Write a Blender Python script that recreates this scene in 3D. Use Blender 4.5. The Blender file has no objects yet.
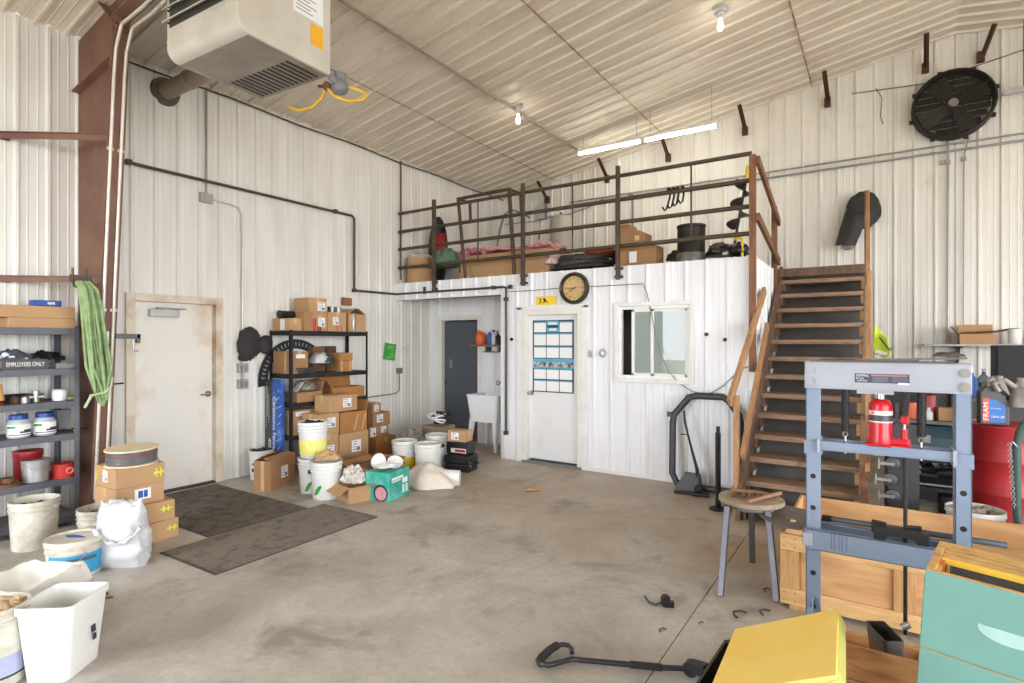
import bpy, math, random
from mathutils import Vector, Matrix, Euler, noise
random.seed(7)
SC = bpy.context.scene
COL = SC.collection
PI = math.pi
R = math.radians
# ------------------------------------------------------------------ materials
def lin(c):
    return tuple((x / 255 / 12.92) if x / 255 <= .04045 else ((x / 255 + .055) / 1.055) ** 2.4 for x in c)
MATS = {}
def M(name, c, rough=.6, metal=0.0, var=.12, scale=6.0, c2=None, bump=0.0, bscale=60.0, spec=.5, mixlo=.4, mixhi=.75):
    if name in MATS: return MATS[name]
    m = bpy.data.materials.new(name); m.use_nodes = True
    nt = m.node_tree; b = nt.nodes['Principled BSDF']; L = nt.links
    b.inputs['Roughness'].default_value = rough; b.inputs['Metallic'].default_value = metal
    b.inputs['Specular IOR Level'].default_value = spec
    c = lin(c); c2 = lin(c2) if c2 else tuple(x * (1 - var * 2) for x in c)
    tc = nt.nodes.new('ShaderNodeTexCoord'); nz = nt.nodes.new('ShaderNodeTexNoise')
    nz.inputs['Scale'].default_value = scale; nz.inputs['Detail'].default_value = 6; nz.inputs['Roughness'].default_value = .62
    L.new(tc.outputs['Object'], nz.inputs['Vector'])
    rp = nt.nodes.new('ShaderNodeValToRGB'); rp.color_ramp.elements[0].position = mixlo; rp.color_ramp.elements[1].position = mixhi
    rp.color_ramp.elements[0].color = (*c, 1); rp.color_ramp.elements[1].color = (*c2, 1)
    L.new(nz.outputs['Fac'], rp.inputs['Fac']); L.new(rp.outputs['Color'], b.inputs['Base Color'])
    if bump:
        n2 = nt.nodes.new('ShaderNodeTexNoise'); n2.inputs['Scale'].default_value = bscale; n2.inputs['Detail'].default_value = 4
        bp = nt.nodes.new('ShaderNodeBump'); bp.inputs['Strength'].default_value = bump; bp.inputs['Distance'].default_value = .01
        L.new(tc.outputs['Object'], n2.inputs['Vector']); L.new(n2.outputs['Fac'], bp.inputs['Height']); L.new(bp.outputs['Normal'], b.inputs['Normal'])
    MATS[name] = m; return m
def wood(name, c, c2, scale=3.0, stretch=(1, 12, 12), rough=.7):
    if name in MATS: return MATS[name]
    m = bpy.data.materials.new(name); m.use_nodes = True
    nt = m.node_tree; b = nt.nodes['Principled BSDF']; L = nt.links
    b.inputs['Roughness'].default_value = rough
    tc = nt.nodes.new('ShaderNodeTexCoord'); mp = nt.nodes.new('ShaderNodeMapping'); mp.inputs['Scale'].default_value = stretch
    nz = nt.nodes.new('ShaderNodeTexNoise'); nz.inputs['Scale'].default_value = scale; nz.inputs['Detail'].default_value = 8; nz.inputs['Distortion'].default_value = 1.2
    L.new(tc.outputs['Object'], mp.inputs['Vector']); L.new(mp.outputs['Vector'], nz.inputs['Vector'])
    rp = nt.nodes.new('ShaderNodeValToRGB'); e = rp.color_ramp.elements
    e[0].position = .3; e[1].position = .72; e[0].color = (*lin(c2), 1); e[1].color = (*lin(c), 1)
    L.new(nz.outputs['Fac'], rp.inputs['Fac']); L.new(rp.outputs['Color'], b.inputs['Base Color'])
    MATS[name] = m; return m
def emit(name, c, s):
    m = bpy.data.materials.new(name); m.use_nodes = True; b = m.node_tree.nodes['Principled BSDF']
    b.inputs['Base Color'].default_value = (*lin(c), 1); b.inputs['Emission Color'].default_value = (*lin(c), 1); b.inputs['Emission Strength'].default_value = s
    return m
def glass(name, c=(255, 255, 255), rough=.02, alpha=.25, spec=.8):
    m = bpy.data.materials.new(name); m.use_nodes = True; nt = m.node_tree; b = nt.nodes['Principled BSDF']
    b.inputs['Base Color'].default_value = (*lin(c), 1); b.inputs['Roughness'].default_value = rough; b.inputs['Alpha'].default_value = alpha
    b.inputs['Specular IOR Level'].default_value = spec
    return m
# steel liner panels: off-white paint with grime in vertical streaks
def panel_mat(name, c, c2, streak=(3, 3, .5), dirt=(150, 120, 85), lo=.62, hi=.95):
    m = bpy.data.materials.new(name); m.use_nodes = True; nt = m.node_tree; b = nt.nodes['Principled BSDF']; L = nt.links
    b.inputs['Roughness'].default_value = .45
    tc = nt.nodes.new('ShaderNodeTexCoord'); mp = nt.nodes.new('ShaderNodeMapping'); mp.inputs['Scale'].default_value = streak
    nz = nt.nodes.new('ShaderNodeTexNoise'); nz.inputs['Scale'].default_value = 1.6; nz.inputs['Detail'].default_value = 7
    L.new(tc.outputs['Object'], mp.inputs['Vector']); L.new(mp.outputs['Vector'], nz.inputs['Vector'])
    rp = nt.nodes.new('ShaderNodeValToRGB'); e = rp.color_ramp.elements
    e[0].position = .35; e[1].position = .7; e[0].color = (*lin(c), 1); e[1].color = (*lin(c2), 1)
    L.new(nz.outputs['Fac'], rp.inputs['Fac'])
    n2 = nt.nodes.new('ShaderNodeTexNoise'); n2.inputs['Scale'].default_value = 1.1; n2.inputs['Detail'].default_value = 9; n2.inputs['Roughness'].default_value = .7
    L.new(tc.outputs['Object'], n2.inputs['Vector'])
    r2 = nt.nodes.new('ShaderNodeValToRGB'); r2.color_ramp.elements[0].position = lo; r2.color_ramp.elements[1].position = hi
    L.new(n2.outputs['Fac'], r2.inputs['Fac'])
    mx = nt.nodes.new('ShaderNodeMix'); mx.data_type = 'RGBA'
    L.new(r2.outputs['Color'], mx.inputs[0]); L.new(rp.outputs['Color'], mx.inputs[6]); mx.inputs[7].default_value = (*lin(dirt), 1)
    L.new(mx.outputs[2], b.inputs['Base Color'])
    return m
WALL = panel_mat('cream_wall_steel', (228, 226, 220), (214, 211, 203))
BACK = panel_mat('cream_back_wall_steel', (228, 225, 216), (214, 210, 200))
FACADE = panel_mat('white_office_steel', (236, 237, 240), (222, 223, 226), dirt=(170, 160, 150), lo=.68)
CEIL = panel_mat('ceiling_steel', (222, 213, 198), (206, 195, 178), streak=(.5, 3, 3), dirt=(140, 105, 70), lo=.6, hi=.95)
TRIMW = M('white_trim_paint', (232, 231, 230), .5, var=.06)
CREAMTRIM = M('cream_trim_paint', (214, 205, 186), .5, var=.08)
BROWNSTEEL = M('brown_primer_steel', (110, 72, 62), .55, c2=(128, 98, 72), scale=2.2)
DARKSTEEL = M('dark_pipe_steel', (88, 74, 60), .5, .3, c2=(62, 50, 42), scale=9)
BLACKM = M('black_steel', (34, 33, 34), .5, .2, scale=8)
BLACKP = M('black_plastic', (26, 26, 28), .45)
RUBBER = M('black_rubber', (40, 40, 42), .85)
GREYM = M('grey_rack_steel', (92, 95, 102), .5, .3)
GALV = M('galvanised_steel', (168, 168, 166), .4, .7, scale=20)
CHROME = M('chrome', (200, 200, 200), .18, 1.0, var=.03)
ALU = M('bare_aluminium', (176, 176, 174), .35, .8)
PRESS = M('blue_grey_press_paint', (136, 150, 172), .38, .25, var=.07, scale=3)
PRESSL = M('pale_grey_press_paint', (168, 172, 182), .38, .2, var=.06, scale=3)
CARD = M('cardboard_tan', (184, 146, 106), .85, var=.06, scale=4)
CARD2 = M('cardboard_dark', (164, 124, 86), .85, var=.07, scale=4)
CARD3 = M('cardboard_orange', (174, 120, 68), .8, var=.1, scale=5)
CARDIN = M('cardboard_inside', (150, 110, 70), .9)
TAPE = M('packing_tape', (205, 172, 122), .25, var=.03)
WHITEL = M('white_label_paper', (236, 236, 236), .6, var=.02)
INK = M('dark_print', (50, 52, 70), .6)
PLASW = M('white_bucket_plastic', (224, 224, 220), .35, var=.05, scale=5)
PLASG = M('scuffed_white_plastic', (214, 210, 198), .45, c2=(170, 160, 142), scale=7)
BAGW = M('white_woven_plastic', (200, 200, 203), .55, var=.06, scale=8, bump=.5, bscale=26)
CLOTH = M('off_white_cloth', (226, 216, 204), .9, var=.06, bump=.3, bscale=30)
YEL = M('yellow_paint', (250, 216, 108), .5, c2=(246, 202, 66), scale=2.2, mixlo=.5, mixhi=.7)
YELSHADE = M('yellow_side_shade', (206, 200, 110), .55)  # shaded side of the yellow lid, put into the colour
TEAL = M('teal_hive_paint', (104, 150, 140), .55, var=.05, scale=3)
PINE = wood('pine_board', (218, 180, 124), (190, 144, 92), 2.2, (1.5, 10, 10))
PLY = wood('crate_plywood', (206, 164, 114), (176, 126, 80), 1.6, (1.2, 6, 6))
PINEV = wood('pine_upright', (204, 160, 106), (168, 120, 74), 2.2, (10, 10, 1.2))
STAIRW = wood('stair_tread_wood', (166, 138, 112), (122, 96, 76), 2.4, (1.5, 10, 10))
STAIRD = wood('stair_stringer_wood', (126, 100, 80), (92, 70, 56), 2.4, (8, 2, 2))
RAILW = wood('handrail_wood', (190, 146, 104), (152, 112, 78), 2.6, (10, 3, 1.5))
GUARDW = wood('brown_guard_wood', (142, 98, 68), (108, 72, 48), 2.6, (8, 3, 1.5))
OLDW = wood('weathered_wood', (168, 152, 130), (132, 112, 90), 2.6, (2, 8, 8))
HIVEW = wood('hive_edge_wood', (214, 176, 108), (176, 130, 70), 3, (2, 9, 9))
RED = M('red_paint', (190, 34, 40), .4, var=.1)
REDJ = M('red_jack_enamel', (190, 28, 42), .28, var=.05)
DRUMRED = M('red_drum_paint', (176, 38, 44), .42, c2=(120, 34, 36), scale=3)
BLUE = M('blue_print', (38, 92, 176), .5)
BLUELID = M('blue_lid', (32, 70, 150), .35)
SKYB = M('light_blue_label', (60, 158, 206), .5, var=.06)
GREEN = M('green_print', (60, 150, 70), .5)
TEALBOX = M('turquoise_print', (40, 160, 140), .5, c2=(120, 200, 190), scale=9)
ROPEG = M('green_nylon_webbing', (146, 168, 120), .85, c2=(108, 130, 84), scale=14)
YELSIGN = M('yellow_sign', (244, 206, 40), .5, var=.03)
ORANGE = M('orange_plastic', (226, 104, 44), .4)
HIVIS = M('hi_vis_yellow', (190, 206, 62), .8)
DOORW = M('painted_door', (224, 224, 226), .45, c2=(214, 211, 206), scale=1.4, mixlo=.5, mixhi=.8)
DARKDOOR = M('dark_slate_door', (72, 78, 86), .5, var=.06)
FLESHCU = M('copper_pipe', (150, 90, 60), .4, .8)
RUST = M('rusty_steel', (120, 84, 58), .7, .4, c2=(84, 56, 40), scale=12)
HEATW = M('heater_enamel', (204, 200, 190), .4, c2=(182, 174, 160), scale=2)
HEATD = M('heater_underside', (150, 142, 130), .45, c2=(118, 108, 98), scale=3)
GREYP = M('grey_plastic', (120, 122, 124), .5)
LGREY = M('light_grey_paint', (186, 186, 184), .5)
PINK = M('pink_quilt', (196, 120, 126), .9, c2=(226, 190, 180), scale=9)
TARP = M('charcoal_tarp', (78, 74, 70), .7, var=.15, bump=.4, bscale=12)
GREENT = M('faded_green_plastic', (96, 128, 104), .6)
CLEAR = glass('clear_wrap', (235, 232, 226), .15, .45)
CLEARJ = glass('clear_jar', (225, 232, 236), .05, .5)
WINGLASS = glass('window_glass', (205, 222, 214), .01, .32, 1.0)
TUBE = emit('lit_tube', (255, 250, 238), 42)
BULB = emit('lit_bulb', (255, 246, 226), 9)
# ------------------------------------------------------------------ geometry
class G:
    def __init__(s): s.v = []; s.f = []; s.m = []; s.k = 0
    def add(s, vs, fs):
        o = len(s.v); s.v += [tuple(p) for p in vs]; s.f += [tuple(i + o for i in f) for f in fs]; s.m += [s.k] * len(fs); return s
    def mi(s, k): s.k = k; return s
    def box(s, x0, y0, z0, x1, y1, z1, T=None):
        vs = [(x, y, z) for x in (x0, x1) for y in (y0, y1) for z in (z0, z1)]
        if T: vs = [T @ Vector(p) for p in vs]
        return s.add(vs, [(0, 1, 3, 2), (4, 6, 7, 5), (0, 4, 5, 1), (2, 3, 7, 6), (0, 2, 6, 4), (1, 5, 7, 3)])
    def cb(s, c, d, T=None):
        return s.box(c[0] - d[0] / 2, c[1] - d[1] / 2, c[2] - d[2] / 2, c[0] + d[0] / 2, c[1] + d[1] / 2, c[2] + d[2] / 2, T)
    def hexa(s, b, t):   # bottom quad, top quad (ccw from above)
        return s.add(list(b) + list(t), [(3, 2, 1, 0), (4, 5, 6, 7), (0, 1, 5, 4), (1, 2, 6, 5), (2, 3, 7, 6), (3, 0, 4, 7)])
    def bar(s, a, b, w, h, up=(0, 0, 1)):
        a = Vector(a); b = Vector(b); d = (b - a); L = d.length; d.normalize(); up = Vector(up)
        if abs(d.dot(up)) > .99: up = Vector((0, 1, 0))
        x = d.cross(up).normalized(); z = x.cross(d).normalized()
        T = Matrix(((x[0], d[0], z[0], a[0]), (x[1], d[1], z[1], a[1]), (x[2], d[2], z[2], a[2]), (0, 0, 0, 1)))
        return s.box(-w / 2, 0, -h / 2, w / 2, L, h / 2, T)
    def tube(s, pts, r, n=8, closed=False, cap=True):
        P = [Vector(p) for p in pts]; N = len(P); rs = r if isinstance(r, (list, tuple)) else [r] * N
        vs = []; fs = []; u = None
        for i in range(N):
            a = P[i - 1] if (i or closed) else P[0]; b = P[(i + 1) % N] if (i < N - 1 or closed) else P[-1]
            t = (b - a).normalized()
            if u is None:
                u = t.cross(Vector((0, 0, 1)))
                if u.length < .05: u = t.cross(Vector((0, 1, 0)))
            u = (u - t * u.dot(t))
            if u.length < 1e-6: u = t.orthogonal()
            u.normalize(); w = t.cross(u)
            for j in range(n):
                q = 2 * PI * j / n; vs.append(P[i] + (u * math.cos(q) + w * math.sin(q)) * rs[i])
        for i in range(N if closed else N - 1):
            k = (i + 1) % N
            for j in range(n): fs.append((i * n + j, i * n + (j + 1) % n, k * n + (j + 1) % n, k * n + j))
        if cap and not closed: fs += [tuple(range(n))[::-1], tuple((N - 1) * n + j for j in range(n))]
        return s.add(vs, fs)
    def cyl(s, a, b, r, r1=None, n=20): return s.tube([a, b], [r, r if r1 is None else r1], n)
    def lathe(s, prof, c=(0, 0, 0), n=28, T=None):
        vs = []; fs = []; m = len(prof)
        for r, z in prof:
            for j in range(n):
                q = 2 * PI * j / n; p = Vector((c[0] + r * math.cos(q), c[1] + r * math.sin(q), c[2] + z)); vs.append(T @ p if T else p)
        for i in range(m - 1):
            for j in range(n): fs.append((i * n + j, i * n + (j + 1) % n, (i + 1) * n + (j + 1) % n, (i + 1) * n + j))
        shut = prof[0] == prof[-1]
        if prof[0][0] > 1e-6 and not shut: fs.append(tuple(range(n))[::-1])
        if prof[-1][0] > 1e-6 and not shut: fs.append(tuple((m - 1) * n + j for j in range(n)))
        return s.add(vs, fs)
    def prism(s, poly, ax, a, b):
        f = {'x': lambda p, t: (t, p[0], p[1]), 'y': lambda p, t: (p[0], t, p[1]), 'z': lambda p, t: (p[0], p[1], t)}[ax]
        n = len(poly); vs = [f(p, a) for p in poly] + [f(p, b) for p in poly]
        return s.add(vs, [tuple(range(n))[::-1], tuple(range(n, 2 * n))] + [(i, (i + 1) % n, n + (i + 1) % n, n + i) for i in range(n)])
    def ring(s, c, R0, r, axis='z', n=32, m=8, arc=(0, 2 * PI)):
        full = abs(arc[1] - arc[0] - 2 * PI) < 1e-6; pts = []
        for i in range(n if full else n + 1):
            q = arc[0] + (arc[1] - arc[0]) * i / n; a, b = R0 * math.cos(q), R0 * math.sin(q)
            pts.append(Vector(c) + Vector({'z': (a, b, 0), 'y': (a, 0, b), 'x': (0, a, b)}[axis]))
        return s.tube(pts, r, m, full)
    def blob(s, c, rad, seed=0, amp=.25, freq=2.0, nu=20, nv=12, flat=None):
        vs = []; fs = []
        for i in range(nv + 1):
            th = PI * i / nv
            for j in range(nu):
                ph = 2 * PI * j / nu; d = Vector((math.sin(th) * math.cos(ph), math.sin(th) * math.sin(ph), math.cos(th)))
                k = 1 + amp * noise.noise(d * freq + Vector((seed * 7.1, seed * 3.3, seed))) + amp * .5 * noise.noise(d * freq * 2.7 + Vector((seed, seed * 5.1, 2)))
                p = Vector((d[0] * rad[0] * k, d[1] * rad[1] * k, d[2] * rad[2] * k))
                if flat is not None: p[2] = max(p[2], flat)
                vs.append(Vector(c) + p)
        for i in range(nv):
            for j in range(nu): fs.append((i * nu + j, (i + 1) * nu + j, (i + 1) * nu + (j + 1) % nu, i * nu + (j + 1) % nu))
        return s.add(vs, fs)
    def sheet(s, fn, nu, nv, th=.004):
        top = [Vector(fn(i / nu, j / nv)) for j in range(nv + 1) for i in range(nu + 1)]; W = nu + 1; vs = list(top); nrm = []
        for j in range(nv + 1):
            for i in range(nu + 1):
                a = top[j * W + min(i + 1, nu)] - top[j * W + max(i - 1, 0)]; b = top[min(j + 1, nv) * W + i] - top[max(j - 1, 0) * W + i]
                q = a.cross(b); nrm.append(q.normalized() if q.length > 1e-9 else Vector((0, 0, 1)))
        vs += [p - q * th for p, q in zip(top, nrm)]; o = len(top); fs = []
        for j in range(nv):
            for i in range(nu):
                a = j * W + i; fs.append((a, a + 1, a + W + 1, a + W)); fs.append((o + a, o + a + W, o + a + W + 1, o + a + 1))
        for i in range(nu):
            fs.append((i + 1, i, o + i, o + i + 1)); a = nv * W + i; fs.append((a, a + 1, o + a + 1, o + a))
        for j in range(nv):
            a = j * W; fs.append((a, a + W, o + a + W, o + a)); a = j * W + nu; fs.append((a + W, a, o + a, o + a + W))
        return s.add(vs, fs)
    def obj(s, name, mats, parent=None, smooth=None, bevel=0, loc=(0, 0, 0), rot=(0, 0, 0)):
        me = bpy.data.meshes.new(name); me.from_pydata(s.v, [], s.f)
        mats = mats if isinstance(mats, (list, tuple)) else [mats]
        for m in mats: me.materials.append(m)
        me.polygons.foreach_set('material_index', s.m)
        me.validate(); me.update()
        if smooth:
            me.polygons.foreach_set('use_smooth', [True] * len(me.polygons)); me.set_sharp_from_angle(angle=R(smooth))
        o = bpy.data.objects.new(name, me); COL.objects.link(o); o.location = loc; o.rotation_euler = rot
        if parent: o.parent = parent
        if bevel:
            b = o.modifiers.new('bevel', 'BEVEL'); b.width = bevel; b.segments = 2; b.limit_method = 'ANGLE'; b.angle_limit = R(40)
        return o
def tag(o, label, cat, group=None):
    o['label'] = label; o['category'] = cat
    if group: o['group'] = group
    return o
def thing(name, label, cat, loc=(0, 0, 0), rz=0, group=None, rot=None):
    o = bpy.data.objects.new(name, None); COL.objects.link(o); o.empty_display_size = .05
    o.location = loc; o.rotation_euler = rot if rot else (0, 0, rz); return tag(o, label, cat, group)
def struct(o): o['kind'] = 'structure'; return o
def plabel(o, t): o['label'] = t; return o
def copy_tree(o, label, loc, rz=None, group=None):
    r = o.copy(); COL.objects.link(r); r.location = loc; r['label'] = label
    if rz is not None: r.rotation_euler = (0, 0, rz)
    if group: r['group'] = group
    def kids(src, dst):
        for ch in list(src.children):
            c = ch.copy(); COL.objects.link(c); c.parent = dst; kids(ch, c)
    kids(o, r); return r
def text(s, size, mat, parent, loc, rot, name='lettering', sx=1.0, ext=.0008, align='CENTER'):
    cu = bpy.data.curves.new(name, 'FONT'); cu.body = s; cu.size = size; cu.extrude = ext; cu.align_x = align; cu.align_y = 'CENTER'
    t = bpy.data.objects.new('tmp', cu); COL.objects.link(t); bpy.context.view_layer.update()
    dg = bpy.context.evaluated_depsgraph_get(); me = bpy.data.meshes.new_from_object(t.evaluated_get(dg)); me.name = name
    bpy.data.objects.remove(t); bpy.data.curves.remove(cu)
    me.materials.clear(); me.materials.append(mat)
    o = bpy.data.objects.new(name, me); COL.objects.link(o); o.parent = parent; o.location = loc; o.rotation_euler = rot; o.scale = (sx, 1, 1); return o
ROT_MY = (PI / 2, 0, 0)            # faces -y
ROT_PX = (PI / 2, 0, PI / 2)       # faces +x
# ------------------------------------------------------------------ camera
cd = bpy.data.cameras.new('camera'); cam = bpy.data.objects.new('camera', cd); COL.objects.link(cam)
cam.location = (0, 0, 1.62); cam.rotation_euler = (PI / 2, 0, R(33.29)); cd.sensor_width = 36; cd.lens = 561 / 1024 * 36; cd.clip_start = .02
SC.camera = cam
# ------------------------------------------------------------------ setting
LX, OY, BY, RX, RY = -6.42, 6.43, 9.5, 8.06, -3.6
EAVE, RIDX, RIDZ = 4.53, .82, 5.72
SL = (RIDZ - EAVE) / (RIDX - LX)
def ceil_z(x): return EAVE + SL * (x - LX) if x < RIDX else RIDZ - SL * (x - RIDX)
LOFT = 2.536
OX = -1.134; AX = -4.36; AY = 7.24
def ribbed(t0, t1, z0, ztop, holes=(), pitch=.2286, phase=0.0, h=.019, minor=True, rw=(.026, .010)):
    """profile along t, extruded in z; returns strips (t, depth, z) with rectangular holes cut"""
    pts = set([t0, t1]); ribs = []
    k = math.floor((t0 - phase) / pitch) - 1
    while phase + k * pitch < t1 + pitch:
        c = phase + k * pitch; ribs.append(c); k += 1
        for d in (-rw[0], -rw[1], rw[1], rw[0]): pts.add(c + d)
        if minor:
            for q in (.076, .152):
                for d in (-.009, 0, .009): pts.add(c + q + d)
    for h_ in holes: pts.add(h_[0]); pts.add(h_[1])
    pts = sorted(p for p in pts if t0 - 1e-9 <= p <= t1 + 1e-9)
    def dep(t):
        c = phase + round((t - phase) / pitch) * pitch; d = abs(t - c)
        if d < rw[1] + 1e-6: return h
        if d < rw[0]: return h * (rw[0] - d) / (rw[0] - rw[1])
        if minor:
            fr = (t - phase) % pitch
            for q in (.076, .152):
                if abs(fr - q) < .009: return .004 * (1 - abs(fr - q) / .009)
        return 0
    vs = []; fs = []
    for a, b in zip(pts, pts[1:]):
        if b - a < 1e-6: continue
        mid = (a + b) / 2; spans = [(z0, None)]
        for (h0, h1, hz0, hz1) in holes:
            if h0 - 1e-6 <= mid <= h1 + 1e-6:
                ns = []
                for s0, s1 in spans:
                    e = s1 if s1 is not None else 1e9
                    if hz0 >= e or hz1 <= s0: ns.append((s0, s1)); continue
                    if hz0 > s0 + 1e-6: ns.append((s0, hz0))
                    if hz1 < e: ns.append((hz1, s1))
                spans = ns
        for s0, s1 in spans:
            o = len(vs); vs += [(a, dep(a), s0), (b, dep(b), s0), (b, dep(b), s1 if s1 is not None else ztop(b)), (a, dep(a), s1 if s1 is not None else ztop(a))]
            fs.append((o, o + 1, o + 2, o + 3))
    return vs, fs
def wall_obj(name, strips, mp, mat, flip=False):
    g = G(); vs, fs = strips; g.add([mp(*p) for p in vs], [f[::-1] for f in fs] if flip else fs)
    return struct(g.obj(name, mat))
DL = (2.655, 3.56, 0, 2.07)           # left door opening (y0, y1, z0, z1)
wall_obj('wall_left', ribbed(RY, BY, 0, lambda t: EAVE, [DL], phase=2.209), lambda t, d, z: (LX + d, t, z), WALL)
wall_obj('wall_back', ribbed(LX, RX, 0, ceil_z, phase=-.519), lambda t, d, z: (t, BY - d, z), BACK)
RIGHT_DOORS = [(-2.9, 1.3, 0, 3.7), (2.6, 6.8, 0, 3.7)]
wall_obj('wall_right', ribbed(RY, BY, 0, lambda t: ceil_z(RX), RIGHT_DOORS, minor=False), lambda t, d, z: (RX - d, t, z), WALL)
REAR_DOORS = [(-5.45, -2.7, 0, 3.6), (3.0, 7.2, 0, 3.7)]
wall_obj('wall_rear', ribbed(LX, RX, 0, ceil_z, REAR_DOORS, minor=False), lambda t, d, z: (t, RY + d, z), WALL)
# ceiling, ribs run up the slope
g = G(); vs, fs = ribbed(RY, BY, LX, lambda t: RIDX, phase=.05, h=.030, minor=True, rw=(.016, .010))
g.add([(z, t, ceil_z(z) - d) for t, d, z in vs], fs)
vs, fs = ribbed(RY, BY, RIDX, lambda t: RX, phase=.05, h=.030, minor=True, rw=(.016, .010))
g.add([(z, t, ceil_z(z) - d) for t, d, z in vs], fs)
struct(g.obj('ceiling', CEIL))
for i_, x in enumerate((-5.2, -3.02, -.85)):
    g = G(); g.bar((x, RY + .2, ceil_z(x) - .0285), (x, BY - .05, ceil_z(x) - .0285), .018, .003); struct(g.obj('trim_%d' % (6 + i_), M('rusty_lap_seam', (186, 164, 138), .7, c2=(134, 92, 58), scale=5, mixlo=.4, mixhi=.6)))
# roof deck above the liner keeps daylight out
g = G(); g.prism([(LX - .3, EAVE + .12), (RIDX, RIDZ + .2), (RX + .3, ceil_z(RX) + .12), (RX + .3, ceil_z(RX) + .3), (RIDX, RIDZ + .38), (LX - .3, EAVE + .3)], 'y', RY - .3, BY + .3)
struct(g.obj('roof', BROWNSTEEL))
# floor
fm = bpy.data.materials.new('concrete'); fm.use_nodes = True; nt = fm.node_tree; b = nt.nodes['Principled BSDF']; L = nt.links
tc = nt.nodes.new('ShaderNodeTexCoord')
def nz(sc, det, rg=.6, dist=0):
    n = nt.nodes.new('ShaderNodeTexNoise'); n.inputs['Scale'].default_value = sc; n.inputs['Detail'].default_value = det; n.inputs['Roughness'].default_value = rg; n.inputs['Distortion'].default_value = dist
    L.new(tc.outputs['Object'], n.inputs['Vector']); return n
def ramp(src, p0, c0, p1, c1):
    r = nt.nodes.new('ShaderNodeValToRGB'); e = r.color_ramp.elements; e[0].position = p0; e[1].position = p1; e[0].color = (*c0, 1); e[1].color = (*c1, 1); L.new(src, r.inputs['Fac']); return r.outputs['Color']
def mix(f, a, c, mode='MIX'):
    m = nt.nodes.new('ShaderNodeMix'); m.data_type = 'RGBA'; m.blend_type = mode
    for i, s in ((0, f), (6, a), (7, c)):
        if hasattr(s, 'links'): L.new(s, m.inputs[i])
        elif i == 0: m.inputs[0].default_value = s
        else: m.inputs[i].default_value = (*s, 1)
    return m.outputs[2]
base = ramp(nz(1.3, 9, .68, .4).outputs['Fac'], .32, lin((204, 198, 189)), .68, lin((160, 152, 141)))
fine = ramp(nz(22, 10, .78).outputs['Fac'], .3, (.80, .80, .80), .7, (1.08, 1.08, 1.08))
col = mix(1.0, base, fine, 'MULTIPLY')
# brown tracked-in dirt in front of the office and the stairs
sp = nt.nodes.new('ShaderNodeSeparateXYZ'); L.new(tc.outputs['Object'], sp.inputs[0])
mr = nt.nodes.new('ShaderNodeMapRange'); mr.inputs['From Min'].default_value = 3.4; mr.inputs['From Max'].default_value = 4.6; L.new(sp.outputs['Y'], mr.inputs['Value'])
d2 = ramp(nz(.9, 8, .7, .8).outputs['Fac'], .34, (0, 0, 0), .62, (1, 1, 1))
mm = nt.nodes.new('ShaderNodeMath'); mm.operation = 'MULTIPLY'; L.new(mr.outputs[0], mm.inputs[0]); L.new(d2, mm.inputs[1])
m3 = nt.nodes.new('ShaderNodeMath'); m3.operation = 'MULTIPLY'; L.new(mm.outputs[0], m3.inputs[0]); m3.inputs[1].default_value = .95
col = mix(m3.outputs[0], col, lin((168, 146, 116)))
# dark oily patches
oil = ramp(nz(1.7, 7, .65, .5).outputs['Fac'], .54, (0, 0, 0), .66, (.7, .7, .7))
col = mix(oil, col, lin((130, 122, 112)))
L.new(col, b.inputs['Base Color']); b.inputs['Roughness'].default_value = .55
bp = nt.nodes.new('ShaderNodeBump'); bp.inputs['Strength'].default_value = .12; bp.inputs['Distance'].default_value = .01; L.new(nz(30, 6).outputs['Fac'], bp.inputs['Height']); L.new(bp.outputs['Normal'], b.inputs['Normal'])
g = G(); g.box(LX - .2, RY - 6, -.15, -.936, BY + .1, 0); g.box(-.930, RY - 6, -.15, RX + 6, BY + .1, 0); g.box(-.95, RY - 6, -.15, -.92, BY + .1, -.012)
struct(g.obj('floor', fm))
# outside yard seen by the doorways
g = G(); g.box(-40, -40, -.4, 40, 40, -.16); struct(g.obj('ground', M('gravel_yard', (176, 164, 146), .9, scale=2)))
# ------------------------------------------------------------------ office block under the loft
FD = (-4.0, -3.18, 0, 2.0); FW = (-2.66, -1.80, 1.18, 2.04)
wall_obj('wall_office', ribbed(AX, OX, 0, lambda t: LOFT, [FD, FW], phase=-2.767), lambda t, d, z: (t, OY - d, z), FACADE)
wall_obj('wall_office_side', ribbed(OY, 7.82, 0, lambda t: LOFT, phase=6.5), lambda t, d, z: (OX + d, t, z), FACADE)
wall_obj('wall_alcove', ribbed(LX, AX, 0, lambda t: 2.33, [(-6.18, -5.36, 0, 2.0)], phase=-5.3), lambda t, d, z: (t, AY - d, z), FACADE)
g = G(); g.box(AX - .02, OY + .021, 0, AX + .06, AY - .001, 2.33); struct(g.obj('wall_partition', FACADE))
g = G(); g.box(LX, OY + .025, 2.33, OX - .03, BY, LOFT - .002); struct(g.obj('floor_loft', OLDW))
wall_obj('wall_header', ribbed(LX, AX, 2.28, lambda t: LOFT, phase=-5.3), lambda t, d, z: (t, OY - d, z), FACADE)
g = G(); g.box(LX, OY + .004, 2.27, AX, OY + .02, 2.33); struct(g.obj('trim_1', TRIMW, bevel=.004))
g = G(); g.box(AX - .03, OY - .03, 0, AX + .03, OY + .02, 2.3); struct(g.obj('trim_2', TRIMW, bevel=.004))
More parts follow.
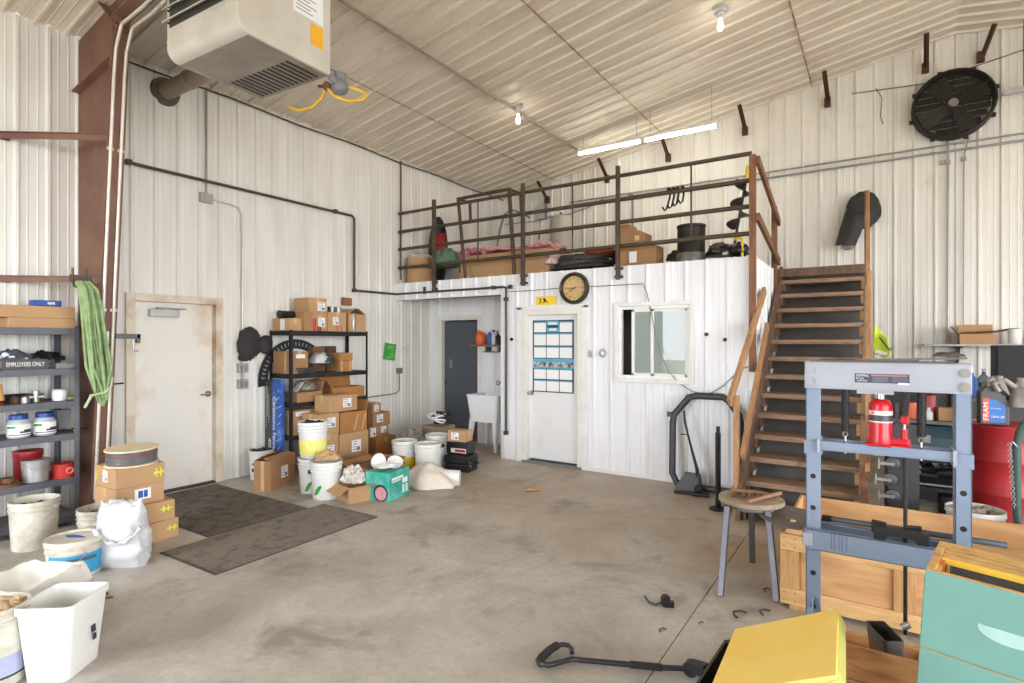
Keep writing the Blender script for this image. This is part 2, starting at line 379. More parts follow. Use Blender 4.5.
# rooms behind
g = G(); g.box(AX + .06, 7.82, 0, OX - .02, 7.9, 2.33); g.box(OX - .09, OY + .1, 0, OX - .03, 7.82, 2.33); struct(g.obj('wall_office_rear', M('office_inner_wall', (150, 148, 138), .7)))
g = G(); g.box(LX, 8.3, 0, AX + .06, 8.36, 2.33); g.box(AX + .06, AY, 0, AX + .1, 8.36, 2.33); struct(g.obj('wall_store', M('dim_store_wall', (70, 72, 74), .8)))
# floor angle trim of the office front
g = G(); g.box(-3.09, OY - .028, 0, OX, OY, .035); struct(g.obj('baseboard_office', TRIMW))
# corner trim
g = G(); g.box(OX - .035, OY - .03, 0, OX + .03, OY + .03, LOFT); struct(g.obj('trim_3', TRIMW))
# ---- doors
def door_unit(name, x0, x1, h, mp, slab_mat, frame_mat, reveal=.06, fw=.05, knob_side=1, open_a=0):
    """mp maps (t, depth-out, z) to world"""
    def bx(g, a, b):
        p = mp(*a); q = mp(*b); g.box(min(p[0], q[0]), min(p[1], q[1]), min(p[2], q[2]), max(p[0], q[0]), max(p[1], q[1]), max(p[2], q[2]))
    fr = G(); bx(fr, (x0 - fw, .035, 0), (x0 + .035, -.10, h + fw)); bx(fr, (x1 - .035, .035, 0), (x1 + fw, -.10, h + fw)); bx(fr, (x0 + .035, .035, h - .03), (x1 - .035, -.10, h + fw))
    return fr, bx
mpL = lambda t, d, z: (LX + d, t, z)
fr, bx = door_unit('l', DL[0], DL[1], DL[3], mpL, None, None)
d1 = struct(thing('door_1', 'stained cream steel entry door in the left wall', 'door')); del d1['label'], d1['category']
fr.obj('door_frame', M('rusty_cream_frame', (216, 206, 188), .5, c2=(168, 130, 92), scale=3.0, mixlo=.5, mixhi=.75), d1, bevel=.004)
sl = G(); bx(sl, (DL[0] + .035, -.045, .015), (DL[1] - .035, -.09, DL[3] - .03)); sl.obj('door_slab', M('rust_stained_door', (226, 223, 216), .45, c2=(198, 164, 116), scale=1.5, mixlo=.5, mixhi=.8), d1, bevel=.003)
g = G(); g.box(LX - .045, 2.84, 1.885, LX + .022, 3.13, 1.965); g.box(LX - .01, 2.9, 1.97, LX + .03, 3.2, 1.985); g.obj('door_closer', ALU, d1, bevel=.004)
g = G(); g.cyl((LX - .045, 3.47, 1.02), (LX - .03, 3.47, 1.02), .035); g.cyl((LX - .03, 3.47, 1.02), (LX + .01, 3.47, 1.02), .012); g.tube([(LX + .01, 3.475, 1.02), (LX + .012, 3.42, 1.02), (LX + .008, 3.36, 1.018)], .010); g.obj('door_handle', CHROME, d1, smooth=40)
g = G(); bx(g, (DL[0] - .03, .03, 0), (DL[1] + .03, -.1, .014)); g.obj('threshold', BLACKM, d1)
mpF = lambda t, d, z: (t, OY - d, z)
fr, bx = door_unit('f', FD[0], FD[1], FD[3], mpF, None, None)
d2_ = struct(thing('door_2', '', '')); del d2_['label'], d2_['category']
fr.obj('door_frame', M('cream_frame', (228, 225, 218), .5, var=.05), d2_, bevel=.004)
fr2 = G(); bx(fr2, (FD[0] - .13, .03, 0), (FD[0] - .05, -.02, 2.08)); bx(fr2, (FD[1] + .05, .03, 0), (FD[1] + .11, -.02, 2.08)); bx(fr2, (FD[0] - .13, .03, 2.05), (FD[1] + .11, -.02, 2.1)); fr2.obj('door_casing', TRIMW, d2_, bevel=.003)
sl = G(); bx(sl, (FD[0] + .035, -.035, .05), (FD[1] - .035, -.08, FD[3] - .03)); sl.obj('door_slab', DOORW, d2_, bevel=.003)
g = G(); bx(g, (FD[0] - .03, .05, 0), (FD[1] + .03, -.1, .03)); g.obj('threshold', GREYP, d2_)
g = G(); y = OY + .035; g.cyl((-3.92, y, .93), (-3.92, y - .02, .93), .032); g.cyl((-3.92, y - .02, .93), (-3.92, y - .06, .93), .012); g.lathe([(0, 0), (.022, .004), (.028, .02), (.022, .036), (0, .04)], n=16, T=Matrix.Translation((-3.92, y - .055, .93)) @ Matrix.Rotation(PI / 2, 4, 'X')); g.obj('door_knob', CHROME, d2_, smooth=40)
g = G(); g.box(-3.215, OY - .012, 1.93, -3.2, OY + .03, 1.97); g.obj('hinge', GREYP, d2_)
mpA = lambda t, d, z: (t, AY - d, z)
fr, bx = door_unit('a', -6.18, -5.36, 2.0, mpA, None, None)
d3 = struct(thing('door_3', '', '')); del d3['label'], d3['category']
fr.obj('door_frame', M('cream_frame', (226, 220, 206), .5), d3, bevel=.004)
# slab opens inward, hinge on the left jamb
g = G(); g.box(0, -.022, .02, .74, .022, 1.95); sl = g.obj('door_slab', DARKDOOR, d3, bevel=.003, loc=(-6.14, AY + .06, 0), rot=(0, 0, R(9)))
g = G(); g.box(.10, -.03, 1.18, .15, -.02, 1.32); g.box(.115, -.036, 1.24, .135, -.03, 1.26); g.obj('cover_plate', GREYP, sl)
g = G(); g.cyl((.02, -.022, .93), (.02, -.03, .93), .02); g.obj('hinge', BLACKM, sl)
# ---- office sliding window
w1 = struct(thing('window_1', '', '')); del w1['label'], w1['category']
x0, x1, z0, z1 = FW
g = G(); f = .035
for a, b_, c_, d_ in ((x0 - .05, x1 + .05, z1 - .0, z1 + .05), (x0 - .05, x1 + .05, z0 - .05, z0), (x0 - .05, x0, z0, z1), (x1, x1 + .05, z0, z1)): g.box(a, OY - .035, c_, b_, OY + .06, d_)
g.obj('window_frame', TRIMW, w1, bevel=.004)
g = G()
for a, b_, c_, d_ in ((x0, x1, z1 - f, z1), (x0, x1, z0, z0 + f), (x0, x0 + f, z0 + f, z1 - f), (x1 - f, x1, z0 + f, z1 - f)): g.box(a, OY - .01, c_, b_, OY + .05, d_)
g.obj('window_track', M('white_vinyl', (236, 236, 232), .4, var=.03), w1, bevel=.003)
def sash(xa, xb, y):
    g = G()
    for a, b_, c_, d_ in ((xa, xb, z1 - f - .03, z1 - f), (xa, xb, z0 + f, z0 + f + .03), (xa, xa + .035, z0 + f, z1 - f), (xb - .035, xb, z0 + f, z1 - f)): g.box(a, y - .012, c_, b_, y + .012, d_)
    s = g.obj('sash', MATS.get('white_vinyl'), w1, bevel=.003)
    g = G(); g.box(xa + .03, y - .003, z0 + f + .03, xb - .03, y + .003, z1 - f - .03); g.obj('pane', WINGLASS, s)
sash(-2.50, -2.23, OY + .005); sash(-2.27, -1.835, OY + .035)
# ------------------------------------------------------------------ things fixed to the shell
def single(name, g, mat, label, cat, loc=(0, 0, 0), rot=(0, 0, 0), smooth=None, bevel=0, group=None):
    return tag(g.obj(name, mat, None, smooth, bevel, loc, rot), label, cat, group)
# brown portal column and rafter, belongs to the shell
g = G()
def colx(z): return -5.93 + (z - .4) / 3.9 * .40
zt = 4.45
for yy in (2.145,):
    g.hexa([(LX + .02, 2.205, 0), (colx(0), 2.205, 0), (colx(0), 2.217, 0), (LX + .02, 2.217, 0)], [(LX + .02, 2.205, zt), (colx(zt), 2.205, zt), (colx(zt), 2.217, zt), (LX + .02, 2.217, zt)])
    g.hexa([(colx(0), 2.14, 0), (colx(0) + .015, 2.14, 0), (colx(0) + .015, 2.28, 0), (colx(0), 2.28, 0)], [(colx(zt), 2.14, zt), (colx(zt) + .015, 2.14, zt), (colx(zt) + .015, 2.28, zt), (colx(zt), 2.28, zt)])
# haunch and rafter under the roof
x_a = colx(zt); g.bar((x_a - .02, 2.21, zt - .02), (x_a + .75, 2.21, ceil_z(x_a + .75) - .30), .14, .015)
g.bar((x_a + .75, 2.21, ceil_z(x_a + .75) - .30), (RIDX, 2.21, RIDZ - .42), .14, .015); g.bar((RIDX, 2.21, RIDZ - .42), (RX, 2.21, ceil_z(RX) - .8), .14, .015)
g.prism([(LX + .02, zt - .3), (x_a, zt - .03), (x_a + .75, ceil_z(x_a + .75) - .30), (RIDX, RIDZ - .42), (RIDX, RIDZ - .04), (LX + .02, EAVE - .04)], 'y', 2.2075, 2.2145)
# stiffener plates and splice bolts
g.bar((LX + .05, 2.19, 3.98), (colx(4.1), 2.19, 4.1), .10, .015)
g.bar((x_a - .45, 2.19, 4.78), (x_a + .08, 2.19, 4.30), .09, .015)
for z in (3.3, 3.42, 4.02, 4.22, 1.95, 2.15): g.cyl((colx(z) - .035, 2.19, z), (colx(z) - .035, 2.206, z), .018, n=6)
struct(g.obj('trim_4', BROWNSTEEL))
for i, z in enumerate((3.41, 2.165)):
    g = G(); a = (LX + .02, 1.62, z); b_ = (colx(z) - .01, 2.19, z); g.bar(a, b_, .006, .055); g.bar((a[0], a[1], z + .027), (b_[0], b_[1], z + .027), .05, .006)
    g.bar((LX + .01, 1.70, z), (LX + .02, 1.0, z), .02, .055)
    single('brace', g, BROWNSTEEL, ('brown angle brace high on the left wall, beside the column top', 'brown angle brace above the shelf of flat cardboard trays')[i], 'brace')
# twin conduits running up the column and along the rafter
def cpath(off, y):
    p = [(colx(z) + .03, y, z) for z in (.2, 1, 2, 3, 3.9)]
    p += [(colx(4.1) + .05, y, 4.14), (colx(4.3) + .14, y, 4.32), (x_a + .5, y, ceil_z(x_a + .5) - .42), (RIDX - .5, y, RIDZ - .6)]
    return p
for i, y in enumerate((2.165, 2.245)):
    g = G(); g.tube(cpath(0, y), .014, 10)
    for z in (1.9, 3.3): g.box(colx(z) + .014, y - .025, z - .012, colx(z) + .03, y + .025, z + .012)
    single('conduit', g, M('pale_conduit', (214, 206, 194), .35, .3), ('pale conduit on the brown column, the one nearer the coiled webbing', 'pale conduit on the brown column, the one nearer the door')[i], 'conduit', smooth=40)
g = G(); g.box(colx(1.68) + .016, 2.15, 1.60, colx(1.68) + .05, 2.21, 1.71); single('switch_box', g, WHITEL, 'white switch box on the brown column behind green webbing', 'switch', bevel=.004)
# eave conduit and cable along the top of the left wall
g = G(); g.tube([(LX + .04, y, EAVE - .05 - .02 * math.sin(y * 1.7) ** 2) for y in [2.4 + .25 * i for i in range(29)]], .011, 8); single('cable', g, DARKSTEEL, 'dark cable sagging along the top of the left wall', 'cable', smooth=40)
g = G(); g.box(LX, 2.3, EAVE - .02, LX + .02, BY, EAVE + .0); struct(g.obj('trim_5', CREAMTRIM))
def pipe(name, pts, r, mat, label, cat, clamps=(), n=10):
    g = G(); g.tube(pts, r, n)
    for c in clamps: g.cb(c, (.05, .05, .05))
    return single(name, g, mat, label, cat, smooth=40)
pipe('air_pipe', [(LX + .05, y, 3.435) for y in (2.50, 4, 5.50)] + [(LX + .05, 5.54, 3.40), (LX + .05, 5.54, 2.40), (LX + .05, 5.56, 2.36), (LX + .05, 6.38, 2.365)], .017, DARKSTEEL, 'dark pipe across the left wall above the door, dropping behind the black rack', 'pipe', [(LX + .05, 2.62, 3.44), (LX + .05, 5.2, 3.44), (LX + .05, 5.54, 2.36)])
pipe('conduit', [(LX + .03, 3.417, z) for z in (4.5, 4, 3.3)], .012, GALV, 'thin grey conduit dropping from the ceiling to the grey junction box', 'conduit')
g = G(); g.box(LX + .005, 3.34, 3.19, LX + .06, 3.48, 3.30); single('junction_box', g, GALV, 'grey junction box on the left wall above the door', 'electrical box', bevel=.005)
pipe('conduit', [(LX + .03, 3.48, 3.245), (LX + .03, 3.70, 3.235), (LX + .03, 3.80, 3.21), (LX + .03, 3.842, 3.13), (LX + .03, 3.846, 2.9), (LX + .03, 3.846, 2.0), (LX + .03, 3.846, 1.36)], .012, M('pale_conduit', (214, 206, 194)), 'pale conduit curving from junction box down beside the left door', 'conduit')
for i, z in enumerate((1.305, 1.11)):
    t = thing('switch_box', ('grey double switch box beside the left door, the upper one', 'grey switch box beside the left door, the lower of the two')[i], 'switch', (LX, 3.846, z))
    g = G(); g.box(.005, -.06, -.055, .06, .06, .055); g.obj('box', GALV, t, bevel=.005)
    g = G(); [g.box(.06, y - .012, -.03, .066, y + .012, .03) for y in (-.028, .028)]; g.obj('switch_toggle', M('grey_toggle', (130, 130, 128)), t)
    if i == 0: g = G(); g.cyl((.03, .01, -.14), (.03, .01, -.055), .012); g.obj('conduit_stub', GALV, t)
# ceiling conduit, seams, bulbs
pipe('conduit', [(-4.25, y, ceil_z(-4.25) - .05) for y in (RY + .3, 2, 5, 8.5)], .016, M('dusty_conduit', (150, 136, 116), .5), 'long conduit along the ceiling carrying the left bare bulb', 'conduit')
def bulb(x, y, label):
    z = ceil_z(x) - .02; t = thing('bulb_fixture', label, 'light bulb', (x, y, z))
    g = G(); g.lathe([(.055, 0), (.06, -.03), (.05, -.06), (.03, -.07), (.026, -.10), (0, -.10)][::-1], n=20); g.obj('lamp_holder', LGREY, t, smooth=40)
    g = G(); g.lathe([(0, -.235), (.022, -.23), (.034, -.205), (.034, -.185), (.024, -.15), (.016, -.125), (.015, -.10)], n=20); g.obj('bulb', BULB, t, smooth=60)
    l = bpy.data.lights.new('bulb_light', 'POINT'); l.energy = 3; l.color = (1, .93, .82); l.shadow_soft_size = .05; o = bpy.data.objects.new('bulb_light', l); COL.objects.link(o); o.location = (x, y, z - .28)
    return t
b1 = bulb(-4.198, 6.55, 'lit bare bulb on the ceiling conduit, left of the tube lights')
g = G(); g.tube([(.0, .05, -.05), (.03, .06, -.2), (.035, .06, -.36)], .003, 6); g.obj('pull_cord', DARKSTEEL, b1)
bulb(-1.49, 6.5, 'lit bare bulb on the ceiling near the top centre')
g = G(); g.box(-1.56, 6.42, ceil_z(-1.5) - .05, -1.42, 6.56, ceil_z(-1.5) - .01); g.bar((-1.49, 6.2, ceil_z(-1.49) - .05), (-1.49, 1.0, ceil_z(-1.49) - .05), .025, .02); single('surface_raceway', g, LGREY, 'pale raceway on the ceiling leading to the top centre bulb', 'raceway')
def strip(x, label):
    t = thing('strip_light', label, 'light', (x, 8.2, 4.66), 0, None)
    g = G(); g.box(-.53, -.03, .025, .53, .03, .07); g.obj('housing', M('white_enamel', (235, 234, 228), .35), t, bevel=.005)
    g = G(); g.tube([(-.52, 0, 0), (.52, 0, 0)], .021, 14); g.obj('tube', TUBE, t, smooth=40)
    for s in (-1, 1):
        g = G(); g.box(s * .53 - .012, -.022, -.022, s * .53 + .012, .022, .06); g.obj('lamp_socket', MATS['white_enamel'], t)
        zc = ceil_z(x + s * .45) - 4.66; g = G()
        n = int((zc - .07) / .03)
        for k in range(n): g.ring((s * .45, 0, .085 + k * .03), .011, .0025, 'y' if k % 2 else 'x', 10, 5)
        g.tube([(s * .45, 0, .07), (s * .45, 0, zc)], .002, 5); g.obj('hanging_chain', GALV, t)
    return t
strip(-3.56, 'lit tube light hung above the loft, the left of the pair'); strip(-2.45, 'lit tube light hung above the loft, the right of the pair')
pipe('power_cord', [(-4.25, 8.4, ceil_z(-4.25) - .05), (-4.05, 8.3, 4.85), (-3.9, 8.22, 4.76)], .006, LGREY, 'short white cord feeding the left tube light', 'cord')
# flange braces on the back wall
for i, (x, yt, lab) in enumerate(((-5.40, 9.10, 'leftmost, above the dark railing end'), (-4.15, 9.08, 'under the left tube light'), (-3.03, 9.08, 'under the right tube light'), (-1.80, 9.06, 'just right of tube lights'), (-.66, 9.0, 'between tube lights and fan'), (.50, 9.02, 'left of the ridge above fan'), (1.20, 9.20, 'right of the ridge, topmost one'))):
    g = G(); zt_ = ceil_z(x) - .02; dx = -.10 if i == 6 else .02; zt_ -= .035; g.bar((x, yt, zt_), (x + dx, 9.46, zt_ - .30), .065, .008, (1, 0, .2)); g.bar((x, yt, zt_), (x + dx, 9.46, zt_ - .30), .008, .06, (1, 0, .2)); g.box(x + dx - .05, 9.41, zt_ - .35, x + dx + .03, 9.47, zt_ - .22)
    single('flange_brace', g, M('dark_brown_steel', (84, 52, 40), .55, .2), 'brown steel brace atop back wall, ' + lab, 'brace')
# wall pipes on back wall
for i, z in enumerate((4.245, 4.155)):
    pipe('conduit', [(-4.9 + .0, BY - .05, z), (RX - .1, BY - .05, z)], .016 if i else .013, GALV, ('long horizontal pipe across the back wall, upper of two', 'long horizontal pipe across the back wall, lower of two')[i], 'pipe')
pipe('conduit', [(.754, BY - .04, 4.30), (.754, BY - .04, 1.6)], .014, GALV, 'vertical pipe down the back wall under the fan', 'pipe', [(.754, BY - .04, 4.02), (.70, BY - .04, 4.02)])
pipe('conduit', [(.97, BY - .05, 4.3), (.93, BY - .05, 4.12), (.92, BY - .05, 4.03), (.92, BY - .04, 3.0), (.92, BY - .04, 1.7)], .009, GALV, 'thin conduit down the back wall right of the fan pipe', 'conduit', [(.92, BY - .04, 4.03)])
pipe('hanging_rod', [(1.49, 9.3, ceil_z(1.49)), (1.49, 9.3, 4.75)], .008, DARKSTEEL, 'thin rod hanging from the ceiling right of the fan', 'rod')
g = G(); g.box(1.28, 9.2, 4.70, 2.0, 9.28, 4.76); g.bar((1.9, 9.24, 4.76), (1.9, 9.24, 5.3), .02, .02); single('strip_light', g, LGREY, 'end of an unlit grey strip fixture right of the fan', 'light', bevel=.005)
pipe('wire', [(-.35, BY - .03, 5.2), (.5, BY - .03, 5.13), (1.6, BY - .03, 5.32)], .006, DARKSTEEL, 'thin wire across the back wall above the fan', 'wire')
pipe('wire', [(-.05, BY - .03, 5.2), (.02, BY - .03, 5.05), (.0, BY - .03, 4.8), (.03, BY - .03, 4.68)], .005, DARKSTEEL, 'loose wire dangling on the back wall left of the fan', 'wire')
# big exhaust fan
t = thing('wall_fan', 'large round dark exhaust fan high on the back wall', 'fan', (.80, BY - .02, 4.745))
g = G(); n = 48
prof = [(.43, 0), (.45, -.02), (.45, -.16), (.425, -.18), (.41, -.16), (.41, 0)]
g.lathe(prof + [prof[0]], n=n, T=Matrix.Rotation(-PI / 2, 4, 'X')); g.obj('shroud', M('fan_black', (48, 42, 38), .6, .3), t, smooth=40)
g = G()
for k in range(22): g.ring((0, -.165, 0), .41 - k * .0165, .0028, 'y', 40, 5)
for k in range(12):
    q = 2 * PI * k / 12; g.tube([(.06 * math.cos(q), -.175, .06 * math.sin(q)), (.43 * math.cos(q), -.17, .43 * math.sin(q))], .005, 6)
g.obj('guard', MATS['fan_black'], t)
for k in range(4):
    q = 2 * PI * k / 4 + .5; g = G(); e = Vector((math.cos(q), 0, math.sin(q))); p = Vector((-math.sin(q), 0, math.cos(q)))
    g.sheet(lambda u, v: tuple(e * (.07 + .31 * u) + p * ((v - .5) * (.12 + .12 * u)) + Vector((0, -.09 + (v - .5) * .07, 0))), 6, 4, .004); g.obj('fan_blade', M('dusty_blade', (70, 64, 58), .6), t, smooth=40)
g = G(); g.cyl((0, -.02, 0), (0, -.19, 0), .055); g.cyl((0, -.19, 0), (0, -.20, 0), .045); g.obj('motor_hub', M('hub_grey', (130, 124, 116), .5), t, smooth=40)
for k in range(9):
    z = -.36 + k * .09; w = math.sqrt(max(.01, .40 ** 2 - z * z)); g = G(); g.box(-w, -.035, z, w, -.028, z + .075, ); g.obj('shutter_slat', M('slat_dark', (58, 52, 46), .6, .2), t)
for k in range(8):
    q = 2 * PI * k / 8 + .3; g = G(); g.cb((.465 * math.cos(q), -.08, .465 * math.sin(q)), (.05, .03, .05)); g.obj('mounting_tab', MATS['fan_black'], t)
# unit heater under the roof
t = thing('unit_heater', 'white gas unit heater hung under the ceiling at upper left', 'heater', (-4.20, 2.60, 3.80), R(2.5))
wx, wy, hz = .45, .41, .92
g = G(); r = .09
poly = [(-wy, hz), (-wy, r)] + [(-wy + r - r * math.cos(a), r - r * math.sin(a)) for a in [PI / 2 * k / 6 for k in range(1, 7)]] + [(wy, 0), (wy, hz)]
g.prism(poly, 'x', -wx, wx); g.obj('casing', HEATW, t, smooth=35, bevel=.006)
g = G(); g.box(-wx + .02, -wy + r, -.004, wx - .02, wy - .01, .002); g.obj('bottom_panel', HEATD, t, bevel=.002)
for k in range(13):
    g = G(); x = -.36 + k * .058; g.box(x, .06, -.009, x + .022, .36, -.003); g.obj('vent_slot', BLACKP, t)
for k in range(6):
    g = G(); z = .25 + k * .095; g.sheet(lambda u, v: (-wx + .05 + u * (2 * wx - .1), -wy - .004 - .06 * v, z + .05 * (1 - v)), 1, 3, .006); g.obj('louver', HEATW, t)
    g = G(); g.cyl((-wx + .03, -wy - .012, z + .03), (-wx + .03, -wy, z + .03), .008, n=8); g.obj('louver_screw', BLACKM, t)
g = G(); g.box(-wx + .04, -wy - .003, .24, wx - .04, -wy + .002, .86); g.obj('louver_opening', M('heater_dark', (70, 66, 62), .7), t)
g = G(); g.box(wx - .001, .05, .36, wx + .003, .33, .80); g.mi(1)
for k in range(14): g.box(wx + .002, .07, .39 + k * .028, wx + .0045, .07 + random.uniform(.12, .24), .40 + k * .028)
g.obj('rating_label', [WHITEL, M('grey_print', (160, 160, 165))], t)
g = G(); g.box(wx - .001, .21, .17, wx + .003, .33, .34); g.obj('warning_label', M('amber_label', (240, 176, 40), .5), t)
g = G(); g.box(.14, -wy - .003, .205, .30, -wy, .225); g.obj('name_badge', LGREY, t)
g = G()
for sx in (-1, 1):
    for sy in (-1, 1): g.cyl((sx * .38, sy * .34, hz), (sx * .38, sy * .34, 1.25), .008, n=8)
g.obj('hanger_rods', GALV, t)
g = G(); g.blob((.46, .50, -.06), (.075, .07, .065), 7, .12); g.cyl((.44, .41, .0), (.46, .48, -.04), .03); g.cyl((.46, .50, -.02), (.46, .50, .05), .05); g.obj('gas_valve', GREYP, t, smooth=40)
g = G(); g.blob((.36, .45, -.05), (.035, .035, .04), 3, .1); g.cyl((.28, .43, -.04), (.36, .45, -.05), .012); g.obj('pipe_union', RUST, t, smooth=60)
pipe('gas_hose', [(-4.30, 3.02, 3.66), (-4.20, 3.05, 3.62), (-4.05, 3.07, 3.62), (-3.92, 3.07, 3.68), (-3.86, 3.06, 3.75)], .013, M('yellow_hose', (226, 178, 50), .4), 'yellow gas hose looping under the heater, the left loop', 'hose')
pipe('gas_hose', [(-3.84, 3.06, 3.72), (-3.80, 3.10, 3.66), (-3.70, 3.16, 3.62), (-3.60, 3.22, 3.63), (-3.57, 3.25, 3.67), (-3.62, 3.22, 3.71), (-3.70, 3.16, 3.74)], .013, MATS['yellow_hose'], 'yellow gas hose looping to the right of the heater', 'hose')
t = thing('flue_pipe', 'rusty flue pipe from the heater into the left wall', 'pipe', (LX, 2.99, 4.30))
g = G(); g.cyl((.03, 0, 0), (1.35, 0, 0), .085, n=24)
for x in (.5, .53): g.ring((x, 0, 0), .087, .006, 'x', 24, 6)
g.cyl((1.3, 0, 0), (1.9, -.15, -.02), .085, n=24)
g.obj('pipe', M('sooty_flue', (148, 138, 128), .5, .3, c2=(166, 130, 104), scale=5), t, smooth=40)
g = G(); g.cyl((.0, 0, 0), (.035, 0, 0), .15, .14, n=28); g.obj('wall_collar', M('collar_grey', (96, 90, 84), .55, .3), t, smooth=40)
# ------------------------------------------------------------------ left wall bits: arm hook, green tag, black cover
t = thing('wall_bracket', 'grey bracket arm with a hanging hook beside the left door', 'bracket', (colx(1.66) + .02, 2.27, 1.665))
g = G(); g.box(-.02, 0, -.02, .02, .20, .025); g.box(-.02, .17, -.06, .02, .2, .025); g.obj('arm', GREYM, t, bevel=.003)
g = G(); g.tube([(0, .15, -.02), (0, .15, -.10), (0, .155, -.13), (0, .17, -.14), (0, .185, -.13), (0, .185, -.115)], .008, 8); g.obj('hook', ALU, t, smooth=40)
g = G(); g.tube([(colx(1.2), 2.24, 1.23), (colx(1.2) + .01, 2.36, 1.235)], .008, 8); single('peg', g, BLACKM, 'small dark peg on the column edge below the bracket arm', 'peg')
t = thing('tag', 'green plastic tag pinned to the wall right of the black rack', 'tag', (LX + .02, 6.27, 1.46), 0, None, (R(-8), 0, 0))
g = G(); g.box(0, -.12, -.13, .006, .12, .13); g.obj('panel', M('green_tag', (70, 160, 60), .5), t)
g = G(); [g.box(.006, random.uniform(-.09, .05), -.1 + k * .03, .0075, random.uniform(.06, .1), -.088 + k * .03) for k in range(7)]; g.obj('print_marks', M('pale_green_print', (150, 210, 140)), t)
g = G(); g.box(LX, 6.43, 1.11, LX + .05, 6.52, 1.2); single('junction_box', g, GREYP, 'small dark outlet box below the green tag', 'electrical box')
pipe('wire', [(LX + .03, 6.47, 1.11), (LX + .03, 6.47, .85), (LX + .03, 6.40, .80), (LX + .03, 6.0, .79), (LX + .03, 5.5, .78)], .007, DARKSTEEL, 'dark wire looping from the outlet to the black rack', 'wire')
# black quilted cover hanging on the wall left of the rack
t = thing('black_cover', 'lumpy black cover hanging on wall beside the switch boxes', 'cover', (LX + .05, 3.96, 1.6))
g = G(); g.blob((0, -.04, .0), (.05, .15, .19), 5, .22, 2.6, 28, 18); g.obj('body', M('black_quilt', (52, 50, 50), .8, var=.2, bump=.5, bscale=25), t, smooth=60)
g = G(); g.blob((.01, .17, -.02), (.045, .09, .12), 9, .2, 2.0); g.obj('flap', MATS['black_quilt'], t, smooth=60)
g = G(); g.blob((.0, -.1, -.17), (.04, .08, .05), 2, .2, 2.0); g.obj('strap', MATS['black_quilt'], t, smooth=60)
# half round doormat hung behind the rack
t = thing('doormat', 'black half-round mat with pale lettering, on the wall behind the rack', 'mat', (LX + .03, 4.57, 1.13))
def arc(r0, r1, a0, a1, x0, x1, n=28):
    g = G(); pl = [(r1 * math.cos(a0 + (a1 - a0) * k / n), r1 * math.sin(a0 + (a1 - a0) * k / n)) for k in range(n + 1)] + [(r0 * math.cos(a1 + (a0 - a1) * k / n), r0 * math.sin(a1 + (a0 - a1) * k / n)) for k in range(n + 1)]
    for k in range(n):
        p = [pl[k], pl[k + 1], pl[2 * n - k], pl[2 * n + 1 - k]]; g.hexa([(x0, *q) for q in p], [(x1, *q) for q in p])
    return g
arc(.40, .52, R(38), R(188), 0, .012).obj('mat_band', BLACKP, t)
g = G()
for k in range(20):
    a = R(50 + k * 6.6)
    if k in (7, 13): continue
    e = Vector((0, math.cos(a), math.sin(a))); p = Vector((0, -math.sin(a), math.cos(a)))
    c = e * .46; g.bar(tuple(c - e * .025 + Vector((.013, 0, 0))), tuple(c + e * .025 + Vector((.013, 0, 0))), .010, .003, (1, 0, 0))
    g.bar(tuple(c - p * .012 + e * random.choice((-.02, 0, .02)) + Vector((.013, 0, 0))), tuple(c + p * .012 + e * .0 + Vector((.013, 0, 0))), .008, .003, (1, 0, 0))
g.obj('lettering', M('pale_grey_print', (170, 172, 176)), t)
# ------------------------------------------------------------------ reusable things
def stick(face, w, d, h, u, v, sw, sh):
    """box face sticker corners: face frame origin, (u,v) 0..1 centre; returns T placing local x right, y up, z out"""
    if face == '-y': o = Vector((-w / 2 + u * w, -d / 2, v * h)); X, Y, Z = (1, 0, 0), (0, 0, 1), (0, -1, 0)
    elif face == '+x': o = Vector((w / 2, -d / 2 + u * d, v * h)); X, Y, Z = (0, 1, 0), (0, 0, 1), (1, 0, 0)
    elif face == '-x': o = Vector((-w / 2, d / 2 - u * d, v * h)); X, Y, Z = (0, -1, 0), (0, 0, 1), (-1, 0, 0)
    else: o = Vector((-w / 2 + u * w, -d / 2 + v * d, h)); X, Y, Z = (1, 0, 0), (0, 1, 0), (0, 0, 1)
    return Matrix(((X[0], Y[0], Z[0], o[0]), (X[1], Y[1], Z[1], o[1]), (X[2], Y[2], Z[2], o[2]), (0, 0, 0, 1)))
def label_mesh(T, sw, sh, seed=0, kind='ship'):
    rr = random.Random(seed); g = G(); g.box(-sw / 2, -sh / 2, .0005, sw / 2, sh / 2, .002, T); g.mi(1)
    if kind == 'ship':
        for k in range(4):
            y = sh / 2 - (k + .6) * sh / 4.6; x0 = -sw * .4; x1 = sw * rr.uniform(-.1, .4); g.box(x0, y - sh * .03, .002, x1, y + sh * .03, .0025, T)
        g.box(sw * .05, -sh * .4, .002, sw * .38, -sh * .1, .0025, T)
    return g
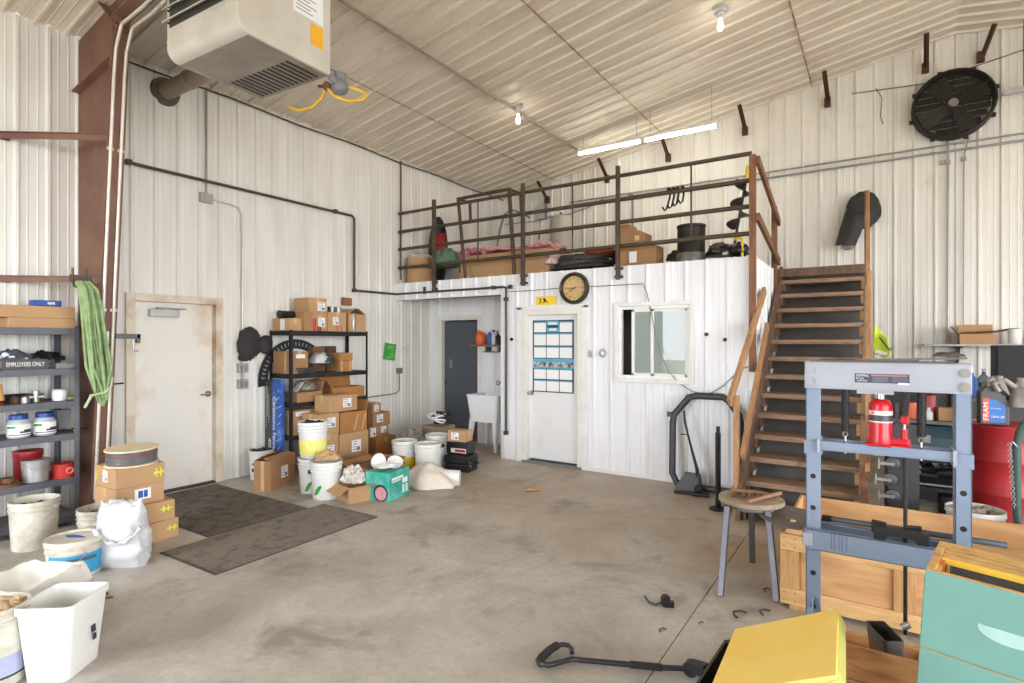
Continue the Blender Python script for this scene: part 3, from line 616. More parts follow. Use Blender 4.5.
def cbox(label, loc, dims, rz=0, mat=CARD, open_=False, stickers=(), tape=True, group=None, fl=None, rot=None, cat='box', name='cardboard_box'):
    w, d, h = dims; t = thing(name, label, cat, loc, rz, group, rot)
    if not open_:
        g = G(); g.box(-w / 2, -d / 2, 0, w / 2, d / 2, h); g.obj('box_body', mat, t, bevel=.004)
        if tape:
            g = G(); tw = .024
            if w >= d: g.box(-w / 2 - .001, -tw, h - .07, w / 2 + .001, tw, h + .0015)
            else: g.box(-tw, -d / 2 - .001, h - .07, tw, d / 2 + .001, h + .0015)
            g.obj('tape', TAPE, t)
    else:
        k = .005; g = G(); g.box(-w / 2, -d / 2, 0, w / 2, d / 2, k)
        g.box(-w / 2, -d / 2, k, -w / 2 + k, d / 2, h); g.box(w / 2 - k, -d / 2, k, w / 2, d / 2, h); g.box(-w / 2 + k, -d / 2, k, w / 2 - k, -d / 2 + k, h); g.box(-w / 2 + k, d / 2 - k, k, w / 2 - k, d / 2, h)
        g.obj('box_body', mat, t)
        fl = fl or {'+x': 70, '-x': 60, '-y': 80, '+y': 50}
        for f, a in fl.items():
            a = R(a); L_ = min(w, d) * .48; g = G(); dx, dz = math.sin(a) * L_, math.cos(a) * L_    # a = lean outwards from upright
            if f in '+x-x':
                s = 1 if f == '+x' else -1; x = s * (w / 2 - .003); g.bar((x, 0, h), (x + s * dx, 0, h + dz), d * .98, .005, (s * math.cos(a) + 1e-4, 0, -math.sin(a)))
            else:
                s = 1 if f == '+y' else -1; y = s * (d / 2 - .003); g.bar((0, y, h), (0, y + s * dx, h + dz), w * .98, .005, (0, s * math.cos(a) + 1e-4, -math.sin(a)))
            g.obj('flap', mat, t)
    for i, s in enumerate(stickers):
        face, u, v, sw, sh = s[:5]; kind = s[5] if len(s) > 5 else 'ship'; T = stick(face, w, d, h, u, v, sw, sh)
        if kind == 'arrow':
            g = G(); g.box(-sw / 2, -sh * .12, .0005, sw / 2, sh * .12, .002, T)
            for q in (-.3, .1): g.box(sw * q, -sh / 2, .0005, sw * (q + .14), sh / 2, .002, T)
            g.obj('handling_tape', M('lime_tape', (226, 226, 60), .4), t)
        elif kind == 'seam':
            g = G(); g.box(-sw / 2, -sh / 2, .0005, sw / 2, sh / 2, .0016, T); g.obj('seam_tape', TAPE, t)
        else: label_mesh(T, sw, sh, hash((label, i)) % 999 if False else len(label) * 7 + i, kind).obj('shipping_label', [WHITEL, M('label_print', (120, 122, 140), .6)], t)
    return t
def bucket(label, loc, r1=.150, r0=.132, h=.37, body=PLASW, lid=None, bail=None, band=None, fill=None, group=None, rz=0, ribs=3, rot=None, cat='bucket'):
    t = thing('bucket', label, cat, loc, rz, group, rot)
    def rr(z): return r0 + (r1 - r0) * z / h
    prof = [(0, 0), (r0 - .004, 0), (r0, .006)]
    top = h - .012
    for k in range(ribs):
        z = h - .035 - (ribs - 1 - k) * .033; prof += [(rr(z - .006), z - .006), (rr(z) + .009, z), (rr(z) + .009, z + .006), (rr(z + .011), z + .011)]
    prof += [(r1, top), (r1 + .006, top), (r1 + .006, h), (r1 - .003, h), (rr(h * .9) - .006, h * .9), (rr(.012) - .004, .012), (0, .012)]
    g = G(); g.lathe(prof, n=36); g.obj('bucket_body', body, t, smooth=35)
    if lid:
        g = G(); g.lathe([(0, h + .004), (r1 * .86, h + .004), (r1 * .88, h + .014), (r1 + .008, h + .014), (r1 + .011, h - .012), (r1 + .006, h - .012), (r1 + .004, h + .001), (0, h + .001)][::-1], n=36); g.obj('lid', lid, t, smooth=35)
    if band:
        z0, z1, bm = band[:3]; a0, a1 = (band[3], band[4]) if len(band) > 3 else (-170, 170); g = G(); n = 28
        for k in range(n):
            a, b = R(a0 + (a1 - a0) * k / n), R(a0 + (a1 - a0) * (k + 1) / n)
            P = [(q * math.cos(x), q * math.sin(x), z) for (z, x, q) in ((z0, a, rr(z0) + .0012), (z0, b, rr(z0) + .0012), (z1, b, rr(z1) + .0012), (z1, a, rr(z1) + .0012))]; g.add(P, [(0, 1, 2, 3)])
        g.obj('bucket_label', bm, t, smooth=40)
    if bail is not None:
        g = G(); pts = []; z = h - .055; q = R(bail)
        for k in range(17):
            a = PI * k / 16; x = math.cos(a) * (r1 + .014); y = math.sin(a) * (r1 + .02)
            pts.append((x, -y * math.cos(q), z + y * math.sin(q)))
        g.tube(pts, .0028, 6); g.obj('bail_handle', GALV, t, smooth=40)
        for s in (-1, 1): g = G(); g.cyl((s * (r1 + .002), 0, z), (s * (r1 + .018), 0, z), .014, n=12); g.obj('bail_ear', body, t)
    if fill:
        fm_, fz, amp, sd = fill; g = G(); g.lathe([(0, fz - .03), (rr(fz) - .008, fz - .03), (rr(fz) - .008, fz), (0, fz)], n=20); rn = random.Random(sd)
        for k in range(34):
            a = rn.uniform(0, 2 * PI); q = (rr(fz) - .035) * math.sqrt(rn.random()); g.blob((q * math.cos(a), q * math.sin(a), fz + amp * rn.random()), (.03, .022, .018), sd + k, .4, 3, 7, 5)
        g.obj('contents', fm_, t)
    return t
def rack(label, loc, Lx, Ly, H, zs, mat, board, cat='shelf', name='storage_rack', sz=.04):
    t = thing(name, label, cat, loc)
    for x in (-1, 1):
        for y in (-1, 1):
            g = G(); X = x * Lx / 2; Y = y * Ly / 2
            g.box(min(X, X - x * sz), min(Y, Y - y * .003), 0, max(X, X - x * sz), max(Y, Y - y * .003), H); g.box(min(X, X - x * .003), min(Y, Y - y * sz), 0, max(X, X - x * .003), max(Y, Y - y * sz), H)
            g.obj('post', mat, t)
    for z in zs:
        g = G(); e = .0045; ax, ay = Lx / 2 - e, Ly / 2 - e
        for sn in (-1, 1):
            g.box(min(sn * ax, sn * (ax - .012)), -ay, z - .055, max(sn * ax, sn * (ax - .012)), ay, z); g.box(-ax + .0125, min(sn * ay, sn * (ay - .012)), z - .055, ax - .0125, max(sn * ay, sn * (ay - .012)), z)
        sh = g.obj('shelf', mat, t)
        g = G(); g.box(-Lx / 2 + .012, -Ly / 2 + .012, z - .02, Lx / 2 - .012, Ly / 2 - .012, z - .003); g.obj('shelf_board', board, sh)
    return t
# ------------------------------------------------------------------ grey rack at far left and what stands on it
ZL = (1.735, 1.385, 1.10, .815, .43, .10)
rack('grey steel rack at the far left, left of the brown column', (-6.15, 1.44, 0), .46, 1.22, 1.755, ZL, GREYM, M('rack_board', (120, 112, 104), .8))
FXL = -5.95
cbox('flat cardboard tray on the left rack, the lower of two', (-6.10, 1.80, ZL[0]), (.30, .46, .085), 0, CARD, tape=False)
cbox('flat cardboard tray on the left rack, the upper with blue box', (-6.10, 1.765, ZL[0] + .086), (.30, .52, .10), 0, CARD, tape=True)
t = cbox('small blue carton lying on the cardboard trays, left rack', (-6.06, 1.81, ZL[0] + .19), (.12, .19, .05), R(4), BLUE, tape=False, name='blue_carton', stickers=(('+x', .6, .5, .05, .02),))
t = thing('sign', 'black EMPLOYEES ONLY sign standing on the left rack', 'sign', (-5.95, 1.645, ZL[1]), 0, None, (0, R(-8), 0))
g = G(); g.box(-.006, -.15, 0, .006, .15, .085); g.obj('panel', M('sign_dark', (74, 70, 70), .5), t, bevel=.002)
text('EMPLOYEES ONLY', .05, WHITEL, t, (.0068, 0, .043), ROT_PX, sx=.62)
for i, (y, r_, sd, m, lab) in enumerate(((1.60, (.10, .14, .09), 3, M('foil_bag', (150, 152, 164), .25, .6, bump=.6, bscale=20), 'crumpled silver foil bag behind the black sign, left rack'), (1.84, (.09, .13, .08), 8, BLACKP, 'dark bundle beside the foil bag on the left rack'))):
    single('foil_bag' if i == 0 else 'bundle', G().blob((0, 0, r_[2] * .8), r_, sd, .35, 2.6, 26, 16, 0), m, lab, 'bag', (-6.16, y, ZL[1] + .002), smooth=50)
single('carton', G().box(-.07, -.05, 0, .07, .05, .08), RED, 'red carton left of the black sign, left rack', 'box', (-6.06, 1.44, ZL[1]), bevel=.003)
t = thing('metal_tray', 'shallow grey tray with a white label, left rack', 'tray', (-6.02, 1.92, ZL[1]))
g = G(); g.box(-.08, -.07, 0, .08, .07, .045); g.obj('tray_body', GREYP, t, bevel=.006); g = G(); g.box(-.05, -.05, .0455, .06, .02, .047); g.obj('label', WHITEL, t)
t = thing('can', 'plain white can on the middle shelf, left rack', 'can', (-6.05, 1.905, ZL[2])); g = G(); g.lathe([(0, 0), (.052, 0), (.054, .004), (.052, .01), (.052, .095), (.054, .10), (.05, .104), (0, .102)], n=28); g.obj('can_body', M('white_can', (222, 222, 224), .3, .3), t, smooth=35); g = G(); g.lathe([(.0525, .02), (.0527, .02), (.0527, .085), (.0525, .085)], n=28); g.obj('paper_label', WHITEL, t)
t = thing('lamp', 'small lamp with an amber shade at the left edge of the rack', 'lamp', (-6.0, 1.50, ZL[2])); g = G(); g.lathe([(0, 0), (.05, 0), (.05, .02), (.02, .03), (.02, .06), (0, .06)], n=20); g.obj('lamp_base', RED, t, smooth=35); g = G(); g.lathe([(.06, .04), (.045, .17), (.043, .17), (.058, .04)], n=24); g.obj('lamp_shade', M('amber_shade', (220, 176, 104), .6), t, smooth=40)
t = thing('pipe_fitting', 'steel tee fitting standing among parts, left rack', 'fitting', (-6.05, 1.74, ZL[2])); g = G(); g.cyl((0, 0, 0), (0, 0, .09), .022); g.cyl((0, -.05, .045), (0, .05, .045), .020); g.cyl((0, -.055, .045), (0, -.035, .045), .027); g.cyl((0, .035, .045), (0, .055, .045), .027); g.cyl((0, 0, .07), (0, 0, .10), .028); g.obj('fitting', ALU, t, smooth=40)
for i, (x, y, r_) in enumerate(((-6.03, 1.66, .03), (-6.08, 1.61, .035), (-6.10, 1.70, .028))):
    g = G(); g.lathe([(r_ * .55, 0), (r_, 0), (r_, .05), (r_ * .7, .06), (r_ * .55, .06), (r_ * .55, 0)], n=18)
    single('bearing', g, (ALU, RUST, GREYP)[i], ('shiny ring bearing left of the tee fitting, left rack', 'rusty ring bearing on the middle shelf, left rack', 'grey ring bearing behind the tee fitting, left rack')[i], 'bearing', (x, y, ZL[2]), smooth=35)
t = thing('coil', 'coil of dark hose behind the ring bearings, left rack', 'hose', (-6.2, 1.66, ZL[2])); g = G(); [g.ring((0, 0, .015 + .02 * k), .10 + .01 * (k % 2), .011, 'z', 28, 6) for k in range(3)]; g.obj('loops', BLACKM, t, smooth=40)
single('wire_coil', G().ring((0, 0, .012), .045, .008).ring((0, 0, .024), .042, .008), M('olive_cord', (150, 140, 100), .7), 'small beige cord ring right of the white can, left rack', 'cord', (-6.03, 2.00, ZL[2]), smooth=40)
def jar(label, y):
    t = thing('jar', label, 'jar', (-6.03, y, ZL[3]))
    g = G(); g.lathe([(0, 0), (.07, 0), (.078, .01), (.078, .125), (.06, .15), (.055, .165), (0, .165)], n=30); g.obj('jar_body', CLEARJ, t, smooth=40)
    g = G(); g.lathe([(0, .012), (.071, .012), (.071, .12), (0, .13)], n=24); g.obj('contents', M('wipes_white', (214, 220, 220), .8), t, smooth=40)
    g = G(); g.lathe([(0, .195), (.058, .195), (.064, .19), (.064, .155), (0, .155)][::-1], n=30); g.obj('lid', BLUELID, t, smooth=40)
    g = G(); g.k = 0
    for k in range(20):
        a, b = R(-95 + k * 9.5), R(-95 + (k + 1) * 9.5); P = [(.0795 * math.cos(x), .0795 * math.sin(x), z) for x, z in ((a, .02), (b, .02), (b, .115), (a, .115))]; g.mi(0); g.add(P, [(0, 1, 2, 3)])
        for z0, z1, mi_, ks in ((.085, .105, 1, range(2, 7)), (.045, .06, 2, range(9, 17)), (.06, .072, 2, range(11, 18)), (.028, .036, 2, range(3, 16))):
            if k in ks: g.mi(mi_); g.add([(.0803 * math.cos(x), .0803 * math.sin(x), z) for x, z in ((a, z0), (b, z0), (b, z1), (a, z1))], [(0, 1, 2, 3)])
    g.obj('wrap_label', [WHITEL, GREEN, INK], t)
    return t
j = jar('clear jar with blue lid, left of the pair on the rack', 1.62); copy_tree(j, 'clear jar with blue lid, right of the pair on the rack', (-6.03, 1.795, ZL[3]))
single('funnel', G().prism([(0, .0), (.05, 0), (.09, .19), (-.02, .19)], 'x', -.04, .04), GREYP, 'grey pointed plate leaning right of the jars, left rack', 'plate', (-6.2, 1.94, ZL[3]), bevel=.004)
single('cord_pile', G().tube([(0.02 * math.sin(k * 1.3), -.12 + .02 * k + .02 * math.cos(k * 2.1), .012 + .006 * (k % 3)) for k in range(14)], .006, 6), BLACKP, 'tangle of black cord right of the jars, left rack', 'cord', (-6.05, 1.98, ZL[3]), smooth=50)
single('bag', G().blob((0, 0, .06), (.09, .07, .075), 6, .3, 2.5, 22, 14, 0), BLACKP, 'black bag left of the jars on the rack', 'bag', (-6.06, 1.47, ZL[3] + .003), smooth=50)
t = thing('canister', 'dark red canister at the back of the lower shelf, left rack', 'canister', (-6.16, 1.72, ZL[4])); g = G(); g.lathe([(0, 0), (.10, 0), (.10, .20), (.103, .205), (.103, .235), (0, .235)], n=28); g.obj('canister_body', M('dark_red', (140, 30, 40), .4), t, smooth=35); g = G(); g.lathe([(.104, .235), (.104, .25), (0, .252)], n=28); g.obj('lid', RED, t, smooth=35)
t = thing('can', 'grey paint can in front of the red canister, left rack', 'can', (-6.03, 1.735, ZL[4])); g = G(); g.lathe([(0, 0), (.088, 0), (.092, .004), (.088, .012), (.098, .175), (.103, .18), (.10, .187), (.09, .18), (0, .178)], n=30); g.obj('can_body', M('zinc_pail', (160, 160, 158), .5, .4, c2=(130, 128, 126), scale=9), t, smooth=35); g = G(); g.tube([(.02, -.105 * math.cos(PI * k / 10), .15 - .08 * math.sin(PI * k / 10)) if False else (.095 * math.sin(PI * k / 10) + .01, -.10 * math.cos(PI * k / 10), .16 - .05 * math.sin(PI * k / 10)) for k in range(11)], .003, 6); g.obj('bail_handle', GALV, t)
t = thing('cord_spool', 'red spool of twine right of the grey can, left rack', 'spool', (-6.02, 1.925, ZL[4])); g = G(); g.lathe([(.028, 0), (.088, 0), (.088, .01), (.08, .014), (.084, .06), (.08, .106), (.088, .11), (.088, .12), (.028, .12), (.028, 0)], n=30); g.obj('twine', M('red_twine', (196, 52, 48), .7, bump=.5, bscale=50), t, smooth=35); g = G(); g.ring((.086, .02, .06), .022, .01, 'x', 20, 6); g.obj('spool_end', M('faded_red', (220, 110, 96), .6), t, smooth=40)
t = thing('hub', 'rusty metal hub on the lower shelf left of the grey can', 'hub', (-6.0, 1.575, ZL[4])); g = G(); g.lathe([(.03, 0), (.085, 0), (.085, .025), (.055, .035), (.05, .07), (.03, .07), (.03, 0)], n=26); g.obj('flange', RUST, t, smooth=35); g = G(); [g.cyl((.068 * math.cos(k * 1.05), .068 * math.sin(k * 1.05), .025), (.068 * math.cos(k * 1.05), .068 * math.sin(k * 1.05), .045), .008, n=6) for k in range(6)]; g.obj('bolts', DARKSTEEL, t)
single('can', G().lathe([(0, 0), (.06, 0), (.06, .15), (.062, .155), (0, .155)], n=24), RED, 'red can at the left frame edge on the lower shelf', 'can', (-6.0, 1.46, ZL[4]), smooth=35)
# green webbing hung on the hook beside the column
t = thing('webbing', 'coil of pale green webbing hung beside the brown column', 'webbing', (-5.75, 2.045, 2.10))
rn = random.Random(3)
for k in range(13):
    f_ = k / 12; x = (k % 4) * .013 - .012; zb = -.99 + rn.uniform(-.06, .06); g = G()
    pts = [(x - .03, -.06, .0), (x, -.07 + .08 * f_, .035), (x + .015, -.06 + .13 * f_, -.03), (x + .02, -.045 + .15 * f_, -.18), (x + .022, -.03 + .16 * f_ + .008 * math.sin(k * 2), -.42), (x + .022, -.012 + .18 * f_ + .012 * math.sin(k * 1.3), -.70), (x + .02, .04 + .12 * f_ + .02 * math.cos(k * 2), zb + .09), (x + .016, .085 + .05 * f_, zb)]
    P = []
    for i_ in range(len(pts) - 1):
        for q in range(3): P.append(tuple(a + (b - a) * q / 3 for a, b in zip(pts[i_], pts[i_ + 1])))
    P.append(pts[-1]); g.tube(P, .0115, 7); g.obj('strand', ROPEG, t, smooth=60)
g = G(); g.tube([(.045, -.0, -.95), (.05, .05, -.94), (.05, .11, -.93), (.048, .16, -.88), (.04, .175, -.80)], .012, 7); g.tube([(.045, .02, -.94), (.045, -.01, -1.0), (.045, -.035, -1.05)], .012, 7); g.obj('wrap_turn', M('pale_green_webbing', (178, 198, 156), .8), t, smooth=60)
t = thing('wall_hook', 'dark steel double hook holding the green webbing', 'hook', (-5.84, 2.02, 2.10))
g = G(); g.tube([(.0, -.05, .16), (0, -.05, .06), (.02, -.045, .0), (.06, -.03, -.02), (.09, -.02, .02), (.09, -.02, .06)], .009, 7); g.tube([(0, .05, .16), (0, .05, .06), (.02, .05, 0), (.06, .05, -.02), (.09, .05, .02), (.09, .05, .07)], .009, 7); g.obj('prongs', DARKSTEEL, t, smooth=50)
g = G(); g.box(-.012, -.07, .04, .0, .09, .10); g.obj('back_plate', DARKSTEEL, t)
# ------------------------------------------------------------------ buckets and cartons at lower left
bucket('tall scuffed white bucket with a bail, beneath the left rack', (-5.60, 1.60, 0), .158, .142, .375, PLASG, bail=-50, rz=R(35), ribs=2, fill=(M('dark_fill', (60, 58, 70)), .30, .02, 3))
t = bucket('short white pail with a blue label and lid, left', (-4.70, 1.60, 0), .165, .15, .25, PLASG, lid=PLASG, band=(.03, .17, SKYB, -85, 55), bail=-52, rz=R(5), ribs=2)
g = G(); g.prism([(-.09, -.02), (-.05, .02), (.02, .035), (.08, .03), (.03, -.0), (-.04, -.03)], 'z', .254, .257); g.obj('lid_print', BLUE, t)
g = G(); rr_ = .1605
for k in range(9): 
    a, b = R(-58 + k * 9), R(-58 + (k + 1) * 9); g.add([(rr_ * math.cos(x), rr_ * math.sin(x), z) for x, z in ((a, .125), (b, .125), (b, .15), (a, .15))], [(0, 1, 2, 3)])
g.obj('label_band', M('slate_band', (70, 96, 120), .5), t)
t = bucket('grimy grey bucket behind the white woven sack', (-4.93, 1.84, 0), .145, .125, .37, M('grimy_bucket', (196, 190, 176), .6, c2=(110, 104, 94), scale=7), ribs=3, fill=(M('dark_water', (84, 80, 74)), .30, .01, 2))
t = thing('woven_sack', 'white woven plastic sack slumped against the grimy bucket', 'sack', (-4.575, 1.865, 0), R(40))
g = G()
def sack(u, v):
    a = 2 * PI * u; z = .46 * v
    w = .168 * (1 - .18 * max(0, v - .45) / .55) * (1 - .7 * max(0, .12 - v)); d = .11 * (1.05 - .25 * v) * (min(1, (1.02 - v) * 5)) * (.45 + min(1, v * 5) * .55)
    k = 1 + .16 * noise.noise(Vector((math.cos(a) * 1.6, math.sin(a) * 1.6, v * 5))) + .10 * noise.noise(Vector((math.cos(a) * 4, math.sin(a) * 4, v * 13))) + .05 * noise.noise(Vector((math.cos(a) * 9, math.sin(a) * 9, v * 22)))
    return (w * k * math.copysign(abs(math.cos(a)) ** .7, math.cos(a)) + (-.03 * v), d * k * math.copysign(abs(math.sin(a)) ** .8, math.sin(a)) - .01, z + .02 * math.cos(a * 2) * v)
g.sheet(lambda u, v: sack(u, 1 - v), 40, 26, -.004); g.blob((-.03, 0, .40), (.135, .085, .07), 4, .4, 3, 24, 12); g.obj('sack_body', BAGW, t, smooth=70)
g = G(); pts = [(-.15 + .31 * k / 20, -.118 - .02 * math.sin(PI * k / 20), .20 + .10 * ((k - 10) / 10) ** 2 + .008 * math.sin(k * 1.7)) for k in range(21)]; g.tube(pts, [.012 + .006 * math.sin(k) for k in range(21)], 7); g.obj('folded_rim', BAGW, t, smooth=70)
# four cartons with a wire spool on top
arrow = lambda u, v: ('+x', u, v, .09, .045, 'arrow')
cbox('bottom cardboard carton of the stack under the wire spool', (-5.06, 2.20, 0), (.34, .36, .155), R(3), CARD, stickers=(arrow(.86, .55),))
cbox('second carton from the floor under the wire spool', (-5.075, 2.185, .156), (.34, .36, .155), R(-2), CARD, stickers=(arrow(.82, .6),))
t = cbox('third carton from the floor, white label, under the wire spool', (-5.12, 2.115, .312), (.34, .36, .155), R(2), CARD, stickers=(('+x', .55, .55, .12, .085, 'plain'), arrow(.1, .3)))
g = G(); T = stick('+x', .34, .36, .155, .55, .55, 0, 0); g.box(-.035, -.028, .0022, .0, .028, .003, T); g.box(.006, -.028, .0022, .035, .028, .003, T); g.obj('blue_mark', BLUE, t)
cbox('top carton of the stack, directly under the wire spool', (-5.12, 2.12, .468), (.34, .36, .16), R(1), CARD, stickers=(('-y', .5, .55, .08, .09), ('+x', .88, .5, .08, .07, 'arrow'), ('-y', .06, .55, .03, .08, 'arrow')))
t = thing('wire_spool', 'wooden spool of grey wire with red strand on the cartons', 'spool', (-5.09, 2.12, .6305), R(10), None, (R(1.5), R(1.0), 0))
for z in (.0, .118): g = G(); g.lathe([(.02, z), (.186, z), (.188, z + .006), (.186, z + .012), (.02, z + .012), (.02, z)], n=40); g.obj('spool_flange', M('spool_wood', (222, 204, 170), .7, var=.06), t, smooth=35)
g = G(); prof = [(.03, .012)]
for k in range(10): prof += [(.172, .014 + k * .0104), (.176, .019 + k * .0104)]
prof += [(.172, .117), (.03, .117)]; g.lathe(prof, n=40); g.obj('wire', M('coiled_wire', (140, 142, 146), .35, .6), t, smooth=50)
g = G(); g.ring((0, 0, .085), .177, .005, 'z', 40, 6); g.obj('red_strand', M('dull_red_wire', (170, 80, 76), .5), t, smooth=50)
# square white pail front left
t = thing('square_pail', 'empty white square plastic pail, nearest at lower left', 'pail', (-3.385, 1.105, 0), R(37))
def ringq(hw, hd, z, rr=.03, n=4):
    out = []
    for cx, cy, a0 in ((hw - rr, hd - rr, 0), (-hw + rr, hd - rr, 90), (-hw + rr, -hd + rr, 180), (hw - rr, -hd + rr, 270)):
        for k in range(n + 1): a = R(a0 + 90 * k / n); out.append((cx + rr * math.cos(a), cy + rr * math.sin(a), z))
    return out
def stackq(levels, name, mat, parent):
    g = G(); n = len(levels[0]); vs = [p for l in levels for p in l]; fs = []
    for i in range(len(levels) - 1):
        for j in range(n): fs.append((i * n + j, i * n + (j + 1) % n, (i + 1) * n + (j + 1) % n, (i + 1) * n + j))
    fs += [tuple(range(n))[::-1], tuple((len(levels) - 1) * n + j for j in range(n))]; g.add(vs, fs); return g.obj(name, mat, parent, smooth=35)
stackq([ringq(.098, .118, 0), ringq(.128, .140, .33), ringq(.136, .148, .332), ringq(.136, .148, .365), ringq(.128, .140, .365), ringq(.122, .135, .33), ringq(.094, .113, .012)], 'pail_body', PLASW, t)
g = G(); T = Matrix.Translation((.1195, .03, .2)) @ Matrix.Rotation(R(-5.0), 4, 'Y') @ Matrix.Rotation(PI / 2, 4, 'Z') @ Matrix.Rotation(PI / 2, 4, 'X')
for dx, dy, w_, h_ in ((.0, .05, .012, .02), (.016, .05, .004, .02), (.026, .05, .01, .006), (.026, .064, .01, .006), (.0, -.02, .03, .035), (.002, -.06, .026, .03)): g.box(dx - w_ / 2, dy - h_ / 2, 0, dx + w_ / 2, dy + h_ / 2, .0025, T)
g.obj('printed_marks', INK, t)
# beige tote with plastic liner
t = thing('tote', 'beige plastic tote lined with a white sheet, left edge', 'tote', (-3.89, 1.10, 0), R(37))
stackq([ringq(.15, .20, 0), ringq(.165, .215, .26), ringq(.175, .225, .262), ringq(.175, .225, .285), ringq(.17, .22, .30), ringq(.175, .225, .315), ringq(.165, .215, .33), ringq(.158, .208, .32), ringq(.142, .192, .03)], 'tote_body', M('beige_tote', (222, 204, 172), .5, c2=(196, 178, 146), scale=5), t)
g = G()
def liner(u, v):
    x, y = (u - .5) * .46, (v - .5) * .56; ex = max(0, abs(x) - .16) * 1.1 + max(0, abs(y) - .21) * 1.1
    bowl = -.10 * max(0, 1 - (x / .16) ** 2) * max(0, 1 - (y / .21) ** 2)
    return (x * (1 - ex * .6), y * (1 - ex * .6), .345 + bowl - ex * 1.2 + .02 * noise.noise(Vector((x * 14, y * 14, 1))))
g.sheet(liner, 26, 30, .003); g.obj('sheet_liner', M('white_film', (236, 236, 232), .35, var=.04, bump=.2, bscale=25), t, smooth=70)
t = bucket('round white bucket cut by the left frame edge, blue stripe', (-3.53, .885, 0), .125, .115, .37, PLASG, lid=None, band=(.06, .15, M('lilac_label', (170, 176, 206), .5), -170, 170), ribs=2, fill=(M('tan_fill', (196, 170, 136)), .345, .01, 4))
g = G(); g.lathe([(.1178, .055), (.1178, .045), (.117, .045), (.117, .055)], n=36); g.obj('blue_stripe', M('navy_stripe', (40, 44, 90)), t)
single('wire_loop', G().tube([(0, -.06, .008), (.05, -.05, .008), (.09, 0, .008), (.07, .06, .008), (.02, .05, .02), (.03, -.02, .02), (.10, -.03, .008), (.15, .06, .008)], .006, 6), RUST, 'rusty bent wire on the floor in front of the blue pail', 'wire', (-4.2, 1.52, 0), smooth=60)
# floor mats
def mat_obj(label, x0, y0, x1, y1, rz=0, z=0.0, m=None):
    cx, cy = (x0 + x1) / 2, (y0 + y1) / 2; t = thing('floor_mat', label, 'mat', (cx, cy, z), rz); a, b = (x1 - x0) / 2, (y1 - y0) / 2
    g = G(); nx, ny = 26, 26; g.sheet(lambda u, v: ((u - .5) * 2 * a * .97, (v - .5) * 2 * b * .97, .010 + .003 * noise.noise(Vector((u * 9, v * 9, 3)))), nx, ny, .009); g.obj('carpet', m, t, smooth=60)
    g = G(); e = .03
    for q in ((-a, -b, a, -b + e), (-a, b - e, a, b), (-a, -b + e, -a + e, b - e), (a - e, -b + e, a, b - e)): g.box(q[0], q[1], 0, q[2], q[3], .007)
    g.obj('rubber_border', M('mat_rubber', (86, 78, 70), .8), t, bevel=.002)
    return t
mat_obj('dark brown door mat in front of the left door', -6.30, 2.50, -4.64, 3.47, R(-.5), 0, M('mat_dark', (104, 95, 86), .95, c2=(70, 62, 56), scale=8, mixlo=.45, mixhi=.65, bump=.6, bscale=90))
mat_obj('grey brown floor mat in the open floor, right one', -4.62, 2.11, -3.86, 3.64, R(1), .0, M('mat_grey', (126, 117, 106), .95, c2=(86, 78, 70), scale=9, mixlo=.5, mixhi=.7, bump=.6, bscale=90))
# ------------------------------------------------------------------ black rack by the left wall
RZ = (1.75, 1.22, .87, .47)
rack('tall black boltless rack against left wall, full of cardboard boxes', (-6.17, 4.81, 0), .42, 1.22, 1.76, RZ, BLACKM, M('particle_board', (110, 96, 80), .85), sz=.035)
z = RZ[0] + .002
cbox('low cardboard box at the left end of the black rack top', (-6.19, 4.31, z), (.34, .18, .155), 0, CARD, stickers=(('-y', .62, .5, .09, .13, 'plain'),))
cbox('narrow upright carton beside the low box, black rack top', (-6.06, 4.465, z), (.18, .12, .24), 0, CARD2, tape=False)
cbox('carton with a white label under the highest box, black rack top', (-6.13, 4.64, z), (.30, .22, .205), 0, CARD, stickers=(('+x', .62, .55, .10, .12),))
cbox('highest carton on the black rack, white label, stacked on another', (-6.13, 4.61, z + .207), (.30, .27, .215), 0, CARD, stickers=(('+x', .70, .5, .12, .11),))
cbox('carton with a white label in the middle of the rack top', (-6.12, 4.90, z), (.32, .29, .25), 0, CARD, stickers=(('+x', .40, .55, .09, .10),))
cbox('open gable-flapped carton at the right end of the rack top', (-6.12, 5.235, z), (.32, .30, .24), 0, CARD, open_=True, fl={'-y': -58, '+y': -58}, tape=False)
def can(label, loc, r, h, m, group=None, rot=None, cap=None, name='can'):
    t = thing(name, label, 'can', loc, 0, group, rot); g = G(); g.lathe([(0, 0), (r * .95, 0), (r, .005), (r, h - .005), (r * .95, h), (0, h)], n=22); g.obj('can_body', m, t, smooth=35)
    if cap: g = G(); g.lathe([(r * .7, h), (r * .7, h + .012), (0, h + .012)], n=18); g.obj('cap', cap, t, smooth=35)
    return t
can('tall red can in front of the stacked cartons, black rack top', (-6.01 + .02, 4.435 + .03, z), .022, .16, RED) if False else can('tall red can in front of the narrow carton, black rack top', (-5.985, 4.56, z), .022, .16, RED)
can('squat dark red can beside the tall red one, rack top', (-5.99, 4.63, z), .03, .06, M('dark_red', (140, 30, 40)))
can('small red can in front of the middle carton, rack top', (-5.985, 4.90, z), .026, .085, RED)
can('second small red can in front of middle carton, the right one', (-5.985, 4.965, z), .026, .085, M('red_white_can', (206, 60, 56), .4))
can('chrome grease tube standing in the gable-flapped carton front', (-5.975, 5.18, z + .0), .030, .25, M('tube_silver', (150, 150, 146), .3, .7), cap=BLACKP)
can('small white canister before the gable-flapped carton, rack top', (-5.985, 5.26, z), .024, .06, WHITEL)
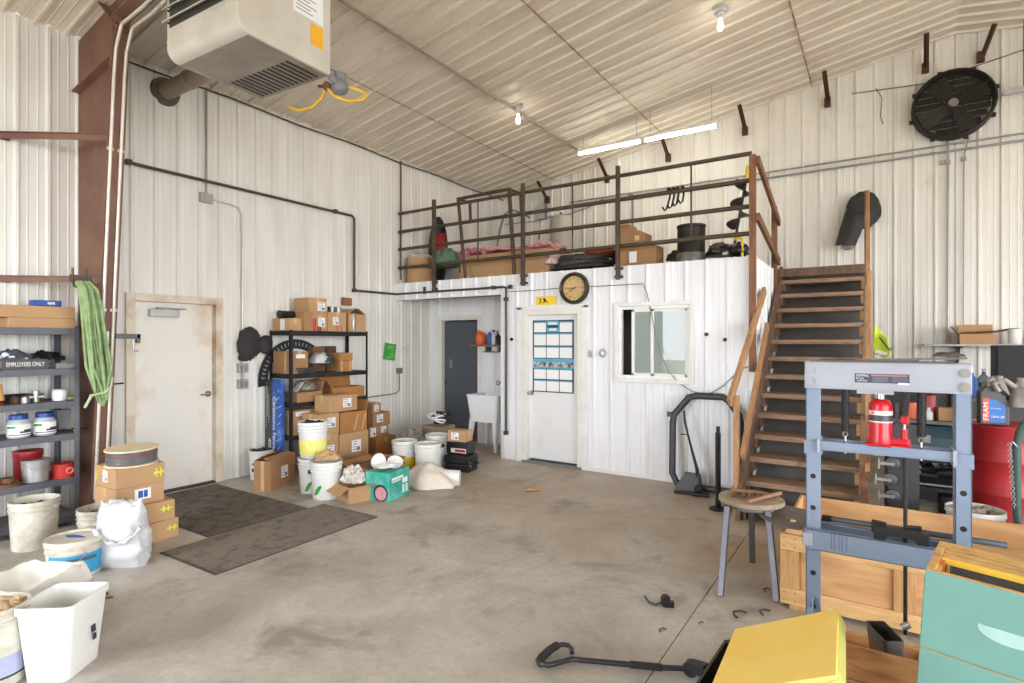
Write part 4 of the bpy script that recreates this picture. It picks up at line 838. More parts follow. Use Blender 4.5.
g = G(); g.tube([(0, -.10, 0), (0, .10, 0)], .045, 20); g.tube([(0, -.105, 0), (0, -.09, 0)], .05, 20); t = tag(g.obj('hose_piece', BLACKP, None, 40, 0, (-6.2, 4.31, z + .155 + .05)), 'short black cylinder lying on the low box, black rack top', 'tube')
single('cup', G().lathe([(0, 0), (.03, 0), (.034, .06), (0, .06)], n=16), WHITEL, 'tiny white cup on the low box, left of the black cylinder', 'cup', (-6.33, 4.25, z + .155), smooth=40)
for i, (y, m) in enumerate(((4.83, BLACKP), (4.875, WHITEL), (4.93, M('slate_cap', (90, 94, 104))), (4.975, WHITEL), (5.02, GREYP))):
    can(('black', 'first white', 'slate', 'second white', 'grey')[i] + ' filter can on the middle carton, black rack top', (-6.04, y, z + .25), .021, .075, m)
single('wood_block', G().box(0, -.09, -.055, .04, .07, .055), M('block_brown', (150, 100, 66), .8), 'small brown wood block on the wall pipe over the rack', 'block', (LX + .02, 5.42, 2.19), bevel=.004)
z = RZ[1] + .002
cbox('large carton at the left end of the rack middle shelf', (-6.18, 4.355, z), (.36, .25, .275), 0, CARD2, stickers=(('+x', .55, .78, .13, .05, 'plain'), ('-y', .7, .5, .03, .27, 'seam')))
single('tray_stack', G().box(-.03, -.20, 0, .03, .20, .03).box(-.035, -.19, .031, .03, .17, .062).box(-.03, -.20, .063, .025, .16, .09), M('charcoal_tray', (76, 76, 72), .7), 'charcoal trays stacked in front of large carton, middle shelf', 'tray', (-5.962 - .035, 4.46, z), bevel=.004) if False else None
t = thing('plastic_sack', 'open white sack of black pellets on the rack middle shelf', 'sack', (-6.12, 4.76, z), R(10))
g = G(); g.blob((0, 0, .12), (.13, .165, .135), 12, .18, 2.4, 28, 18, 0); g.obj('sack_body', BAGW, t, smooth=60)
g = G(); g.blob((.05, .045, .13), (.095, .105, .098), 14, .25, 3.5, 26, 16, 0); rn = random.Random(9)
for k in range(60):
    a, b_ = rn.uniform(-1.1, 1.1), rn.uniform(-.6, 1.2); d = Vector((math.cos(b_) * math.cos(a), math.cos(b_) * math.sin(a), math.sin(b_))); g.blob((.05 + d[0] * .097, .045 + d[1] * .10, .13 + d[2] * .095), (.014, .014, .014), k, .3, 3, 6, 4)
g.obj('contents', M('black_pellets', (46, 46, 42), .7, c2=(96, 100, 84), scale=40), t)
g = G(); [g.bar((-.05, -.2 - .012 * k, .012 + .018 * k), (.16, -.13 - .01 * k, .012 + .018 * k), .22, .012) for k in range(4)]; single('tray_stack', g, M('charcoal_tray', (76, 76, 72), .7), 'charcoal flat trays between large carton and white sack', 'tray', (-6.10, 4.60, z))
cbox('orange brown carton, lower one, right of the white sack', (-6.10, 5.05, z), (.26, .20, .145), 0, CARD3, stickers=(('+x', .15, .5, .02, .14, 'seam'), ('+x', .85, .5, .02, .14, 'seam')), tape=False)
cbox('orange brown carton, upper one, right of the white sack', (-6.10, 5.05, z + .147), (.27, .22, .10), 0, CARD3, tape=False)
cbox('dark brown carton at the shelf back behind the white sack', (-6.31, 4.84, z), (.12, .20, .33), 0, M('cardboard_brown', (120, 84, 62)), tape=False)  # cardboard in a darker brown
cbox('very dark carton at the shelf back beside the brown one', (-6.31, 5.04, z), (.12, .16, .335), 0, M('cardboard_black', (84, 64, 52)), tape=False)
z = RZ[2] + .002
cbox('open low carton of crumpled plastic on the rack third shelf', (-6.08, 4.47, z), (.26, .36, .12), 0, CARD2, open_=True, fl={'+y': 20}, tape=False)
single('wrap', G().blob((0, 0, .06), (.12, .16, .10), 21, .5, 3.0, 30, 20, 0), M('grey_film', (150, 146, 134), .4, bump=.6, bscale=30, c2=(96, 92, 82)), 'crumpled grey plastic heaped in the low open carton', 'plastic', (-6.08, 4.47, z + .08), smooth=40)
single('paper', G().bar((0, -.05, .0), (.02, .03, .12), .1, .003), WHITEL, 'white paper slip standing above the crumpled grey plastic', 'paper', (-6.02, 4.36, z + .125))
cbox('long open orange carton at right of the third shelf', (-6.10, 5.09, z), (.28, .54, .14), 0, CARD3, open_=True, fl={'-x': 10, '-y': 40}, tape=False)
cbox('dark carton at the back of the third shelf', (-6.30, 4.72, z), (.13, .26, .24), 0, CARD3, tape=False)
cbox('carton on the lowest visible rack shelf, white strip label', (-6.12, 4.40, RZ[3]), (.28, .30, .30), 0, CARD, stickers=(('+x', .45, .85, .2, .05, 'plain'),))
# cartons stacked on the floor in front of the rack
FX = -5.755
cbox('lowest carton at left of the floor stack before the rack', (FX, 4.475, 0), (.30, .30, .49), 0, CARD, stickers=(('+x', .62, .6, .11, .13),))
cbox('second carton at left of the floor stack, white label', (FX, 4.48, .491), (.30, .31, .255), 0, CARD, stickers=(('+x', .62, .55, .12, .12),))
cbox('lowest carton at right of the floor stack, big white label', (FX, 4.875, 0), (.30, .47, .465), 0, CARD, stickers=(('+x', .57, .62, .15, .15),))
t = cbox('open orange carton with two pale straps, floor stack right', (FX, 4.875, .466), (.28, .44, .26), 0, CARD3, open_=True, fl={'+y': 15, '-x': 5}, tape=False)
g = G()
for y0 in (.0, .13): g.bar((.142, y0, .02), (.142, y0 + .07, .22), .018, .003, (1, 0, 0))
g.obj('strap', TAPE, t)
cbox('topmost carton of the floor stack before the rack, white label', (FX - .01, 4.72, .747), (.28, .44, .205), 0, CARD, stickers=(('+x', .63, .5, .13, .11),))
cbox('small low carton right of the rack, at the bottom', (-6.10, 5.70, 0), (.40, .40, .26), R(3), CARD3)
cbox('carton with two white labels right of the rack, lower', (-6.13, 5.64, .262), (.32, .36, .16), 0, CARD2, stickers=(('+x', .2, .5, .10, .12), ('+x', .75, .6, .10, .09)))
cbox('carton right of the rack, white label, upper', (-6.13, 5.70, .423), (.30, .33, .18), 0, CARD2, stickers=(('+x', .4, .55, .12, .11),))
cbox('small carton perched highest right of the rack', (-6.13, 5.62, .604), (.26, .17, .14), 0, CARD2, stickers=(('+x', .5, .45, .08, .09),))
t = thing('carton_banner', 'tall blue and black fence carton standing at the rack left end', 'box', (-6.235, 4.172, 0), 0, None, (0, 0, 0))
w_, d_, h_ = .335, .045, 1.15
g = G(); g.box(-w_ / 2 + .15, -d_ / 2, 0, w_ / 2, d_ / 2, h_); g.obj('blue_panel', M('fence_blue', (36, 84, 168), .4, c2=(110, 150, 210), scale=5, mixlo=.5, mixhi=.7), t, bevel=.003)
g = G(); g.box(-w_ / 2, -d_ / 2, 0, -w_ / 2 + .149, d_ / 2, h_); g.obj('dark_panel', M('fence_dark', (66, 68, 72), .5), t, bevel=.003)
text('Continuous Fence & C', .092, WHITEL, t, (.025, -d_ / 2 - .002, .54), (PI / 2, R(90), 0), sx=.95)
text('40E E', .085, WHITEL, t, (-.07, -d_ / 2 - .002, .33), (PI / 2, R(90), 0))
g = G()
for k, (x, za, zb) in enumerate(((-.14, .55, 1.10), (-.115, .70, 1.05), (-.09, .62, .98))):
    q = za
    while q < zb: g.box(x - .006, -d_ / 2 - .0015, q, x + .006, -d_ / 2, q + .02); q += .03
g.obj('small_print', LGREY, t)
g = G(); [g.bar((.03 + .1 * random.random(), -d_ / 2 - .001, .2 + .1 * k), (.10 + .08 * random.random(), -d_ / 2 - .001, .24 + .1 * k), .012, .002, (0, 1, 0)) for k in range(9)]; g.obj('pale_streaks', M('pale_blue_print', (150, 190, 230)), t)
# in front of the rack
PELL = M('black_clips', (40, 42, 40), .6)
t = bucket('white bucket of black pellets by the wall, behind a carton', (-6.14, 3.93, 0), .135, .12, .34, PLASW, fill=(PELL, .32, .02, 5), ribs=1)
g = G()
for k in range(5): a = R(-78 + 9 * k); g.cb((.1305 * math.cos(a), .1305 * math.sin(a), .19), (.006, .012, .012 + .05 * ((k * 7) % 3) / 2)); g.cb((.129 * math.cos(a), .129 * math.sin(a), .12), (.006, .014, .04))
g.obj('printed_marks', INK, t)
cbox('big open-topped carton on the floor at the door mat corner', (-5.685, 3.81, 0), (.20, .48, .325), R(24), CARD2, open_=True, fl={'-x': -60, '+x': -75}, tape=False, stickers=(('+x', .55, .5, .13, .13), ('-y', .5, .5, .04, .32, 'seam')))
LEAF = M('leaf_green', (60, 160, 60), .5)
def leaf_band(t, r0, r1, h, a0, a1, z0):
    g = G(); n = 14
    for k in range(n):
        u0, u1 = k / n, (k + 1) / n
        def P(u, s): a = R(a0 + (a1 - a0) * u); zz = z0 + .10 * u + s * .035 * math.sin(PI * u); r = r0 + (r1 - r0) * zz / h + .0015; return (r * math.cos(a), r * math.sin(a), zz)
        g.add([P(u0, -1), P(u1, -1), P(u1, 1), P(u0, 1)], [(0, 1, 2, 3)])
    g.obj('green_leaf_print', LEAF, t)
tA = bucket('white bucket with green leaf print carrying another bucket', (-5.14, 3.90, 0), .152, .134, .37, PLASW, bail=-60, rz=0); leaf_band(tA, .134, .152, .37, -75, -40, .03)
g = G(); g.box(.149, -.04, .22, .152, -.01, .26, Matrix.Rotation(R(-42), 4, 'Z')); g.obj('small_stamp', INK, tA)
tB = bucket('white bucket with green leaf print and brown paper, frontmost', (-4.83, 3.83, 0), .156, .138, .38, PLASW, bail=-70, rz=R(20)); leaf_band(tB, .138, .156, .38, -115, -75, .05)
single('paper', G().blob((0, 0, .05), (.125, .12, .10), 31, .4, 2.6, 26, 16, .02), M('kraft_paper', (196, 160, 116), .9, bump=.4, bscale=14), 'crumpled brown paper stuffed in the front leaf bucket', 'paper', (-4.83, 3.83, .33), smooth=30)
bucket('white bucket with yellow label and black pellets, on a bucket', (-5.14, 3.90, .372), .155, .132, .385, PLASW, band=(.04, .20, M('pale_yellow_label', (240, 236, 130), .5), -130, 60), fill=(PELL, .35, .03, 8), ribs=3)
# low carton of wrapping, turquoise box, cloth
cbox('torn low carton holding clear packing film, beside leaf bucket', (-4.53, 3.93, 0), (.30, .26, .16), R(-14), CARD, open_=True, fl={'-y': 120, '+x': 80, '+y': 30}, tape=False)
single('packing_film', G().blob((0, 0, .1), (.12, .10, .13), 41, .45, 3.6, 40, 26, -.02), M('clear_film', (216, 211, 204), .25, c2=(184, 176, 166), bump=.6, bscale=25), 'crumpled clear packing film in the torn low carton', 'plastic', (-4.54, 3.94, .10), smooth=25)
cbox('long flat open carton behind the torn low carton', (-4.86, 4.52, 0), (.32, .50, .20), R(8), CARD2, open_=True, fl={'+x': 85, '-x': 70, '+y': 75}, tape=False)
cbox('flattened carton lying beside the floor stack', (-5.30, 4.62, 0), (.40, .48, .22), R(-4), CARD2, open_=True, fl={'+x': 80, '-y': 70}, tape=False)
t = cbox('turquoise printed carton with white cups on top', (-4.305, 4.19, 0), (.29, .36, .29), R(10.5), TEALBOX, tape=False, name='printed_carton')
T = stick('+x', .29, .36, .29, .5, .5, 0, 0) @ Matrix.Scale(.85, 4); g = G(); g.box(-.16, .07, .001, .08, .10, .0025, T); g.box(-.16, .045, .001, .02, .06, .0025, T); g.box(.06, -.12, .001, .10, -.02, .0025, T); g.box(.13, -.12, .001, .17, -.02, .0025, T); g.box(.06, .0, .001, .17, .06, .002, T); g.obj('white_print', WHITEL, t)
T = stick('-y', .29, .36, .29, .5, .5, 0, 0) @ Matrix.Scale(.8, 4) @ Matrix.Translation((0, -.02, 0)); g = G(); g.lathe([(0, .001), (.11, .001), (.11, .003), (0, .003)], n=24, T=T @ Matrix.Translation((.05, -.06, 0))); g.obj('dark_arc_print', INK, t); g = G(); g.lathe([(0, .003), (.085, .003), (.085, .0045), (0, .0045)], n=24, T=T @ Matrix.Translation((.055, -.064, 0))); g.obj('pink_print', M('pink_print', (214, 150, 160)), t)
for i, (p, rr_) in enumerate((((-4.37, 4.13, .37), (R(60), R(30), 0)), ((-4.24, 4.23, .355), (R(20), R(30), 0)))):
    g = G(); g.lathe([(0, -.012), (.075, -.01), (.082, .02), (.078, .02), (.07, -.004), (0, -.006)][::1], n=26); single('lid', g, PLASW, ('round white lid tilted on the turquoise carton, left', 'round white lid lying on the turquoise carton, right')[i], 'lid', p, rr_, smooth=40)
single('foam_sheet', G().blob((0, 0, .03), (.12, .14, .045), 51, .3, 2, 24, 12, 0), PLASW, 'white foam wrap draped over the turquoise carton', 'foam', (-4.30, 4.19, .292), smooth=50)
t = thing('drop_cloth', 'off-white canvas cloth heaped on the floor beside turquoise carton', 'cloth', (-4.24, 4.80, 0), R(20))
g = G(); vs = []; fs = []; NU, NV = 56, 22
for i_ in range(NV + 1):
    th = PI / 2 * i_ / NV
    for j_ in range(NU):
        a = 2 * PI * j_ / NU; fold = 1 + .10 * math.sin(th) * math.sin(a * 7 + 1.5 * math.sin(a * 2)) + .07 * noise.noise(Vector((math.cos(a) * 3, math.sin(a) * 3, th * 2)))
        x = .31 * math.sin(th) * math.cos(a) * fold; y = .24 * math.sin(th) * math.sin(a) * fold; z_ = (.24 - .16 * max(0, math.cos(a)) * math.sin(th)) * math.cos(th) ** .8 * (1 + .12 * noise.noise(Vector((x * 9, y * 9, 2)))) + .006
        vs.append((x, y, z_))
for i_ in range(NV):
    for j_ in range(NU): fs.append((i_ * NU + j_, (i_ + 1) * NU + j_, (i_ + 1) * NU + (j_ + 1) % NU, i_ * NU + (j_ + 1) % NU))
g.add(vs, fs); g.obj('cloth', CLOTH, t, smooth=70)
t = bucket('white pail lying on its side in the canvas cloth', (-3.98, 4.99, .085), .082, .075, .20, PLASW, ribs=1, rot=(R(90), 0, R(-60)))
# buckets right of the floor pile
bucket('white bucket with yellow lower label, lid on, behind the canvas', (-4.95, 5.10, 0), .148, .132, .38, PLASW, lid=PLASW, band=(.05, .20, M('bright_yellow_label', (238, 200, 50), .5)), ribs=3)
bucket('white lidded bucket directly behind the canvas cloth', (-4.61, 5.15, 0), .158, .14, .37, PLASW, lid=PLASW, ribs=3)
bucket('white bucket farther back, left of the black tool cases', (-4.90, 5.66, 0), .15, .134, .38, PLASW, lid=PLASW, ribs=2)
t = bucket('small grey-white pail squeezed beside the black tool cases', (-4.70, 5.42, 0), .09, .08, .30, M('greyish_pail', (206, 208, 214), .4), lid=BLACKP, ribs=1)
single('plastic_bundle', G().blob((0, 0, .17), (.19, .18, .24), 61, .35, 2.4, 30, 20, -.17), M('smoky_film', (150, 142, 134), .3, c2=(108, 100, 94), bump=.5, bscale=22), 'bundle of clear wrapped goods behind the yellow-label bucket', 'plastic', (-5.42, 5.74, 0), smooth=35)
cbox('carton under the tangled white cables', (-5.32, 6.16, 0), (.36, .34, .42), 0, M('cardboard_grey', (150, 132, 112)), tape=False)
t = thing('cable_tangle', 'tangle of white cables heaped on a carton behind buckets', 'cable', (-5.27, 6.14, .425))
rn = random.Random(12)
for k in range(5):
    g = G(); a = rn.uniform(0, 6); R0 = rn.uniform(.08, .13); pts = []
    for i in range(26): q = a + i * .34; pts.append((R0 * math.cos(q) + .05 * math.sin(k * 2), R0 * math.sin(q) + .05 * math.cos(k * 3), .02 + .03 * k + .05 * abs(math.sin(q * .7 + k))))
    g.tube(pts, .011, 6); g.obj('loop', WHITEL if k % 2 else BLACKP, t, smooth=60)
# black tool cases
t = thing('tool_case', 'black plastic tool case with handle on floor near sink', 'case', (-4.42, 5.56, 0), R(12))
g = G(); g.box(-.17, -.13, 0, .17, .13, .10); g.box(-.175, -.135, .103, .175, .135, .20); g.obj('case_body', BLACKP, t, bevel=.014)
g = G(); g.tube([(.175, -.07, .10), (.22, -.06, .10), (.225, 0, .10), (.22, .06, .10), (.175, .07, .10)], .010, 8); g.obj('handle', BLACKM, t, smooth=50)
g = G(); [g.box(.172, y - .02, .07, .185, y + .02, .13) for y in (-.10,)]; g.obj('latch', CHROME, t); g = G(); g.box(.172, .085, .07, .185, .12, .13); g.obj('latch', CHROME, t)
t = thing('tool_case', 'black tool box with a red and white label, on the case', 'case', (-4.47, 5.62, .202), R(8))
g = G(); g.box(-.15, -.11, 0, .15, .11, .15); g.obj('case_body', BLACKP, t, bevel=.01)
g = G(); g.box(-.08, -.1125, .02, .14, -.1105, .075); g.mi(1); g.box(-.02, -.1135, .03, .13, -.1122, .065); g.obj('label', [WHITEL, RED], t)
cbox('small carton on top of the black tool box', (-4.48, 5.62, .354), (.26, .18, .14), R(8), CARD, stickers=(('-y', .4, .5, .11, .09),), tape=True)
# laundry sink in the alcove
t = thing('utility_sink', 'white plastic laundry sink on splayed legs in the alcove', 'sink', (-4.945, 6.945, 0))
stackq([ringq(.24, .22, .42, .05), ringq(.285, .255, .80, .05), ringq(.292, .262, .80, .05), ringq(.292, .262, .825, .05), ringq(.275, .245, .825, .05), ringq(.225, .205, .46, .05)], 'basin', M('sink_white', (238, 238, 240), .35, var=.02), t)
for sx in (-1, 1):
    for sy in (-1, 1):
        g = G(); g.hexa([(sx * .25 - .018, sy * .23 - .018, 0), (sx * .25 + .018, sy * .23 - .018, 0), (sx * .25 + .018, sy * .23 + .018, 0), (sx * .25 - .018, sy * .23 + .018, 0)], [(sx * .205 - .04, sy * .18 - .03, .47), (sx * .205 + .04, sy * .18 - .03, .47), (sx * .205 + .04, sy * .18 + .03, .47), (sx * .205 - .04, sy * .18 + .03, .47)]); g.obj('leg', MATS['sink_white'], t)
g = G(); g.tube([(.22, .19, .82), (.22, .19, .96), (.20, .14, 1.02), (.15, .02, 1.0), (.14, 0, .96)], .013, 10); g.cyl((.16, .20, .82), (.28, .20, .85), .02); g.ring((.14, -.01, 1.0), .03, .008, 'y', 16, 6); g.obj('faucet', CHROME, t, smooth=50)
g = G(); g.tube([(.30, .2, .9), (.33, .2, .8), (.33, .2, .5), (.31, .2, .35)], .014, 8); g.tube([(.36, .22, .95), (.36, .22, .2)], .012, 8); g.obj('water_pipe', DARKSTEEL, t, smooth=50)
t = thing('wall_shelf', 'small wooden shelf with towel bar above the laundry sink', 'shelf', (-5.17, 7.14, 1.56))
g = G(); g.box(-.26, -.09, -.015, .28, .08, .01); g.obj('shelf_plank', M('shelf_plank_wood', (150, 98, 62), .7), t); g = G(); g.box(.03, -.07, -.02, .05, .07, -.10); g.box(.26, -.07, -.02, .28, .07, -.10); g.tube([(.0, -.08, -.10), (.30, -.08, -.10)], .009, 8); g.obj('bar', GREYM, t)
t = thing('jug', 'orange jug on the small shelf above the sink', 'jug', (-5.27, 7.13, 1.571)); t.scale = (.8, .8, .84); g = G(); g.lathe([(0, 0), (.085, 0), (.10, .03), (.105, .12), (.095, .19), (.06, .225), (.05, .24), (0, .24)], n=26); g.obj('jug_body', ORANGE, t, smooth=50); g = G(); g.tube([(.06, -.03, .22), (.0, -.05, .27), (-.06, -.03, .22)], .012, 8); g.obj('handle', ORANGE, t, smooth=50)
for i, (x, m) in enumerate(((-5.10, M('blue_bottle', (70, 110, 190), .35)), (-5.02, M('white_bottle', (220, 222, 228), .35)))):
    t = thing('bottle', ('blue bottle on the small shelf above the sink', 'white bottle at the shelf right end above the sink')[i], 'bottle', (x, 7.13, 1.571)); g = G(); g.lathe([(0, 0), (.035, 0), (.038, .01), (.038, .15), (.02, .18), (.016, .20), (0, .20)], n=20); g.obj('bottle_body', m, t, smooth=45); g = G(); g.lathe([(.02, .20), (.02, .23), (0, .23)], n=16); g.obj('cap', WHITEL if i == 0 else BLACKP, t)
single('pump_bottle', G().lathe([(0, 0), (.04, 0), (.042, .12), (.02, .15), (.008, .16), (.008, .21), (0, .21)], n=18), BLACKP, 'dark pump bottle at the far right above the sink', 'bottle', (-4.93, 7.12, 1.571), smooth=45)
# ------------------------------------------------------------------ office front
pipe('drop_pipe', [(-6.36, OY - .05, 2.365), (-4.35, OY - .05, 2.37), (-4.29, OY - .05, 2.36), (-4.288, OY - .05, 2.3), (-4.288, OY - .05, .34)], .016, M('dark_grey_pipe', (76, 74, 74), .5, .3), 'dark pipe along alcove header, dropping beside the office door', 'pipe', [(-4.288, OY - .05, 2.2), (-4.288, OY - .05, .37), (-4.50, OY - .05, 2.37), (-4.22, OY - .05, 2.365)])
single('pipe_clip', G().box(-.015, -.03, -.06, .015, .0, .05), RUST, 'rusty clip on the alcove header pipe', 'clip', (-5.78, OY - .03, 2.40))
t = thing('sign', 'small yellow sign above the office door', 'sign', (-3.67, OY - .022, 2.155), 0, None, (0, R(0), 0))
g = G(); g.box(-.15, -.004, -.058, .15, .002, .058); g.obj('panel', YELSIGN, t)
g = G(); g.tube([(-.085, -.005, .03), (-.08, -.005, -.01), (-.10, -.005, -.03)], .007, 6); g.prism([(-.05, -.03), (-.03, .0), (-.05, .03), (-.02, .035), (.0, .01), (.03, -.03), (.015, -.03), (-.01, -.005), (-.03, -.03)], 'y', -.006, -.004); g.obj('black_figure', BLACKP, t)
t = thing('wall_clock', 'round wall clock with a dark rim above the office door', 'clock', (-3.255, OY - .022, 2.297))
TC = Matrix.Rotation(PI / 2, 4, 'X')
g = G(); g.lathe([(.155, .012), (.16, .045), (.175, .06), (.195, .05), (.205, .02), (.205, 0), (.155, 0), (.155, .012)], n=48, T=TC); g.obj('rim', M('bronze_rim', (66, 58, 50), .4, .4), t, smooth=40)
g = G(); g.lathe([(0, .0), (.158, .0), (.158, .012), (0, .012)], n=40, T=TC); g.obj('dial', M('aged_dial', (214, 184, 128), .6, c2=(190, 150, 90), scale=7), t)
for k in range(12):
    a = R(90 - 30 * (k + 1)); text(('I', 'II', 'III', 'IV', 'V', 'VI', 'VII', 'VIII', 'IX', 'X', 'XI', 'XII')[k], .034, INK, t, (.125 * math.cos(a), -.0135, .125 * math.sin(a)), (PI / 2, 0, 0), 'numeral', sx=.8)
for L_, a, nm in ((.12, 182, 'minute_hand'), (.085, 208, 'hour_hand')):
    g = G(); e = Vector((math.cos(R(a)), 0, math.sin(R(a)))); g.bar(tuple(Vector((0, -.017, 0)) - e * .03), tuple(Vector((0, -.017, 0)) + e * L_), .012 if nm[0] == 'h' else .008, .002, (0, 1, 0)); g.obj(nm, M('brown_hand', (96, 70, 40), .4), t)
t = thing('poster', 'blue and white schedule poster taped on the office door', 'poster', (-3.60, OY + .034, 1.425)); t.scale = (1.1, 1, 1.06)
PW, PH = .56, .90
g = G(); g.box(-PW / 2, -.003, -PH / 2, PW / 2, 0, PH / 2); g.obj('backing', M('poster_navy', (44, 62, 82), .5), t)
CY = M('poster_cyan', (88, 178, 206), .5)
for row, (za, zb) in enumerate(((.30, .43), (.135, .285), (-.02, .12), (-.285, -.155), (-.435, -.30))):
    for c_ in range(3):
        xa = -PW / 2 + .02 + c_ * .177
        if row == 0 and c_ == 1: continue
        g = G(); g.box(xa, -.006, za, xa + .165, -.003, zb); g.mi(1); g.box(xa, -.0065, zb - .014, xa + .165, -.006, zb); g.obj('calendar_panel', [WHITEL, CY], t)
for q in ((-PW / 2, -.005, -.075, PW / 2, -.003, -.03), (-PW / 2, -.005, -.15, PW / 2, -.003, -.135), (-.085, -.005, .30, .085, -.003, .44)): g = G(); g.box(*q); g.obj('cyan_band', CY, t)
g = G(); g.box(-PW / 2, -.0055, -.135, PW / 2, -.003, -.075); g.obj('photo_strip', M('poster_photo', (196, 190, 196), .5, c2=(70, 66, 74), scale=16, mixlo=.4, mixhi=.6), t)
g = G(); g.box(-.06, -.007, .395, .06, -.005, .42); g.box(-.05, -.007, .32, .05, -.005, .345); g.mi(1); g.box(-.075, -.0065, .355, .075, -.005, .385); g.obj('heading', [WHITEL, INK], t)
t = thing('thermostat', 'round dial thermostat right of the office door', 'thermostat', (-2.873, OY - .002, 1.474)); g = G(); g.lathe([(0, .04), (.03, .04), (.045, .03), (.055, .005), (.055, 0), (0, 0)][::-1], n=26, T=TC); g.obj('housing', LGREY, t, smooth=35); g = G(); g.lathe([(0, .05), (.025, .048), (.028, .04), (0, .04)][::-1], n=20, T=TC); g.obj('dial', CHROME, t, smooth=35)
single('switch_plate', G().box(-.03, -.026, -.045, .03, -.018, .045).box(-.006, -.036, -.012, .006, -.026, .012), LGREY, 'small light switch left of the round thermostat', 'switch', (-3.05, OY, 1.465), bevel=.002)
pts = [(-4.25, 2.302), (-3.9, 2.300), (-3.471, 2.31), (-2.9, 2.306), (-2.355, 2.305), (-2.30, 2.20), (-2.26, 2.0), (-2.209, 1.757), (-2.14, 1.5), (-2.055, 1.292), (-1.93, 1.15), (-1.78, 1.06), (-1.66, 1.035), (-1.561, 1.051), (-1.43, 1.14), (-1.319, 1.258), (-1.227, 1.337), (-1.15, 1.36)]
pipe('cable', [(x, OY - .03, z_) for x, z_ in pts], .005, M('grey_cable', (110, 106, 104)), 'thin grey cable strung across the office front to the stairs', 'cable', n=6)
for i, (x, z_) in enumerate(((-1.62, 1.70), (-1.42, 1.64), (-4.22, 1.65))):
    single('wall_plug', G().cyl((0, 0, 0), (0, -.02, 0), .022, n=14), BLACKP, ('small black plug in the office front, right of window', 'larger black plug in office front, nearest the stairs', 'black plug left of the office door frame')[i], 'plug', (x, OY - .005, z_))
# cab frame, dustpan, post
pipe('cab_frame', [(-1.86, 6.16, .045), (-1.93, 6.18, .16), (-1.95, 6.26, .72), (-1.94, 6.28, .80), (-1.78, 6.31, 1.0), (-1.70, 6.315, 1.02), (-1.42, 6.315, 1.02), (-1.36, 6.31, .98), (-1.25, 6.28, .84), (-1.235, 6.27, .76), (-1.235, 6.18, .16), (-1.29, 6.16, .045), (-1.86, 6.16, .045)], .038, M('charcoal_tube', (64, 66, 72), .45, .3), 'black tubular hoop frame leaning on the office front', 'frame', [(-1.985, 6.27, .80), (-1.945, 6.23, .42), (-1.93, 6.2, .28)])
t = thing('dustpan', 'grey long-handled dustpan standing inside the hoop frame', 'dustpan', (-1.72, 6.10, 0), R(-10))
g = G(); g.hexa([(-.15, -.06, .005), (.13, -.06, .005), (.13, .06, .005), (-.15, .06, .005)], [(-.07, .03, .20), (.10, .03, .20), (.10, .06, .20), (-.07, .06, .20)]); g.obj('pan', M('pan_grey', (96, 96, 100), .6), t, bevel=.006)
g = G(); g.tube([(.10, 0, .02), (.06, .04, .25), (-.06, .08, .62), (-.10, .10, .74), (-.11, .10, .86)], [.012, .012, .012, .014, .010], 8); g.tube([(.13, -.02, .03), (.09, .02, .25), (-.05, .07, .60), (-.13, .07, .60)], .008, 8); g.obj('handles', BLACKP, t, smooth=50)
g = G(); g.blob((.12, -.02, .05), (.05, .05, .05), 3, .2); g.obj('brush', BLACKM, t, smooth=50)
t = thing('jack_post', 'black steel post on a round base before the hoop frame', 'post', (-1.31, 5.62, 0)); g = G(); g.cyl((0, 0, .02), (0, 0, .74), .026, n=4) ; g.cyl((0, 0, .74), (0, 0, .80), .018, n=10); g.obj('shaft', BLACKM, t); g = G(); g.lathe([(0, 0), (.085, 0), (.085, .012), (.04, .03), (0, .03)], n=24); g.obj('base', BLACKM, t, smooth=35)
single('rod', G().cyl((-.18, 0, .02), (.18, .02, .02), .018).cyl((.02, 0, .02), (.07, .0, .02), .022), BLACKM, 'short black rod with pale band on floor by hoop frame', 'rod', (-1.66, 5.96, 0), smooth=40)
# ------------------------------------------------------------------ loft railing
RYY = 6.462
for i, (z_, xe) in enumerate(((3.646, -1.16), (3.357, -1.13), (3.078, -1.13), (2.786, -1.13))):
    pipe('guard_rail', [(-6.39, RYY, z_), (xe, RYY, z_)], .026 if i else .024, DARKSTEEL, 'dark pipe rail of the loft, ' + ('topmost', 'second from top', 'third from top', 'lowest')[i] + ' of the four', 'rail', n=12)
for i, x in enumerate((-5.591, -4.016, -2.657)):
    t = thing('rail_post', ('dark loft rail post left, in front of the green bundle', 'dark loft rail post at the right end of the large carton', 'dark loft rail post above the clock, by the stacked cartons')[i], 'post', (x, OY - .045, 0))
    g = G(); g.box(-.024, -.022, 2.37, .024, .022, 3.745); g.obj('post', DARKSTEEL, t, bevel=.003)
    for z_ in (2.40, 2.50): g = G(); g.box(-.045, .0, z_ - .012, .06, .025, z_ + .022); g.obj('anchor_plate', DARKSTEEL, t)
for i, (x, za, zb, lab) in enumerate(((-6.385, 2.78, 3.65, 'thin dark upright closing the loft rails at the left wall'), (-4.85, 2.79, 3.655, 'thin upright rod inside the leaning pipe frame, loft rail'), (-3.325, 2.80, 3.66, 'thin upright rod before the tank on loft railing'), (-1.81, 2.79, 3.65, 'thin upright rod behind the black canister, loft railing'))):
    pipe('rail_rod', [(x, RYY + .03, za), (x, RYY + .03, zb)], .011, DARKSTEEL, lab, 'rod', n=8)
t = thing('pipe_gate', 'leaning dark pipe frame with four legs, propped on the loft rails', 'frame', (0, 6.52, 0))
g = G(); g.tube([(-5.10, .0, 2.555), (-5.236, .0, 3.735)], .026, 10); g.obj('leg', DARKSTEEL, t, smooth=40)
